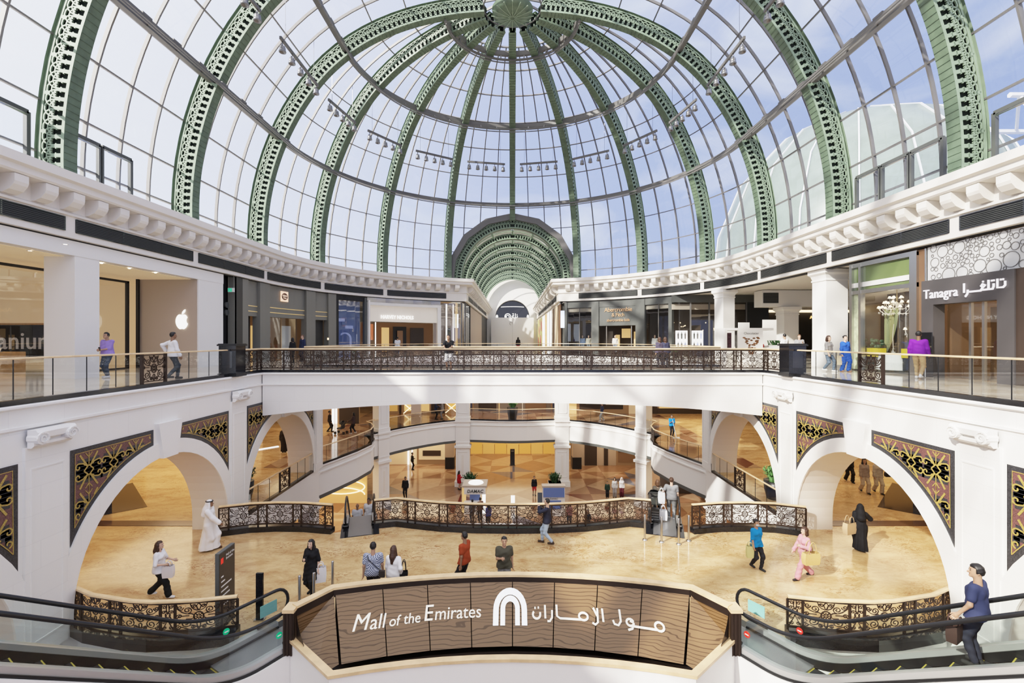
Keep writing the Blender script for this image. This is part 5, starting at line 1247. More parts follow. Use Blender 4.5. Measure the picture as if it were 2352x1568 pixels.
# loggia columns
def column(label, x, y, w, z1=5.2, rz=0):
    t = thing('column', label, 'column', (x, y, 0), rz); h = w / 2; MB().box((-h, -h, 0), (h, h, z1 - .62)).build('shaft', M['white'], t)
    mb = MB(); e = [(h, z1 - .62), (h + .04, z1 - .60), (h + .04, z1 - .52), (h, z1 - .5), (h + .06, z1 - .3), (h + .16, z1 - .2), (h + .16, z1)]
    pts = [(-1, -1), (1, -1), (1, 1), (-1, 1)]
    for (r0, a), (r1, b) in zip(e, e[1:]):
        for k in range(4): p, q = pts[k], pts[(k + 1) % 4]; mb.quad((p[0] * r0, p[1] * r0, a), (q[0] * r0, q[1] * r0, a), (q[0] * r1, q[1] * r1, b), (p[0] * r1, p[1] * r1, b))
    mb.build('capital', M['white'], t); MB().box((-h - .03, -h - .03, 0), (h + .03, h + .03, .9)).build('base', M['granite' if z1 < 0 else 'white'], t); return t
column('white square column at the end of the bend, sunlit on one face', *fp(1664, -.35), 1.0, rz=R(14)); column('stout white square column beside the green-glass window', 17.15, 25.3, 1.15)
column('white column deeper in the loggia, before the near-black shop', (1808 - CX) * 36 / F, 36, 1.1, 3.93)
t = thing('bulkhead', 'white dropped ceiling box with a black louvred grille in the loggia', 'bulkhead', (19.6, 36.2, 4.0)); MB().box((-.6, -.6, -.05), (14, .6, 1.2)).build('box', M['white'], t); MB().box((-.52, -.64, .22), (.62, -.6, 1.0)).build('grille_back', M['black'], t)
mb = MB()
for k in range(9): mb.box((-.5, -.66, .26 + k * .08), (.6, -.64, .29 + k * .08))
mb.build('grille_slats', M['charcoal'], t)
t = thing('shopfront', 'near-black shop with gold Abercrombie & Fitch letters deep in the loggia', 'shopfront', (30, 46, 0)); MB().box((-8, 0, 0), (9.5, .2, 4.1)).build('front', mat('deep_black_front', (.015, .013, .012), .4), t); MB().box((-8, -.6, 4.1), (9.5, .2, 4.3)).build('cove', M['warmglow'], t); MB().box((-8, -.8, 4.3), (9.5, .2, 5.2)).build('header', M['white'], t); MB().box((1.4, -.03, 0), (3.4, 0, 2.6)).build('doorway', M['black'], t)
for txt, z, xx, sz in (('Abercrombie & Fitch', 3.6, 2.6, .42), ('FIERCE', 3.1, 2.0, .32)): place_text(text_mesh(txt, sz, .02, 0, 'RIGHT', .95, .006), 'letters', mat('gold_letters', (.85, .55, .2), .4, emit=(1., .6, .2), es=.8), t, (xx, -.05, z), (1, 0, 0), (0, 0, 1))
# --- green-glass window and dark portal
def rbox(root, name, y0, y1, z0, z1, d0, d1, m):
    mb = MB(); mb.box((XF + d0, y0, z0), (XF + d1, y1, z1)); return W(mb, name, m, root)
t = thing('shopfront', 'steel-framed corner window with green glass above and a chandelier inside', 'shopfront', (XF, 21, 0))
M['greenglass'] = mat('green_back_glass', (.15, .195, .085), .06, spec=.9)
for y0, y1 in ((22.62, 22.8), (22.05, 22.2), (19.0, 19.35)): rbox(t, 'frame_post', y0, y1, 0, 5.05, -.1, .12, M['steel'])
for z0, z1 in ((4.9, 5.1), (3.62, 3.80)): rbox(t, 'frame_rail', 19.0, 22.8, z0, z1, -.09, .11, M['steel'])
rbox(t, 'green_pane', 19.3, 22.75, 3.75, 4.95, .02, .06, M['greenglass']); rbox(t, 'white_band', 19.3, 22.75, 3.95, 4.17, -.02, .03, M['white'])
rbox(t, 'window_pane', 19.35, 22.1, .05, 3.65, .0, .012, M['shop_glass']); rbox(t, 'etched_pane', 22.2, 22.62, .05, 3.65, .0, .03, mat('etched_green', (.48, .52, .34), .3, noise=.3, nscale=5))
mb = MB(); mb.box((XF + .1, 22.78, 0), (XF + 4, 22.85, 5.2)); W(mb, 'side_wall', M['steel'], t)
rbox(t, 'display_back', 19.3, 22.75, 0, 3.8, 2.6, 2.7, mat('shop_brown', (.16, .08, .045), .5, emit=(.5, .25, .12), es=.12)); rbox(t, 'display_side', 19.2, 19.3, 0, 5.1, .1, 2.7, M['interior']); rbox(t, 'display_plinth', 19.3, 22.75, 0, .12, .05, 2.7, M['dolive'])  # brown display back glows slightly, indoor light put into its colour
for y in (20.3, 20.9): rbox(t, 'mirror_panel', y, y + .35, .1, 2.6, 2.4, 2.5, M['steel'])
def drape(root, x, y, z0, z1, w, pinch, m, side=1):
    mb = MB(); n = 16; K = 8
    for i in range(n):
        for k in range(K):
            def P(i, k):
                v = k / K; u = i / n; ww = w * (1 - pinch * v * v); z = z1 + (z0 - z1) * v; return (x + .06 * sin(u * 26), y + side * (u * ww), z)
            mb.quad(P(i, k), P(i + 1, k), P(i + 1, k + 1), P(i, k + 1))
    return W(mb, 'curtain', m, root, True)
M['gcurt'] = mat('sage_silk', (.34, .36, .19), .5); M['dcurt'] = mat('dark_pleats', (.10, .07, .045), .6)
drape(t, XF + 1.2, 22.1, .1, 3.6, 1.5, .0, M['dcurt'], -1); drape(t, XF + .9, 21.9, .8, 2.9, .75, .9, M['gcurt'], -1); drape(t, XF + 1.5, 20.1, .8, 2.4, .6, .9, M['gcurt'], -1)
def chandelier(label, x, y, z, r, tiers, shades=True):
    t = thing('chandelier', label, 'chandelier', (x, y, z)); MB().tube([(0, 0, .35), (0, 0, 1.1)], .015, 5).build('chain', M['brass'], t); MB().lathe((0, 0, 0), [(0, -.25), (.05, -.2), (.03, 0), (.08, .1), (.03, .3), (.06, .4), (0, .45)], 10).build('stem', M['crystal'], t, True)
    sh = MB(); sh.lathe((0, 0, 0), [(.035, .10), (.075, 0)], 10); shm = sh.mesh('lamp_shade', M['shadeglow']); am = MB(); am.tube([(0, 0, 0), (.3, 0, -.12), (.7, 0, -.10), (.95, 0, .05), (1, 0, .14)], .014, 4); arm = am.mesh('arm', M['crystal']); dm = MB(); dm.lathe((0, 0, 0), [(0, 0), (.018, -.03), (0, -.09)], 6); drop = dm.mesh('crystal_drop', M['crystal'])
    for zr, rr, n in tiers:
        for k in range(n):
            a = 2 * pi * k / n + zr; o = ob('arm', arm, t, (0, 0, zr), a); o.scale = (rr, 1, 1); ob('lamp_shade', shm, o, (1, 0, .16)).scale = (1 / rr, 1, 1)
            for q in (.5, .8, 1.): d = ob('crystal_drop', drop, o, (q, 0, -.08 if q < 1 else .0)); d.scale = (1 / rr, 1, 1.3)
    return t
M['crystal'] = mat('crystal', (.85, .80, .74), .08, metal=.35, emit=(1., .85, .65), es=.35); M['shadeglow'] = emat('lamp_shade_glow', (1., .80, .52), 2.6)
x = XF + 1.0
chandelier('big crystal chandelier with many little glowing shades in the green-topped window', x, 21.3, 2.75, .6, ((.0, .66, 12), (.22, .46, 9), (.44, .26, 6)))
chandelier('smaller candle chandelier hanging lower behind the big one', x + .5, 21.0, 1.75, .4, ((.0, .38, 6),))
chandelier('golden chandelier seen through the dark portal', 18.6, 16.35, 2.35, .3, ((.0, .28, 6), (.15, .16, 4)))
t = thing('round_table', 'round table under a white draped cloth in the corner window', 'table', (XF + .75, 21.1, .12)); mb = MB(); n = 40
prof = [(0, .74), (.55, .74), (.58, .70)] + [(.58 + .02 * k, .70 - .14 * k) for k in range(1, 6)]
mb.lathe((0, 0, 0), prof, n)
for i, (a, b, c) in enumerate(mb.v):
    r = sqrt(a * a + b * b)
    if r > .585: w = 1 + .05 * sin(9 * atan2(b, a)) * (.7 - c) / .7; mb.v[i] = (a * w, b * w, c)
mb.build('cloth', M['white'], t, True); MB().lathe((0, 0, 0), [(.3, 0), (.3, .02), (.04, .04), (.04, .7)], 12).build('pedestal', M['charcoal'], t)
M['ybox'] = mat('yellow_box', (.75, .55, .03), .4)
for i, (dx, y, z, lab) in enumerate(((.5, 21.95, .42, 'yellow planter box with dark leaves in the corner window'), (.7, 20.05, .42, 'yellow chair-like box behind the draped table'))):
    s = thing('yellow_planter' if i == 0 else 'yellow_box', lab, 'box', (XF + dx, y, .12)); MB().box((-.2, -.42, .55), (.2, .42, .95)).build('body', M['ybox'], s); MB().box((-.17, -.38, 0), (.17, .38, .55)).build('stand', M['dolive'], s)
    if i == 0: lf = MB(); [lf.ball((random.uniform(-.2, .2), random.uniform(-.42, .42), 1.0 + random.random() * .35), (.1, .09, .08), 6, 4) for _ in range(26)]; lf.build('leaves', mat('dark_leaf', (.03, .07, .03), .4), s)
s = thing('vase', 'small silver vase on the draped table', 'vase', (XF + .55, 20.95, .86)); MB().lathe((0, 0, 0), [(0, 0), (.06, 0), (.09, .08), (.04, .16), (.06, .2)], 12).build('body', M['steel'], s, True); MB().tube([(0, 0, .15), (.05, .1, .8), (.02, .0, 1.3)], .012, 4).build('twig', M['crystal'], s)
t = thing('shopfront', 'dark grey portal lettered Tanagra under a white panel of ringed circles', 'shopfront', (XF, 17, 0))
M['portal'] = mat('graphite_portal', (.075, .068, .068), .4)
rbox(t, 'sign_band', 15.15, 18.6, 2.82, 3.78, -.25, .2, M['portal']); rbox(t, 'portal_side', 18.08, 18.6, 0, 2.82, -.25, .2, M['portal']); rbox(t, 'portal_side', 15.15, 15.7, 0, 2.82, -.25, .2, M['portal']); rbox(t, 'portal_return', 14.8, 15.15, 0, 3.78, -.2, .2, M['interior'])
rbox(t, 'slim_post', 18.62, 18.68, 0, 5.1, -.05, .1, M['steel']); rbox(t, 'copper_return', 18.68, 19.0, 0, 5.1, .0, .2, M['dimwarm'])
cir = rbox(t, 'circle_panel', 12.5, 18.6, 3.78, 5.12, .0, .08, mat('white_ring_panel', (.58, .58, .58), .35))
mb = MB(); mb2 = MB(); random.seed(3); cs = []
for tries in range(4000):
    r = random.choice((.30, .26, .22, .18, .13, .09, .07)) if tries < 1500 else random.choice((.10, .07, .05)); y, z = random.uniform(12.6, 18.4), random.uniform(3.8, 5.1)
    if all((y - a) ** 2 + (z - b) ** 2 > (r + c + .012) ** 2 for a, b, c in cs) and (z + r < 5.16): cs.append((y, z, r))
for y, z, r in cs:
    n = 18; mb.tube([(XF - .01, y + r * cos(2 * pi * k / n), z + r * sin(2 * pi * k / n)) for k in range(n)], .012, 4, closed=True)
W(mb, 'ring_pattern', M['mullion'], t)
rbox(t, 'interior_back', 15.1, 18.6, 0, 3.2, 4., 4.1, M['warm']); rbox(t, 'glass_doors', 15.7, 18.08, .02, 2.82, .3, .312, M['shop_glass'])
for y in (16.62, 17.1): rbox(t, 'door_stile', y, y + .09, 0, 2.82, .26, .36, M['steel'])
for y, m in ((17.6, 'dimwarm'), (17.35, 'interior'), (16.95, 'dimwarm'), (16.5, 'interior')): rbox(t, 'inner_panel', y - .12, y + .12, 0, 2.7, 1.6, 1.7, M[m])
rbox(t, 'inner_wall', 18.6, 18.65, 0, 3.2, .3, 4, M['dimwarm']); rbox(t, 'inner_wall', 15.0, 15.1, 0, 3.2, .3, 4, M['cream'])
s = thing('shop_sign', 'glowing white Tanagra lettering with Arabic beside it on the graphite band', 'sign', (XF - .26, 17.3, 3.25))
me = text_mesh('Tanagra', .50, .02, 0, 'LEFT', 1.06, .0); w = max(v.co.x for v in me.vertices)
for v in me.vertices: v.co.x *= 1.42 / w
M['signwhite'] = emat('sign_white', (1., .93, .98), 1.0)
place_text(me, 'letters', M['signwhite'], s, (-.03, 1.16, -.03), (0, -1, 0), (0, 0, 1))
mb = MB(); K = .03
for pts in ([(.0, .32), (.0, -.02), (.0, -.02)], [(.18, .08), (.16, -.06), (.06, -.16)], [(.18, .0), (.78, .0)], [(.78, .0), (.86, .10), (.98, .18), (.86, .22), (.78, .14)], [(.86, .02), (1.06, .02), (1.12, .06), (1.12, .34)], [(1.12, .02), (1.3, .02), (1.34, .1), (1.34, .2)], [(1.50, .34), (1.5, .04), (1.74, .04), (1.82, .1), (1.82, .24)], [(.86, .30), (.90, .30)], [(1.24, .30), (1.28, .30)], [(1.33, .30), (1.37, .30)], [(1.62, .30), (1.66, .30)], [(1.72, .30), (1.76, .30)]): ribbon(mb, pts, .06, .04)
for i, (a, b, c) in enumerate(mb.v): mb.v[i] = (b - .03, -.50 - a * .77, c - .08)
mb.build('arabic_letters', M['signwhite'], s)
t = thing('info_screen', 'small dark glass stand beside the dark portal', 'screen', (XF - .45, 18.2, 0)); MB().box((-.02, -.3, 1.0), (.02, .3, 1.75)).build('screen', M['dkglass'], t); MB().tube([(0, 0, 0), (0, 0, 1.0)], .02, 6).build('post', M['steel'], t); MB().box((-.15, -.2, 0), (.15, .2, .02)).build('foot', M['steel'], t)
# chocolate kiosk
kx, ky = (1722 - CX) * 30 / F, 30.
t = thing('kiosk', 'white chocolate kiosk with a fan of brown chocolates printed on its end panel', 'kiosk', (kx, ky, 0)); MB().box((-.75, 0, 0), (.85, .12, 2.2)).build('end_panel', M['white'], t); MB().box((-.75, .12, 2.05), (1.6, 1.8, 2.2)).build('roof', M['white'], t); MB().box((-1.55, .0, 2.05), (-.75, 1.6, 2.2)).build('side_roof', M['white'], t); MB().box((-1.55, 0, 0), (-1.45, 1.6, 2.05)).build('side_panel', M['white'], t); MB().box((-1.45, .9, .9), (-.75, 1.0, 1.9)).build('poster', mat('dark_berry_print', (.10, .04, .06), .4, noise=.6, nscale=9), t)
mb = MB(); mb.box((-.70, .02, 2.2), (.0, .1, 2.55)); mb.build('crest', M['white'], t)
mb = MB(); random.seed(5)
for k in range(46):
    v = random.random(); u = random.uniform(-1, 1) * (.10 + .42 * v); mb.ball((.12 + u, -.005, .55 + v * 1.05), (.06 + .05 * v, .012, .05), 7, 4)
mb.build('printed_chocolates', mat('chocolate_print', (.17, .075, .03), .45, noise=.6, nscale=7), t)
place_text(text_mesh('Chocolatier', .20, .004), 'lettering', M['mullion'], t, (.1, -.01, 1.85), (1, 0, 0), (0, 0, 1)); MB().box((.85, .3, 0), (2.9, 1.0, .95)).build('counter', M['white'], t)
s = thing('planter', 'white trough of green leaves on the kiosk counter', 'plant', (kx + 2.0, ky + .6, .95)); MB().box((-.5, -.12, 0), (.5, .12, .14)).build('trough', M['white'], s); lf = MB(); [lf.obox((random.uniform(-.45, .45), random.uniform(-.1, .1), .1), (random.uniform(-.55, .55), random.uniform(-.2, .2), .45), .06, .01) for _ in range(30)]; lf.build('leaves', mat('fresh_leaf', (.06, .16, .05), .4), s)
s = thing('red_jar', 'small red jar on the kiosk counter', 'jar', (kx + 1.15, ky + .6, .95)); MB().lathe((0, 0, 0), [(0, 0), (.09, 0), (.1, .1), (.07, .2), (0, .22)], 12).build('body', mat('red_glaze', (.6, .03, .02), .3), s, True); MB().ball((0, 0, .23), .025, 6, 4).build('knob', M['white'], s)
t = thing('menu_board', 'tall white menu board behind the kiosk', 'sign', ((1768 - CX) * 33 / F, 33, 0)); MB().box((-.48, 0, .9), (.48, .08, 2.85)).build('board', M['white'], t); MB().box((-.05, .02, 0), (.05, .08, .9)).build('post', M['steel'], t)
# backs of the upper shops so that nothing opens to the sky
mb = MB()
for sx in (-1, 1): mb.quad((sx * 40, -14, 0), (sx * 40, 60, 0), (sx * 40, 60, 7.3), (sx * 40, -14, 7.3)); mb.quad((sx * (XC + 2.5), 62, 0), (sx * 40, 62, 0), (sx * 40, 62, 7.3), (sx * (XC + 2.5), 62, 7.3)); mb.quad((sx * (XC + 2.5), 49, 0), (sx * (XC + 2.5), 88, 0), (sx * (XC + 2.5), 88, 7.3), (sx * (XC + 2.5), 49, 7.3))
struct(mb.build('wall_back', M['ceil']))
# ------------------------------------------------------------------ gallery and ground floor behind the arches
mb = MB()
for z0, z1 in ((L2, -1.45), (L1, L2 - 1.86)):
    for sx in (-1, 1): mb.quad((sx * 32, -12, z0), (sx * 32, 60, z0), (sx * 32, 60, z1), (sx * 32, -12, z1))
for a, b in ((-32, -14), (14, 32)): mb.quad((a, 52, L2), (b, 52, L2), (b, 52, -1.45), (a, 52, -1.45))
struct(mb.build('wall_gallery', M['beige']))
M['goldwall'] = mat('gold_lit_wall', (.55, .33, .10), .35, emit=(.9, .52, .16), es=.22); M['brownwall'] = mat('brown_lit_wall', (.20, .12, .07), .45, emit=(.5, .28, .12), es=.12)  # lamp glow put into the colours of the lower-floor walls
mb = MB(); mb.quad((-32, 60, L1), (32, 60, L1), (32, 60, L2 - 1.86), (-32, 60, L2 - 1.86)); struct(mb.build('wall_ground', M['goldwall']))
def lshop(label, x0, x1, y, z, h, parts):
    """shopfront facing the eye: base panel plus (name, u0, u1, v0, v1, out, material)"""
    t = thing('shopfront', label, 'shopfront', ((x0 + x1) / 2, y, z)); w = x1 - x0
    MB().box((-w / 2, 0, 0), (w / 2, .2, h)).build('wall_panel', M['brownwall'], t)
    for nm, u0, u1, v0, v1, out, m in parts: MB().box((-w / 2 + u0 * w, -out, v0 * h), (-w / 2 + u1 * w, 0, v1 * h)).build(nm, m if not isinstance(m, str) else M[m], t)
    return t
H = 4.5
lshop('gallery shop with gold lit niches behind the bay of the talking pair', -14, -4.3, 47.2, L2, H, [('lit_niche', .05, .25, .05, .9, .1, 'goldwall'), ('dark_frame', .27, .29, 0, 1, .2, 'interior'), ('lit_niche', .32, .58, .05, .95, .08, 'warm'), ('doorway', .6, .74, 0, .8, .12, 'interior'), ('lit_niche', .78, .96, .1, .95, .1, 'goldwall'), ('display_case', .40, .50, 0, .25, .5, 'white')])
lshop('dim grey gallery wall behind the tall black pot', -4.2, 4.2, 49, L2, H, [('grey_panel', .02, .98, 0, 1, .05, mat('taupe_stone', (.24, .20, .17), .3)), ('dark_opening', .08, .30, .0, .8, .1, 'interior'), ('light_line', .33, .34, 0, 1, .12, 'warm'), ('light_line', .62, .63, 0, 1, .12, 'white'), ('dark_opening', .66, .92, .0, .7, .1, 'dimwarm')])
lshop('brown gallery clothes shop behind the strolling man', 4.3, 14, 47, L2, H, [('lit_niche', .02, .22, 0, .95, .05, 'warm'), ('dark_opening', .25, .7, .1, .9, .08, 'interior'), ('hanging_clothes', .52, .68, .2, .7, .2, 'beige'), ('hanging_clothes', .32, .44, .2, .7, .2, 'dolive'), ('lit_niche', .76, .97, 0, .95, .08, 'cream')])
def zig(root, x, z):
    mb = MB()
    for k in range(3): mb.obox((x - .6, -.15, z + k * 1.0), (x + .6, -.15, z + k * 1.0 + 1.), .08, .06, up=(0, 1, 0)); mb.obox((x + .6, -.15, z + k), (x - .6, -.15, z + k + 1.), .08, .06, up=(0, 1, 0))
    return mb
t = thing('wall_lattice', 'glowing crossed gold bars on the gallery shop wall', 'wall light', (-10.3, 47.0, L2 + .05)); zig(t, 0, 0).build('bars', M['warmglow'], t)
t = thing('wall_lattice', 'glowing crossed gold bars beside the talking pair', 'wall light', (-6.1, 47.0, L2 + .1)); zig(t, 0, 0).build('bars', M['warmglow'], t)
lshop('dark gallery shop with a bright vertical light strip behind the people with the pushchair', -20.5, -13.6, 41.5, L2, H, [('lit_sign_wall', .0, .52, .35, .95, .1, mat('peach_lit', (.6, .4, .28), .5, emit=(1., .65, .4), es=.5)), ('light_strip', .66, .685, 0, 1, .2, 'whiteglow'), ('light_strip', .70, .72, 0, 1, .15, 'whiteglow'), ('dark_opening', .75, 1., 0, 1, .1, 'interior'), ('counter', .1, .5, 0, .2, .6, 'interior')])
lshop('warm gallery shopfront behind the cleaner in blue', 13.6, 23, 47, L2, H, [('dark_post', 0, .1, 0, 1, .1, 'interior'), ('lit_wall', .12, .98, .0, 1, .05, 'warm'), ('window', .34, .52, .3, .9, .1, 'dimwarm'), ('dark_base', .1, 1, 0, .12, .12, 'interior')])
# ground floor beyond the piers
zc = L1; HG = 4.14
lshop('brightly lit white and gold ground-floor shop by the standing guard', -17, -6.2, 50.5, zc, HG, [('white_wall', .0, .62, 0, 1, .08, 'cream'), ('light_strip', .53, .545, 0, .6, .2, 'whiteglow'), ('light_strip', .57, .578, 0, .6, .2, 'whiteglow'), ('white_wall', .64, .9, .12, .95, .1, 'cream'), ('dark_window', .68, .86, .22, .36, .15, 'interior'), ('light_strip', .92, .932, .1, 1, .16, 'whiteglow')])
lshop('dark ground-floor shop with white sign strips on its fascia', 6.2, 17, 50, zc, HG, [('beige_wall', .0, .45, 0, 1, .05, 'beige'), ('dark_opening', .14, .26, 0, .55, .1, 'interior'), ('dark_opening', .33, .37, 0, .5, .1, 'interior'), ('dark_fascia', .47, 1, .36, .98, .2, 'interior'), ('light_strip', .56, .74, .46, .475, .24, 'whiteglow'), ('light_strip', .60, .70, .42, .432, .24, 'whiteglow'), ('lit_wall', .47, 1, .08, .36, .1, 'dimwarm')])
t = thing('gold_wall_lining', 'tall glossy golden panels at the back of the ground floor', 'wall panel', (0, 55, L1))
for k in range(7): MB().box((-4.9 + k * 1.42, 0, 0), (-4.9 + k * 1.42 + 1.36, .12, HG)).build('gold_panel', M['goldwall'] if k % 2 else mat('amber_panel%d' % k, (.45, .25, .06), .2, emit=(.8, .42, .1), es=.30), t)  # amber panels emit a little, warm light painted into them
t = thing('totem', 'slim black freestanding totem in the middle of the ground floor', 'sign', (0, 50.0, L1)); MB().box((-.24, -.12, 0), (.24, .12, 1.75)).build('slab', M['granite'], t); MB().box((-.15, -.13, 1.5), (.15, -.12, 1.6)).build('lettering', M['mullion'], t); MB().box((-.3, -.2, 0), (.3, .2, .05)).build('foot', M['charcoal'], t)
def gcol(label, px, y):
    x = (px - CX) * y / F; t = thing('column', label, 'column', (x, y, L1)); MB().box((-.47, -.47, 0), (.47, .47, 1.2)).build('base', M['black'], t); MB().box((-.45, -.45, 1.2), (.45, .45, HG)).build('shaft', M['beige'], t)
gcol('beige column on a black base in the bright ground-floor bay', 1034, 49); gcol('beige column on a black base before the dark ground-floor shop', 1324, 49)
# ground floor under the two balconies
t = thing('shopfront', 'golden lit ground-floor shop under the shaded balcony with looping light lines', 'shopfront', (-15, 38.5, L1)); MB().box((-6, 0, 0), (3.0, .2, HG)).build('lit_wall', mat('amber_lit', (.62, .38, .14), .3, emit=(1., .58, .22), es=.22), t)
mb = MB(); mb.tube([(1.3 + 1.6 * cos(k / 4.), -.15, .75 + .4 * sin(k / 4.) + .1 * k / 4) for k in range(30)], .05, 5); mb.build('light_loop', M['warmglow'], t)
lshop('shadowed ground-floor wall under the sunlit balcony', 11.9, 22, 41, L1, HG, [('dark_opening', .1, .6, 0, .7, .1, 'interior'), ('beige_wall', .65, 1., 0, 1, .05, 'beige')])
# behind the wide side arches: dark glass shop and floor band
for sx in (-1, 1):
    w = 'shaded' if sx < 0 else 'sunlit'
    t = thing('display_case', 'dark glass display case on a black base beyond the %s wide arch' % w, 'display case', (sx * 17.4, 20.6, L2))
    mb = MB(); mb.prism([(sx * -.2, -.5), (sx * .9, .7), (sx * 4, .7), (sx * 4, -1.4), (sx * .8, -1.4)], 'z', 0, .5); mb.build('base', M['granite'], t)
    mb = MB(); mb.prism([(sx * .1, -.5), (sx * .9, .5), (sx * 4, .5), (sx * 4, -1.2), (sx * .9, -1.2)], 'z', .5, 1.15); mb.build('case', M['dkglass'], t)
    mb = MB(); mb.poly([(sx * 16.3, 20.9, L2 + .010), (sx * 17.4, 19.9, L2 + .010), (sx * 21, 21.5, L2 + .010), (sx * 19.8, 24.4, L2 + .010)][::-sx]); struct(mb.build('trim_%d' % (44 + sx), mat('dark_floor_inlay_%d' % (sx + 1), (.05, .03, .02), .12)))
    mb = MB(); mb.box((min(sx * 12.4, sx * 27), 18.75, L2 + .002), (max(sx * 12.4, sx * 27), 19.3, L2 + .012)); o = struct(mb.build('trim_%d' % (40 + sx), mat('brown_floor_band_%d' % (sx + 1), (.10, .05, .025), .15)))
    t = thing('shopfront', 'golden back wall with a lit panel far beyond the %s wide arch' % w, 'shopfront', (sx * 25, 30, L2)); MB().box((-5, 0, 0), (5, .2, 4.5)).build('wall_panel', M['warm'] if sx < 0 else M['brownwall'], t); MB().box((-5, -.1, 3.9), (5, 0, 4.1)).build('dark_line', M['interior'], t); MB().box((-2, -.12, 1.2), (1.5, 0, 3.2)).build('lit_panel', M['goldwall'], t)
# display kiosk by the far arch
t = thing('kiosk', 'pale illuminated kiosk with white name plate beyond the far shaded arch', 'kiosk', (-19.5, 33.5, L2)); MB().box((-1.3, -.6, 0), (1.3, .6, 1.1)).build('counter', M['cream'], t); MB().box((-1.0, -.62, .3), (.6, -.6, .9)).build('name_plate', M['whiteglow'], t); MB().box((.5, -.4, 1.1), (1.3, .4, 2.3)).build('showcase', M['cream'], t)
t = thing('light_line', 'bright white light strip set in the gallery floor beyond the far shaded arch', 'light', (-17.5, 31, L2)); mb = MB(); mb.obox((-2.0, -2.2, .03), (1.2, 1.6, .03), .18, .04); mb.build('strip', M['whiteglow'], t)
# --- promotion stands on the ground floor
def damac(label, px, py, w, screen):
    x, y, z = atz(px, py, L1); t = thing('promotion_stand', label, 'kiosk', (x, y, L1)); return t, x, y
x, y, z = atz(1090, 1180, L1)
t = thing('promotion_stand', 'white promotion stand with a round lamp on its roof and DAMAC on the front', 'kiosk', (x, y, L1))
MB().box((-.95, -.1, 2.05), (.95, 1.6, 2.2)).build('roof', M['beige'], t); MB().lathe((.05, .7, 2.2), [(0, .08), (.55, .08), (.6, 0)], 20).build('roof_lamp', M['whiteglow'], t); MB().box((-.8, -.12, 1.55), (.85, -.08, 2.05)).build('fascia', M['white'], t)
place_text(text_mesh('DAMAC', .34, .01, .15, 'CENTER', 1.05, .008), 'lettering', M['charcoal'], t, (.05, -.14, 1.78), (1, 0, 0), (0, 0, 1)); MB().box((-.8, -.1, 0), (.8, .3, .95)).build('counter', M['white'], t); MB().box((-.4, .3, .95), (.4, .4, 1.5)).build('screen', M['bluedisp'], t); MB().box((.6, -.1, 0), (.85, .0, 1.55)).build('lit_post', M['whiteglow'], t); MB().box((-1.0, .2, 0), (-.8, 1.5, 2.05)).build('side', M['warm'], t)
x, y, z = atz(1272, 1185, L1)
t = thing('promotion_stand', 'promotion stand with two dark blue screens stacked on a white front', 'kiosk', (x, y, L1)); MB().box((-.85, 0, 0), (.85, .5, 2.2)).build('body', M['white'], t); MB().box((-.8, -.05, 1.45), (.8, 0, 2.15)).build('upper_screen', M['bluedisp'], t); MB().box((-.55, -.05, .55), (.55, 0, 1.2)).build('lower_screen', M['bluedisp'], t); place_text(text_mesh('DAMAC', .18, .005, .15), 'lettering', M['charcoal'], t, (0, -.02, 1.32), (1, 0, 0), (0, 0, 1)); MB().box((-.9, -.05, 2.2), (.9, .6, 2.3)).build('roof', M['beige'], t)
x, y, z = atz(1243, 1175, L1); t = thing('banner_stand', 'narrow dark pull-up banner beside the two-screen stand', 'banner', (x, y, L1)); MB().box((-.28, 0, .05), (.28, .02, 1.5)).build('sheet', mat('slate_banner', (.12, .15, .19), .5), t); MB().box((-.32, -.12, 0), (.32, .12, .05)).build('foot', M['steel'], t)
x, y, z = atz(1178, 1165, L1); t = thing('lit_sign', 'small glowing white upright sign standing on the ground floor', 'sign', (x, y, L1)); MB().box((-.16, -.05, .1), (.16, .05, .95)).build('panel', M['whiteglow'], t); MB().box((-.25, -.15, 0), (.25, .15, .1)).build('foot', M['white'], t)
t = thing('model_table', 'low white display table with brown buildings model, seen through the iron railing', 'table', (-1.5, 31., L1)); MB().box((-2.2, -1, .7), (2.2, 1, .9)).build('top', M['white'], t); MB().box((-2.0, -.8, 0), (2.0, .8, .7)).build('base', M['warm'], t)
t = thing('sofa', 'brown leather seating block on the ground floor, seen through the iron railing', 'seat', (2.2, 30.5, L1)); MB().box((-1.5, -.5, 0), (1.5, .5, .45)).build('seat', mat('tan_leather', (.42, .2, .1), .45), t); MB().box((-1.5, .3, .45), (1.5, .5, .9)).build('backrest', mat('tan_leather2', (.38, .18, .09), .45), t)
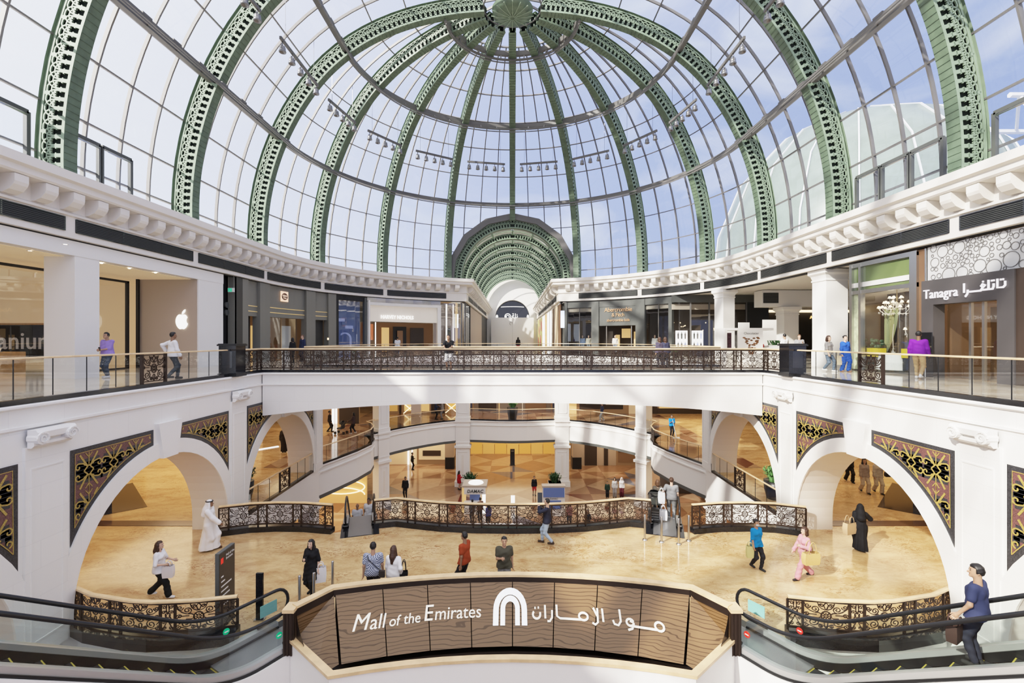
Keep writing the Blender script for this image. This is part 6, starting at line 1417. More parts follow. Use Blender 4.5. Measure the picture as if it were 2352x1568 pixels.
# --- plants
M['leaf'] = mat('deep_green_leaf', (.035, .10, .035), .4, noise=.4, nscale=6); M['leafl'] = mat('pale_green_leaf', (.12, .26, .09), .4, noise=.35, nscale=6)  # two leaf greens, one paler
def plant(label, x, y, z, pot, h, spread, n, m, seed, square=False, name='potted_plant'):
    t = thing(name, label, 'plant', (x, y, z)); r, ph = pot; random.seed(seed)
    if square: mb = MB(); mb.box((-r, -r, 0), (r, r, ph)); mb.box((-r - .03, -r - .03, ph - .08), (r + .03, r + .03, ph)); mb.build('pot', M['white'], t)
    else: MB().lathe((0, 0, 0), [(0, 0), (r * .72, 0), (r * .95, ph * .55), (r, ph), (r * .9, ph), (r * .88, ph - .05), (0, ph - .05)], 20).build('pot', M['rubber'], t, True)
    mb = MB()
    for k in range(n):
        a = random.random() * 2 * pi; s = random.random() ** .6 * spread; hh = h * random.uniform(.6, 1.) * (1 - .35 * s / spread); b = Vector((r * .6 * cos(a) * random.random(), r * .6 * sin(a) * random.random(), ph - .06)); e = Vector((s * cos(a), s * sin(a), ph + hh)); mid = (b + e) / 2 + Vector((0, 0, h * .12)); w = .05 + .02 * random.random(); sd = Vector((-sin(a), cos(a), 0)) * w
        mb.add([b - sd * .4, b + sd * .4, mid + sd, mid - sd, e], [(0, 1, 2, 3), (3, 2, 4)])
        for q in range(5):                                     # leaflets up the stem
            p = b.lerp(e, .35 + .13 * q); d = Vector((random.uniform(-1, 1), random.uniform(-1, 1), random.uniform(.2, 1))).normalized() * .2; s3 = d.cross(Vector((0, 0, 1))).normalized() * .045; mb.add([p, p + d * .5 + s3, p + d, p + d * .5 - s3], [(0, 1, 2, 3)])
    mb.build('foliage', m, t); return t
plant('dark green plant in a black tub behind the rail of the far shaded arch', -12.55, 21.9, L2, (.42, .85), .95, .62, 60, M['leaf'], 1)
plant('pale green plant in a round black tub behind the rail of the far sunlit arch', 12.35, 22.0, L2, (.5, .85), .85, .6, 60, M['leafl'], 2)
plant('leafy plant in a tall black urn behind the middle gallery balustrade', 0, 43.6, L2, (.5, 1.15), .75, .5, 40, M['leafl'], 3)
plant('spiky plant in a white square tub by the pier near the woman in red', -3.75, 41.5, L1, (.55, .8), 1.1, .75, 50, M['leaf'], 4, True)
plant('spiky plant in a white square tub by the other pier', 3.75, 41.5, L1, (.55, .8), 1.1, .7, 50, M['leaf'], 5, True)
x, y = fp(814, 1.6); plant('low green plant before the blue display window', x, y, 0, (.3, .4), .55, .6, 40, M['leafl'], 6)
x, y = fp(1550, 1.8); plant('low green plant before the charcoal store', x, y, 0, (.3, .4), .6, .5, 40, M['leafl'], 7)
# --- lamps under the ceilings
def area(name, loc, size, e, col=(1., .80, .56), rot=(0, 0, 0), sy=None):
    l = bpy.data.lights.new(name, 'AREA'); l.energy = e * .5; l.color = col; l.size = size; l.shape = 'RECTANGLE'; l.size_y = sy or size; o = ob(name, l, None, loc); o.rotation_euler = rot; return o
for sx in (-1, 1):
    area('gallery_lamp', (sx * 18, 14.5, -1.6), 7, 420, sy=8); area('gallery_lamp', (sx * 18.5, 27, -1.6), 7, 500, sy=9); area('gallery_lamp', (sx * 16.5, 40, -1.6), 6, 420, sy=8)
    area('ground_lamp', (sx * 15, 33, L2 - 2.0), 6, 420, sy=9); area('ground_lamp', (sx * 10, 49, L2 - 2.0), 7, 420, sy=6)
    area('shop_lamp', (sx * 22.5, 18, 4.5), 6, 260, (1., .80, .56), sy=8); area('shop_lamp', (sx * 13, 47, 5.0), 5, 130, (1., .78, .52), sy=3)
area('gallery_lamp', (0, 45.5, -1.6), 10, 420, sy=5); area('ground_lamp', (0, 51, L2 - 2.0), 8, 520, sy=10)
# --- what stands outside the glass on the sunlit side: a bulging glass hall and white roof trusses
M['fargreen'] = mat('sage_dome_skin', (.17, .21, .195), .3, noise=.1, nscale=.4); M['farwhite'] = mat('white_truss', (.6, .62, .66), .5)
t = thing('glass_hall', 'sage green bulging glass hall outside beyond the sunlit side of the roof', 'building', (62, 84, -.5)); mb = MB(); mb.lathe((0, 0, 0), [(r * 1.35, z * 1.35) for r, z in ((17.5, 0), (17.8, 8), (17, 16), (14.2, 23), (9.5, 28), (4, 30.5), (0, 31))], 40); mb.build('shell', M['fargreen'], t, True); mb = MB()
for k in range(20):
    a = 2 * pi * k / 20; mb.tube([((r + .1) * 1.35 * cos(a), (r + .1) * 1.35 * sin(a), z * 1.35) for r, z in [(17.5, 0), (17.8, 8), (17, 16), (14.2, 23), (9.5, 28), (4, 30.5)]], .15, 4)
mb.build('shell_ribs', M['farwhite'], t)
t = thing('roof_truss', 'white tubular roof truss outside, past the sage glass hall', 'truss', (60, 48, 0)); mb = MB()
for yy, zz in ((0, 26.5), (4, 24.5)): mb.tube([(-9, yy, zz), (45, yy, zz)], .28, 6)
for k in range(9): mb.tube([(-8 + k * 6, 0, 26.5), (-4 + k * 6, 4, 24.5)], .16, 5); mb.tube([(-8 + k * 6, 0, 26.5), (-2 + k * 6, -2, 14)], .18, 5)
mb.build('tubes', M['farwhite'], t)
# ------------------------------------------------------------------ people: one continuous skin per body, garments and hair as children
def surface_nets(fn, lo, hi, h):
    lo = np.array(lo) - 2 * h; n = np.maximum(4, np.ceil((np.array(hi) + 2 * h - lo) / h).astype(int) + 1)
    ax = [lo[i] + h * np.arange(n[i]) for i in range(3)]
    V = fn(ax[0][:, None, None].astype(np.float32), ax[1][None, :, None].astype(np.float32), ax[2][None, None, :].astype(np.float32), ax, h)
    s = V < 0; c = np.zeros(tuple(n - 1), np.int8)
    for i in (0, 1):
        for j in (0, 1):
            for k in (0, 1): c += s[i:n[0] - 1 + i, j:n[1] - 1 + j, k:n[2] - 1 + k]
    act = (c > 0) & (c < 8); ids = np.argwhere(act)
    if not len(ids): return None
    idx = -np.ones(act.shape, np.int64); idx[act] = np.arange(len(ids))
    acc = np.zeros((len(ids), 3)); cnt = np.zeros(len(ids)); I, J, K = ids.T
    for a in range(3):
        o = [b for b in range(3) if b != a]
        for u in (0, 1):
            for v in (0, 1):
                d0 = [0, 0, 0]; d0[o[0]] = u; d0[o[1]] = v; d1 = list(d0); d1[a] = 1
                f0 = V[I + d0[0], J + d0[1], K + d0[2]]; f1 = V[I + d1[0], J + d1[1], K + d1[2]]; m = (f0 < 0) != (f1 < 0)
                t = np.where(m, f0 / np.where(m, f0 - f1, 1), 0); p = np.zeros((len(ids), 3)); p[:, o[0]] = u; p[:, o[1]] = v; p[:, a] = t
                acc[m] += p[m]; cnt[m] += 1
    verts = lo + h * (ids + acc / cnt[:, None]); faces = []
    for a in range(3):
        b, cc = (a + 1) % 3, (a + 2) % 3
        sl0 = [slice(None)] * 3; sl1 = [slice(None)] * 3; sl0[a] = slice(0, n[a] - 1); sl1[a] = slice(1, n[a])
        x = s[tuple(sl0)] != s[tuple(sl1)]; e = np.argwhere(x); e = e[(e[:, b] > 0) & (e[:, cc] > 0) & (e[:, b] < n[b] - 1) & (e[:, cc] < n[cc] - 1)]
        if not len(e): continue
        neg = s[tuple(e.T)]
        def at(db, dc): q = e.copy(); q[:, b] -= db; q[:, cc] -= dc; return idx[tuple(q.T)]
        q = np.stack([at(0, 0), at(1, 0), at(1, 1), at(0, 1)], 1); q[~neg] = q[~neg][:, ::-1]; faces.append(q)
    return verts, np.concatenate(faces)
def np_mesh(name, vf, m):
    v, f = vf; me = bpy.data.meshes.new(name); me.vertices.add(len(v)); me.vertices.foreach_set('co', v.astype(np.float32).ravel()); me.loops.add(f.size); me.loops.foreach_set('vertex_index', f.ravel().astype(np.int32)); me.polygons.add(len(f))
    me.polygons.foreach_set('loop_start', np.arange(0, f.size, 4, dtype=np.int32)); me.polygons.foreach_set('use_smooth', np.ones(len(f), bool)); me.update(calc_edges=True); me.materials.append(m); return me
class SDF:
    """smooth union of tapered limbs (a, b, ra, rb) and ellipsoids, evaluated only near each piece"""
    def __init__(s, k=.03): s.p = []; s.k = k; s.cuts = []; s.warp = None
    def cone(s, a, b, ra, rb, k=None): s.p.append(('c', np.array(a, float), np.array(b, float), ra, rb, k or s.k)); return s
    def ell(s, c, r, k=None): s.p.append(('e', np.array(c, float), np.array(r, float), 0, 0, k or s.k)); return s
    def cut(s, f): s.cuts.append(f); return s
    def bounds(s):
        lo = np.full(3, 9.); hi = np.full(3, -9.)
        for t, a, b, ra, rb, k in s.p:
            if t == 'c': lo = np.minimum(lo, np.minimum(a - ra, b - rb)); hi = np.maximum(hi, np.maximum(a + ra, b + rb))
            else: lo = np.minimum(lo, a - b); hi = np.maximum(hi, a + b)
        return lo - .02, hi + .02
    def __call__(s, X, Y, Z, ax, h):
        V = np.full((X.shape[0], Y.shape[1], Z.shape[2]), .5, np.float32)
        for t, a, b, ra, rb, k in s.p:
            m = k + .06
            if t == 'c': lo, hi = np.minimum(a - ra, b - rb) - m, np.maximum(a + ra, b + rb) + m
            else: lo, hi = a - b - m, a + b + m
            i = [np.searchsorted(ax[d], lo[d]) for d in range(3)]; j = [np.searchsorted(ax[d], hi[d]) for d in range(3)]
            if any(j[d] <= i[d] for d in range(3)): continue
            x, y, z = X[i[0]:j[0]], Y[:, i[1]:j[1]], Z[:, :, i[2]:j[2]]
            if t == 'c':
                ba = b - a; L = max(1e-9, float(ba @ ba)); tt = np.clip(((x - a[0]) * ba[0] + (y - a[1]) * ba[1] + (z - a[2]) * ba[2]) / L, 0, 1)
                d = np.sqrt((x - a[0] - tt * ba[0]) ** 2 + (y - a[1] - tt * ba[1]) ** 2 + (z - a[2] - tt * ba[2]) ** 2) - (ra + (rb - ra) * tt)
            else:
                q = np.sqrt(((x - a[0]) / b[0]) ** 2 + ((y - a[1]) / b[1]) ** 2 + ((z - a[2]) / b[2]) ** 2); d = (q - 1) * b.min()
            S = (slice(i[0], j[0]), slice(i[1], j[1]), slice(i[2], j[2])); w = V[S]; hh = np.maximum(k - np.abs(w - d), 0) / k
            V[S] = np.minimum(w, d) - hh * hh * k * .25
        if s.warp is not None: V = V + s.warp(X, Y, Z).astype(np.float32)
        for f in s.cuts: V = np.maximum(V, f(X, Y, Z).astype(np.float32))
        return V
def ik(a, t, l1, l2, pole):
    a, t, pole = Vector(a), Vector(t), Vector(pole); d = t - a; L = min(d.length, (l1 + l2) * .995); d.normalize(); t = a + d * L
    x = (l1 * l1 - l2 * l2 + L * L) / (2 * L); hh = sqrt(max(0, l1 * l1 - x * x)); p = pole - d * pole.dot(d); p.normalize(); return a + d * x + p * hh, t
SKIN = {k: mat('skin_' + k, c, .5, spec=.35) for k, c in dict(light=(.60, .40, .30), tan=(.44, .27, .18), brown=(.28, .16, .10), dark=(.15, .085, .055)).items()}
CL = {}
def cloth(c):
    if isinstance(c, bpy.types.Material): return c
    if c not in CL: CL[c] = mat('cloth_%d' % len(CL), c, .75, spec=.2, bump=.15, nscale=14)
    return CL[c]
HAIR = {k: mat('hair_' + k, c, .45, spec=.4) for k, c in dict(black=(.012, .010, .010), brown=(.06, .03, .018), grey=(.25, .24, .23), lbrown=(.14, .075, .04)).items()}
def check_mat():
    nt = NT('small_blue_check'); tc = nt.n('TexCoord'); ch = nt.n('TexChecker'); ch.inputs['Scale'].default_value = 34; ch.inputs['Color1'].default_value = (.55, .58, .66, 1); ch.inputs['Color2'].default_value = (.06, .08, .16, 1); nt.l(tc.outputs['Object'], ch.inputs[0])
    b = nt.n('BsdfPrincipled'); b.inputs['Roughness'].default_value = .8; nt.l(ch.outputs[0], b.inputs['Base Color']); nt.l(b.outputs[0], nt.out.inputs[0]); return nt.m
M['check'] = check_mat(); M['eye'] = mat('dark_eye', (.02, .015, .012), .2); M['lip'] = mat('lip', (.35, .12, .10), .5)
def person(label, loc, face, H=1.72, fem=False, skin='tan', hair='black', hairstyle='short', top=(.3, .3, .3), sleeve='short', bottom=(.03, .03, .04), legs='trousers', shoes=(.03, .03, .03), stride=0., lh=None, rh=None, lean=0., vox=.016, dress=None, hem=.78, heavy=0., headturn=0., nod=0., face_on=True, sit=False, group=None, cat='person', name='person', robe=None, headcover=None, mask=False, lf=None, rf=None, tie=None):
    """local frame: +y the way the person faces, +x the person's right hand side, feet on z=0. lh/rh: hand targets; lf/rf: foot targets"""
    t = thing(name, label, cat, loc, R(face), group); k = H / 1.75
    hw = .092 if fem else .095; sw = (.158 if fem else .185) + heavy * .03; dz = -.02 * abs(stride) / .3
    hip = Vector((0, 0, .93 + dz)); ln = Vector((0, lean, 0)); chest = Vector((0, lean * .55, 1.30 + dz)); neck = Vector((0, lean * .8, 1.475 + dz)); hd = Vector((0, lean * .95 + .015 + nod * .05, 1.635 + dz - nod * .02))
    Lh, Rh = Vector((-hw, 0, .90 + dz)), Vector((hw, 0, .90 + dz)); Ls, Rs = Vector((-sw, lean * .75, 1.40 + dz)), Vector((sw, lean * .75, 1.40 + dz))
    la = Vector(lf) if lf else Vector((-.09, stride * .5, .085 + (.05 if stride < -.2 else 0))); ra = Vector(rf) if rf else Vector((.09, -stride * .5, .085 + (.05 if stride > .2 else 0)))
    lk, la = ik(Lh, la, .435, .415, (-.1, 1, 0)); rk, ra = ik(Rh, ra, .435, .415, (.1, 1, 0))
    lhd = Vector(lh) if lh else Vector((-sw - .07, .05 - stride * .35, .80 + dz)); rhd = Vector(rh) if rh else Vector((sw + .07, .05 + stride * .35, .80 + dz))
    le, lhd = ik(Ls, lhd, .285, .255, (-.5, -1, -.3)); re, rhd = ik(Rs, rhd, .285, .255, (.5, -1, -.3))
    hv = heavy
    def torso(S, e=0., z0=None):
        for sx in (-1, 1):
            S.cone((sx * .055, 0, .95 + dz), (sx * (.05 + .02 * hv), lean * .3 + .03 * hv, 1.10 + dz), .108 + e + .03 * hv, (.094 if fem else .102) + e + .04 * hv, .06); S.cone((sx * .05, lean * .3 + .03 * hv, 1.10 + dz), (sx * .078, chest.y + .01, 1.31 + dz), (.094 if fem else .102) + e + .04 * hv, .105 + e, .06)
            S.cone((sx * .078, chest.y, 1.32 + dz), (sx * (sw - .05), lean * .75 - .01, 1.395 + dz), .10 + e, .055 + e, .05)
            if fem: S.ell((sx * .075, chest.y + .085, 1.29 + dz), (.062 + e, .058 + e, .06 + e), .04)
    def arm(S, sh, el, ha, e=0., f=1.):
        if f > 0: S.cone(sh, Vector(sh).lerp(el, min(1, f)), .048 + e - (.006 if fem else 0), (.038 + e) if f >= 1 else .045 + e)
        if f > 1: S.cone(el, Vector(el).lerp(ha, min(1, f - 1)), .038 + e, (.026 + e) if f >= 2 else .036 + e)
    def leg(S, hp, kn, an, e=0., f=2., flare=0.):
        S.cone(hp, kn if f >= 1 else Vector(hp).lerp(kn, f), .088 + e, .056 + e + flare * .3, .04)
        if f > 1: S.cone(kn, Vector(kn).lerp(an, min(1, f - 1)), .054 + e + flare * .3, .037 + e + flare, .04)
    ct, st = cos(R(headturn)), sin(R(headturn))
    def hp(x, y, z): return (hd.x + x * ct - y * st, hd.y + x * st + y * ct, hd.z + z)
    B = SDF(.03); torso(B); arm(B, Ls, le, lhd, 0, 2); arm(B, Rs, re, rhd, 0, 2); leg(B, Lh, lk, la); leg(B, Rh, rk, ra)
    B.ell((0, -.02, .95 + dz), (.155 + .02 * hv, .115 + .03 * hv, .12), .05); B.cone(neck - Vector((0, .01, .06)), hd - Vector((0, .02, .06)), .062, .054, .03)
    B.ell(hp(0, -.008, .025), (.076, .094, .098), .02); B.ell(hp(0, .022, -.045), (.058, .066, .07), .03); B.cone(hp(0, .083, .012), hp(0, .106, -.022), .010, .016, .014); B.ell(hp(0, .074, -.085), (.026, .022, .022), .02)
    for sx in (-1, 1): B.ell(hp(sx * .078, -.012, -.008), (.012, .022, .032), .008)
    for an, s1 in ((la, -1), (ra, 1)): B.cone(an + Vector((0, -.03, -.045)), an + Vector((s1 * .015, .14, -.055)), .036, .030)
    for ha, el, s1 in ((lhd, le, -1), (rhd, re, 1)):                # palm, four unequal fingers with a bend, thumb off the side
        d = (ha - el).normalized(); side = d.cross(Vector((s1, 0, 0)));
        if side.length < .2: side = d.cross(Vector((0, 0, 1)))
        side.normalize(); nrm = side.cross(d).normalized() * -s1
        B.cone(ha, ha + d * .05, .026, .03, .015)
        for q, L in enumerate((.070, .082, .076, .058)):
            o = side * (.033 - .022 * q); a = ha + d * .065 + o; m2 = a + d * L * .55 + nrm * .012; B.cone(ha + d * .045 + o * .9, a, .0125, .011, .008); B.cone(a, m2, .0105, .0095, .006); B.cone(m2, m2 + d * L * .45 + nrm * .028, .0095, .0075, .006)
        B.cone(ha + d * .015 + side * .026, ha + d * .06 + side * .058 + nrm * .012, .0125, .0105, .01); B.cone(ha + d * .06 + side * .058 + nrm * .012, ha + d * .09 + side * .056 + nrm * .022, .0105, .0085, .006)
    def emit(S, nm, m, vx=None, parent=t):
        lo, hi = S.bounds(); r = surface_nets(S, lo, hi, vx or vox / k)
        if r is None: return None
        o = ob(nm, np_mesh(nm, r, m), parent); o.scale = (k, k, k) if parent is t else (1, 1, 1); return o
    emit(B, 'body', SKIN[skin])
    # garments
    e = .016 + vox * .25
    def neckcut(X, Y, Z): return Z - (1.452 + dz) - 2.2 * np.maximum(0, np.sqrt(X * X + (Y - neck.y) ** 2) - .075)
    def folds(X, Y, Z): return .0045 * np.sin(21 * X + 13 * Z) * np.sin(33 * Z + 9 * Y) + .003 * np.sin(47 * Z + 20 * X)
    def drape(X, Y, Z): return -.012 * np.clip(1.15 - Z, 0, 1) * (1 + np.sin(9 * np.arctan2(X, Y + .02) + 2 * Z)) - .002 * np.sin(31 * Z + 12 * X)
    def tufts(X, Y, Z): return -.0045 * (1 + np.sin(70 * X + 20 * Z) * np.sin(55 * Y + 31 * X)) - .002 * np.sin(90 * Z + 40 * Y)
    if robe or dress:
        c = robe or dress; S = SDF(.04); torso(S, e); f = dict(long=1.92, short=.55, none=.15, half=1.0)[sleeve]; arm(S, Ls, le, lhd, e + (.025 if robe else .004), f); arm(S, Rs, re, rhd, e + (.025 if robe else .004), f)
        zb = .06 if robe else hem; mid = (la + ra) / 2; wb = (.165 if robe else .155) + abs(stride) * .12
        S.cone((0, 0, 1.02 + dz), (mid.x * .6, mid.y * .7, zb), .155, wb, .05); S.cone((0, 0, .98 + dz), (la.x * .9, la.y * .85, zb + .02), .14, wb * .7, .06); S.cone((0, 0, .98 + dz), (ra.x * .9, ra.y * .85, zb + .02), .14, wb * .7, .06)
        leg(S, Lh, lk, la, e + .035, 1.5 if robe else .9); leg(S, Rh, rk, ra, e + .035, 1.5 if robe else .9)
        S.cut(lambda X, Y, Z: (zb - Z) + 0 * X + 0 * Y); S.cut(neckcut); S.warp = drape if robe else folds
        emit(S, 'robe' if robe else 'dress', cloth(c))
    else:
        S = SDF(.035); torso(S, e); f = dict(long=1.93, short=.62, none=.12, half=1.0)[sleeve]; arm(S, Ls, le, lhd, e + .004, f); arm(S, Rs, re, rhd, e + .004, f)
        S.ell((0, -.01, .97 + dz), (.165 + .03 * hv + e, .125 + .035 * hv + e, .16), .05); zb = .86 + dz - (0 if not fem else .02)
        leg(S, Lh, lk, la, e + .035, 1.5 if robe else .9); leg(S, Rh, rk, ra, e + .035, 1.5 if robe else .9)
        S.cut(lambda X, Y, Z: (zb - Z) + 0 * X + 0 * Y); S.cut(neckcut); S.warp = folds; emit(S, 'shirt', cloth(top))
    if not robe and legs:
        S = SDF(.03); f = dict(trousers=1.90, shorts=.95, wide=1.93)[legs]; fl = .035 if legs == 'wide' else 0
        leg(S, Lh, lk, la, e, f, fl); leg(S, Rh, rk, ra, e, f, fl); S.ell((0, -.02, .95 + dz), (.155 + .02 * hv + e * .8, .112 + .03 * hv + e * .8, .12), .05); S.cut(lambda X, Y, Z: (Z - (1.0 + dz)) + 0 * X + 0 * Y); S.warp = folds; emit(S, 'trousers', cloth(bottom))
    for an, s1 in ((la, -1), (ra, 1)):
        S = SDF(.02); S.cone(an + Vector((0, -.035, -.042)), an + Vector((s1 * .015, .15, -.048)), .046, .038); S.cone(an + Vector((0, -.02, -.03)), an + Vector((0, 0, .02)), .045, .042); zf = an.z - .085; S.cut(lambda X, Y, Z, zf=zf: (zf - Z) + 0 * X + 0 * Y); emit(S, 'shoe', cloth(shoes), min(.014, vox))
    # hair or head cover
    S = SDF(.02); hc = hp(0, -.016, .034); S.ell(hc, (.086, .100, .102), .02)
    fwd = Vector((-st, ct, 0)); 
    if hairstyle == 'long':
        S.cone(hp(0, -.06, .0), hp(0, -.085, -.16), .078, .085, .04); S.cone(hp(0, -.085, -.16), hp(0, -.10, -.33), .085, .055, .04)
        for sx in (-1, 1): S.cone(hp(sx * .07, -.02, .02), hp(sx * .085, .0, -.17), .028, .035, .03)
    elif hairstyle == 'bob':
        S.cone(hp(0, -.05, .0), hp(0, -.06, -.10), .085, .088, .04)
        for sx in (-1, 1): S.cone(hp(sx * .07, -.01, .02), hp(sx * .085, .005, -.09), .03, .034, .03)
    elif hairstyle == 'bun': S.ell(hp(0, -.12, .06), (.045, .045, .045), .02)
    def facecut(X, Y, Z):
        yy = (X - hd.x) * -st + (Y - hd.y) * ct; zz = Z - hd.z; xx = (X - hd.x) * ct + (Y - hd.y) * st
        lim = .008 * np.sin(60 * xx) + np.where(zz > .072, .2, np.where(zz > -.02, .028 if hairstyle != 'short' else .012, (.012 if hairstyle in ('long', 'bob') else -.045))) + 0 * xx
        return yy - lim
    S.cut(facecut)
    if hairstyle == 'short': S.cut(lambda X, Y, Z: (hd.z - .062 - Z) + 0 * X + 0 * Y)
    S.warp = tufts
    if hairstyle != 'bald' and headcover is None: emit(S, 'hair', HAIR[hair], min(vox, .014))
    if headcover is not None:
        S = SDF(.04); S.ell(hp(0, -.016, .034), (.094, .108, .108), .03); S.cone(hp(0, -.05, .0), hp(0, -.09, -.20), .09, .13, .05); S.cone(hp(0, -.09, -.20), hp(0, -.12, -.36), .13, .15, .05)
        for sx in (-1, 1): S.cone(hp(sx * .07, -.01, .02), hp(sx * .12, .03, -.26), .035, .06, .04)
        S.cut(lambda X, Y, Z: ((Y - hd.y) * ct - (X - hd.x) * st) - np.where(Z - hd.z > .06, .2, .035)); emit(S, 'head_cloth', cloth(headcover))
        if robe == (.84, .84, .85):
            mb = MB(); mb.tube([hp(.098 * cos(a), -.016 + .112 * sin(a), .075) for a in [2 * pi * q / 20 for q in range(20)]], .011, 6, closed=True); mb.tube([hp(.095 * cos(a), -.016 + .108 * sin(a), .092) for a in [2 * pi * q / 20 for q in range(20)]], .011, 6, closed=True); o = mb.build('head_cord', M['rubber'], t, True); o.scale = (k, k, k)
    if face_on and vox < .02:
        for sx in (-1, 1): o = MB().ball(hp(sx * .031, .083, .018), (.012, .007, .007), 8, 6).build('eye', M['eye'], t, True); o.scale = (k, k, k); o = MB().ball(hp(sx * .032, .080, .042), (.018, .006, .004), 8, 5).build('eyebrow', HAIR[hair], t, True); o.scale = (k, k, k)
        if not mask: o = MB().ball(hp(0, .083, -.055), (.022, .008, .007), 8, 5).build('mouth', M['lip'], t, True); o.scale = (k, k, k)
    if mask:
        S = SDF(.02); S.ell(hp(0, .03, -.045), (.066, .075, .055), .02); S.cut(lambda X, Y, Z: .03 - ((Y - hd.y) * ct - (X - hd.x) * st)); emit(S, 'face_mask', cloth((.55, .68, .75)), min(vox, .012))
    return t
def at2(px, py, z): x, y, _ = atz(px, py, z); return (x, y, z)
def bag(label, loc, size, col, rz=0., strap=.25, name='shopping_bag', cat='bag', soft=.12, group=None):
    t = thing(name, label, cat, loc, R(rz), group); w, d, h = size; mb = MB(); n = 6
    b = [(-w / 2, -d / 2), (w / 2, -d / 2), (w / 2, d / 2), (-w / 2, d / 2)]
    for i in range(n):
        f0, f1 = 1 + soft * sin(pi * i / n), 1 + soft * sin(pi * (i + 1) / n); z0, z1 = h * i / n, h * (i + 1) / n
        for q in range(4): a, c = b[q], b[(q + 1) % 4]; mb.quad((a[0] * f0, a[1] * f0, z0), (c[0] * f0, c[1] * f0, z0), (c[0] * f1, c[1] * f1, z1), (a[0] * f1, a[1] * f1, z1))
    mb.quad(*[(x, y, 0) for x, y in b[::-1]]); mb.build('bag_body', cloth(col), t)
    for s in (-1, 1): MB().tube([(-w * .28, s * d / 2, h * .97)] + [(w * .28 * -cos(pi * q / 8), s * d / 2, h + strap * sin(pi * q / 8)) for q in range(1, 8)] + [(w * .28, s * d / 2, h * .97)], .012, 5).build('handle', cloth(col), t, True)
    return t
def phone(label, loc, rz=0):
    t = thing('phone', label, 'phone', loc, R(rz)); mb = MB(); mb.box((-.036, -.005, -.07), (.036, .005, .07)); o = mb.build('body', M['rubber'], t); MB().box((-.033, .005, -.065), (.033, .0065, .065)).build('screen', M['dkglass'], t); return t
W_ = (.80, .79, .80); BLK = (.012, .012, .014)
# --- golden floor
p = at2(481, 1263, L2); person('man in a white robe and white headcloth with black cord, walking by the iron railing', p, -75, 1.80, robe=(.84, .84, .85), sleeve='long', headcover=(.84, .84, .85), skin='brown', stride=.35, rh=(.22, .38, .98), lh=(-.2, .1, .85), shoes=(.10, .05, .03), vox=.012)
p = at2(366, 1371, L2); person('striding woman in a white top and black trousers with long brown hair', p, -82, 1.66, True, 'light', 'brown', 'long', W_, 'half', (.012, .012, .012), 'wide', (.75, .74, .72), -.62, rh=(.2, .28, 1.08), lh=(-.18, .30, 1.05), vox=.011)
bag('crumpled white bag held by the striding woman in a white top', (p[0] + .32, p[1] - .08, L2 + .62), (.26, .12, .34), (.78, .74, .74), 10, .12)
p = at2(716, 1368, L2); person('woman in a loose black dress with long dark hair looking at her phone', p, 172, 1.68, True, 'light', 'black', 'long', BLK, 'half', (.012, .012, .014), 'trousers', dress=BLK, hem=.55, stride=.25, rh=(.08, .28, 1.22), lh=(-.24, .05, .86), nod=.7, vox=.011)
phone('phone in the hand of the woman in black', (p[0] - .03, p[1] - .32, L2 + 1.22), 10); bag('white plastic shopping bag hanging from the arm of the woman in black', (p[0] + .27, p[1] - .02, L2 + .42), (.28, .12, .44), (.80, .80, .83), 20, .12)
p = at2(857, 1387, L2); c4p = p; person('man in a small blue checked shirt seen from behind', p, 8, 1.75, False, 'tan', 'black', 'short', M['check'], 'short', (.02, .02, .025), heavy=.6, stride=.2, vox=.011)
t = thing('crossbody_bag', 'dark crossbody strap bag on the man in the checked shirt', 'bag', (p[0] + .12, p[1] - .02, L2 + .98)); mb = MB(); mb.tube([(-.26, -.06, .44), (-.20, -.165, .36), (.0, -.17, .18), (.14, -.15, .05)], .012, 5); mb.build('strap', M['rubber'], t); MB().box((.10, -.20, -.12), (.26, -.12, .06)).build('pouch', cloth((.05, .04, .035)), t)
p = at2(904, 1388, L2); person('woman in a loose white blouse with long brown hair seen from behind', p, -10, 1.66, True, 'light', 'brown', 'long', W_, 'long', (.70, .69, .70), heavy=.5, stride=-.2, rh=(.24, .02, .9), vox=.011)
bag('small black handbag at the hip of the woman in a white blouse', (p[0] + .30, p[1] - .04, L2 + .82), (.2, .1, .15), BLK, 10, .30, 'handbag')
p = at2(1067, 1355, L2); person('person in a rust red shirt and dark trousers behind the sign wall', p, 62, 1.74, False, 'brown', 'black', 'short', (.30, .055, .018), 'short', (.015, .015, .02), stride=.25, vox=.013)
p = at2(1158, 1367, L2); person('person in a dark olive top and grey trousers, just above the sign emblem', p, 185, 1.74, False, 'tan', 'black', 'short', (.075, .07, .05), 'short', (.22, .22, .22), stride=.2, nod=.5, rh=(.1, .25, 1.2), vox=.013)
p = at2(1257, 1249, L2); person('man in a navy top and pale blue jeans raising a hand to his face', p, 75, 1.68, False, 'light', 'black', 'short', (.02, .022, .04), 'long', (.36, .46, .60), stride=-.42, lh=(-.12, .30, 1.42), rh=(.15, .32, 1.28), shoes=(.06, .04, .03), vox=.013)
p = at2(1737, 1306, L2); person('cleaner in a bright blue polo shirt and face mask walking on the golden floor', p, 195, 1.62, True, 'tan', 'black', 'bun', (.01, .22, .52), 'half', (.02, .02, .025), stride=.25, mask=True, vox=.012)
bag('pale yellow bag carried by the cleaner in a face mask', (p[0] - .26, p[1] - .1, L2 + .42), (.2, .1, .38), (.62, .60, .30), 0, .12)
p = at2(1848, 1328, L2); person('woman in pink shirt and pink trousers walking with a straw bag', p, 98, 1.64, True, 'light', 'brown', 'bob', (.58, .28, .32), 'long', (.55, .25, .29), 'wide', (.04, .03, .03), stride=.68, lh=(-.14, .25, 1.15), vox=.011)
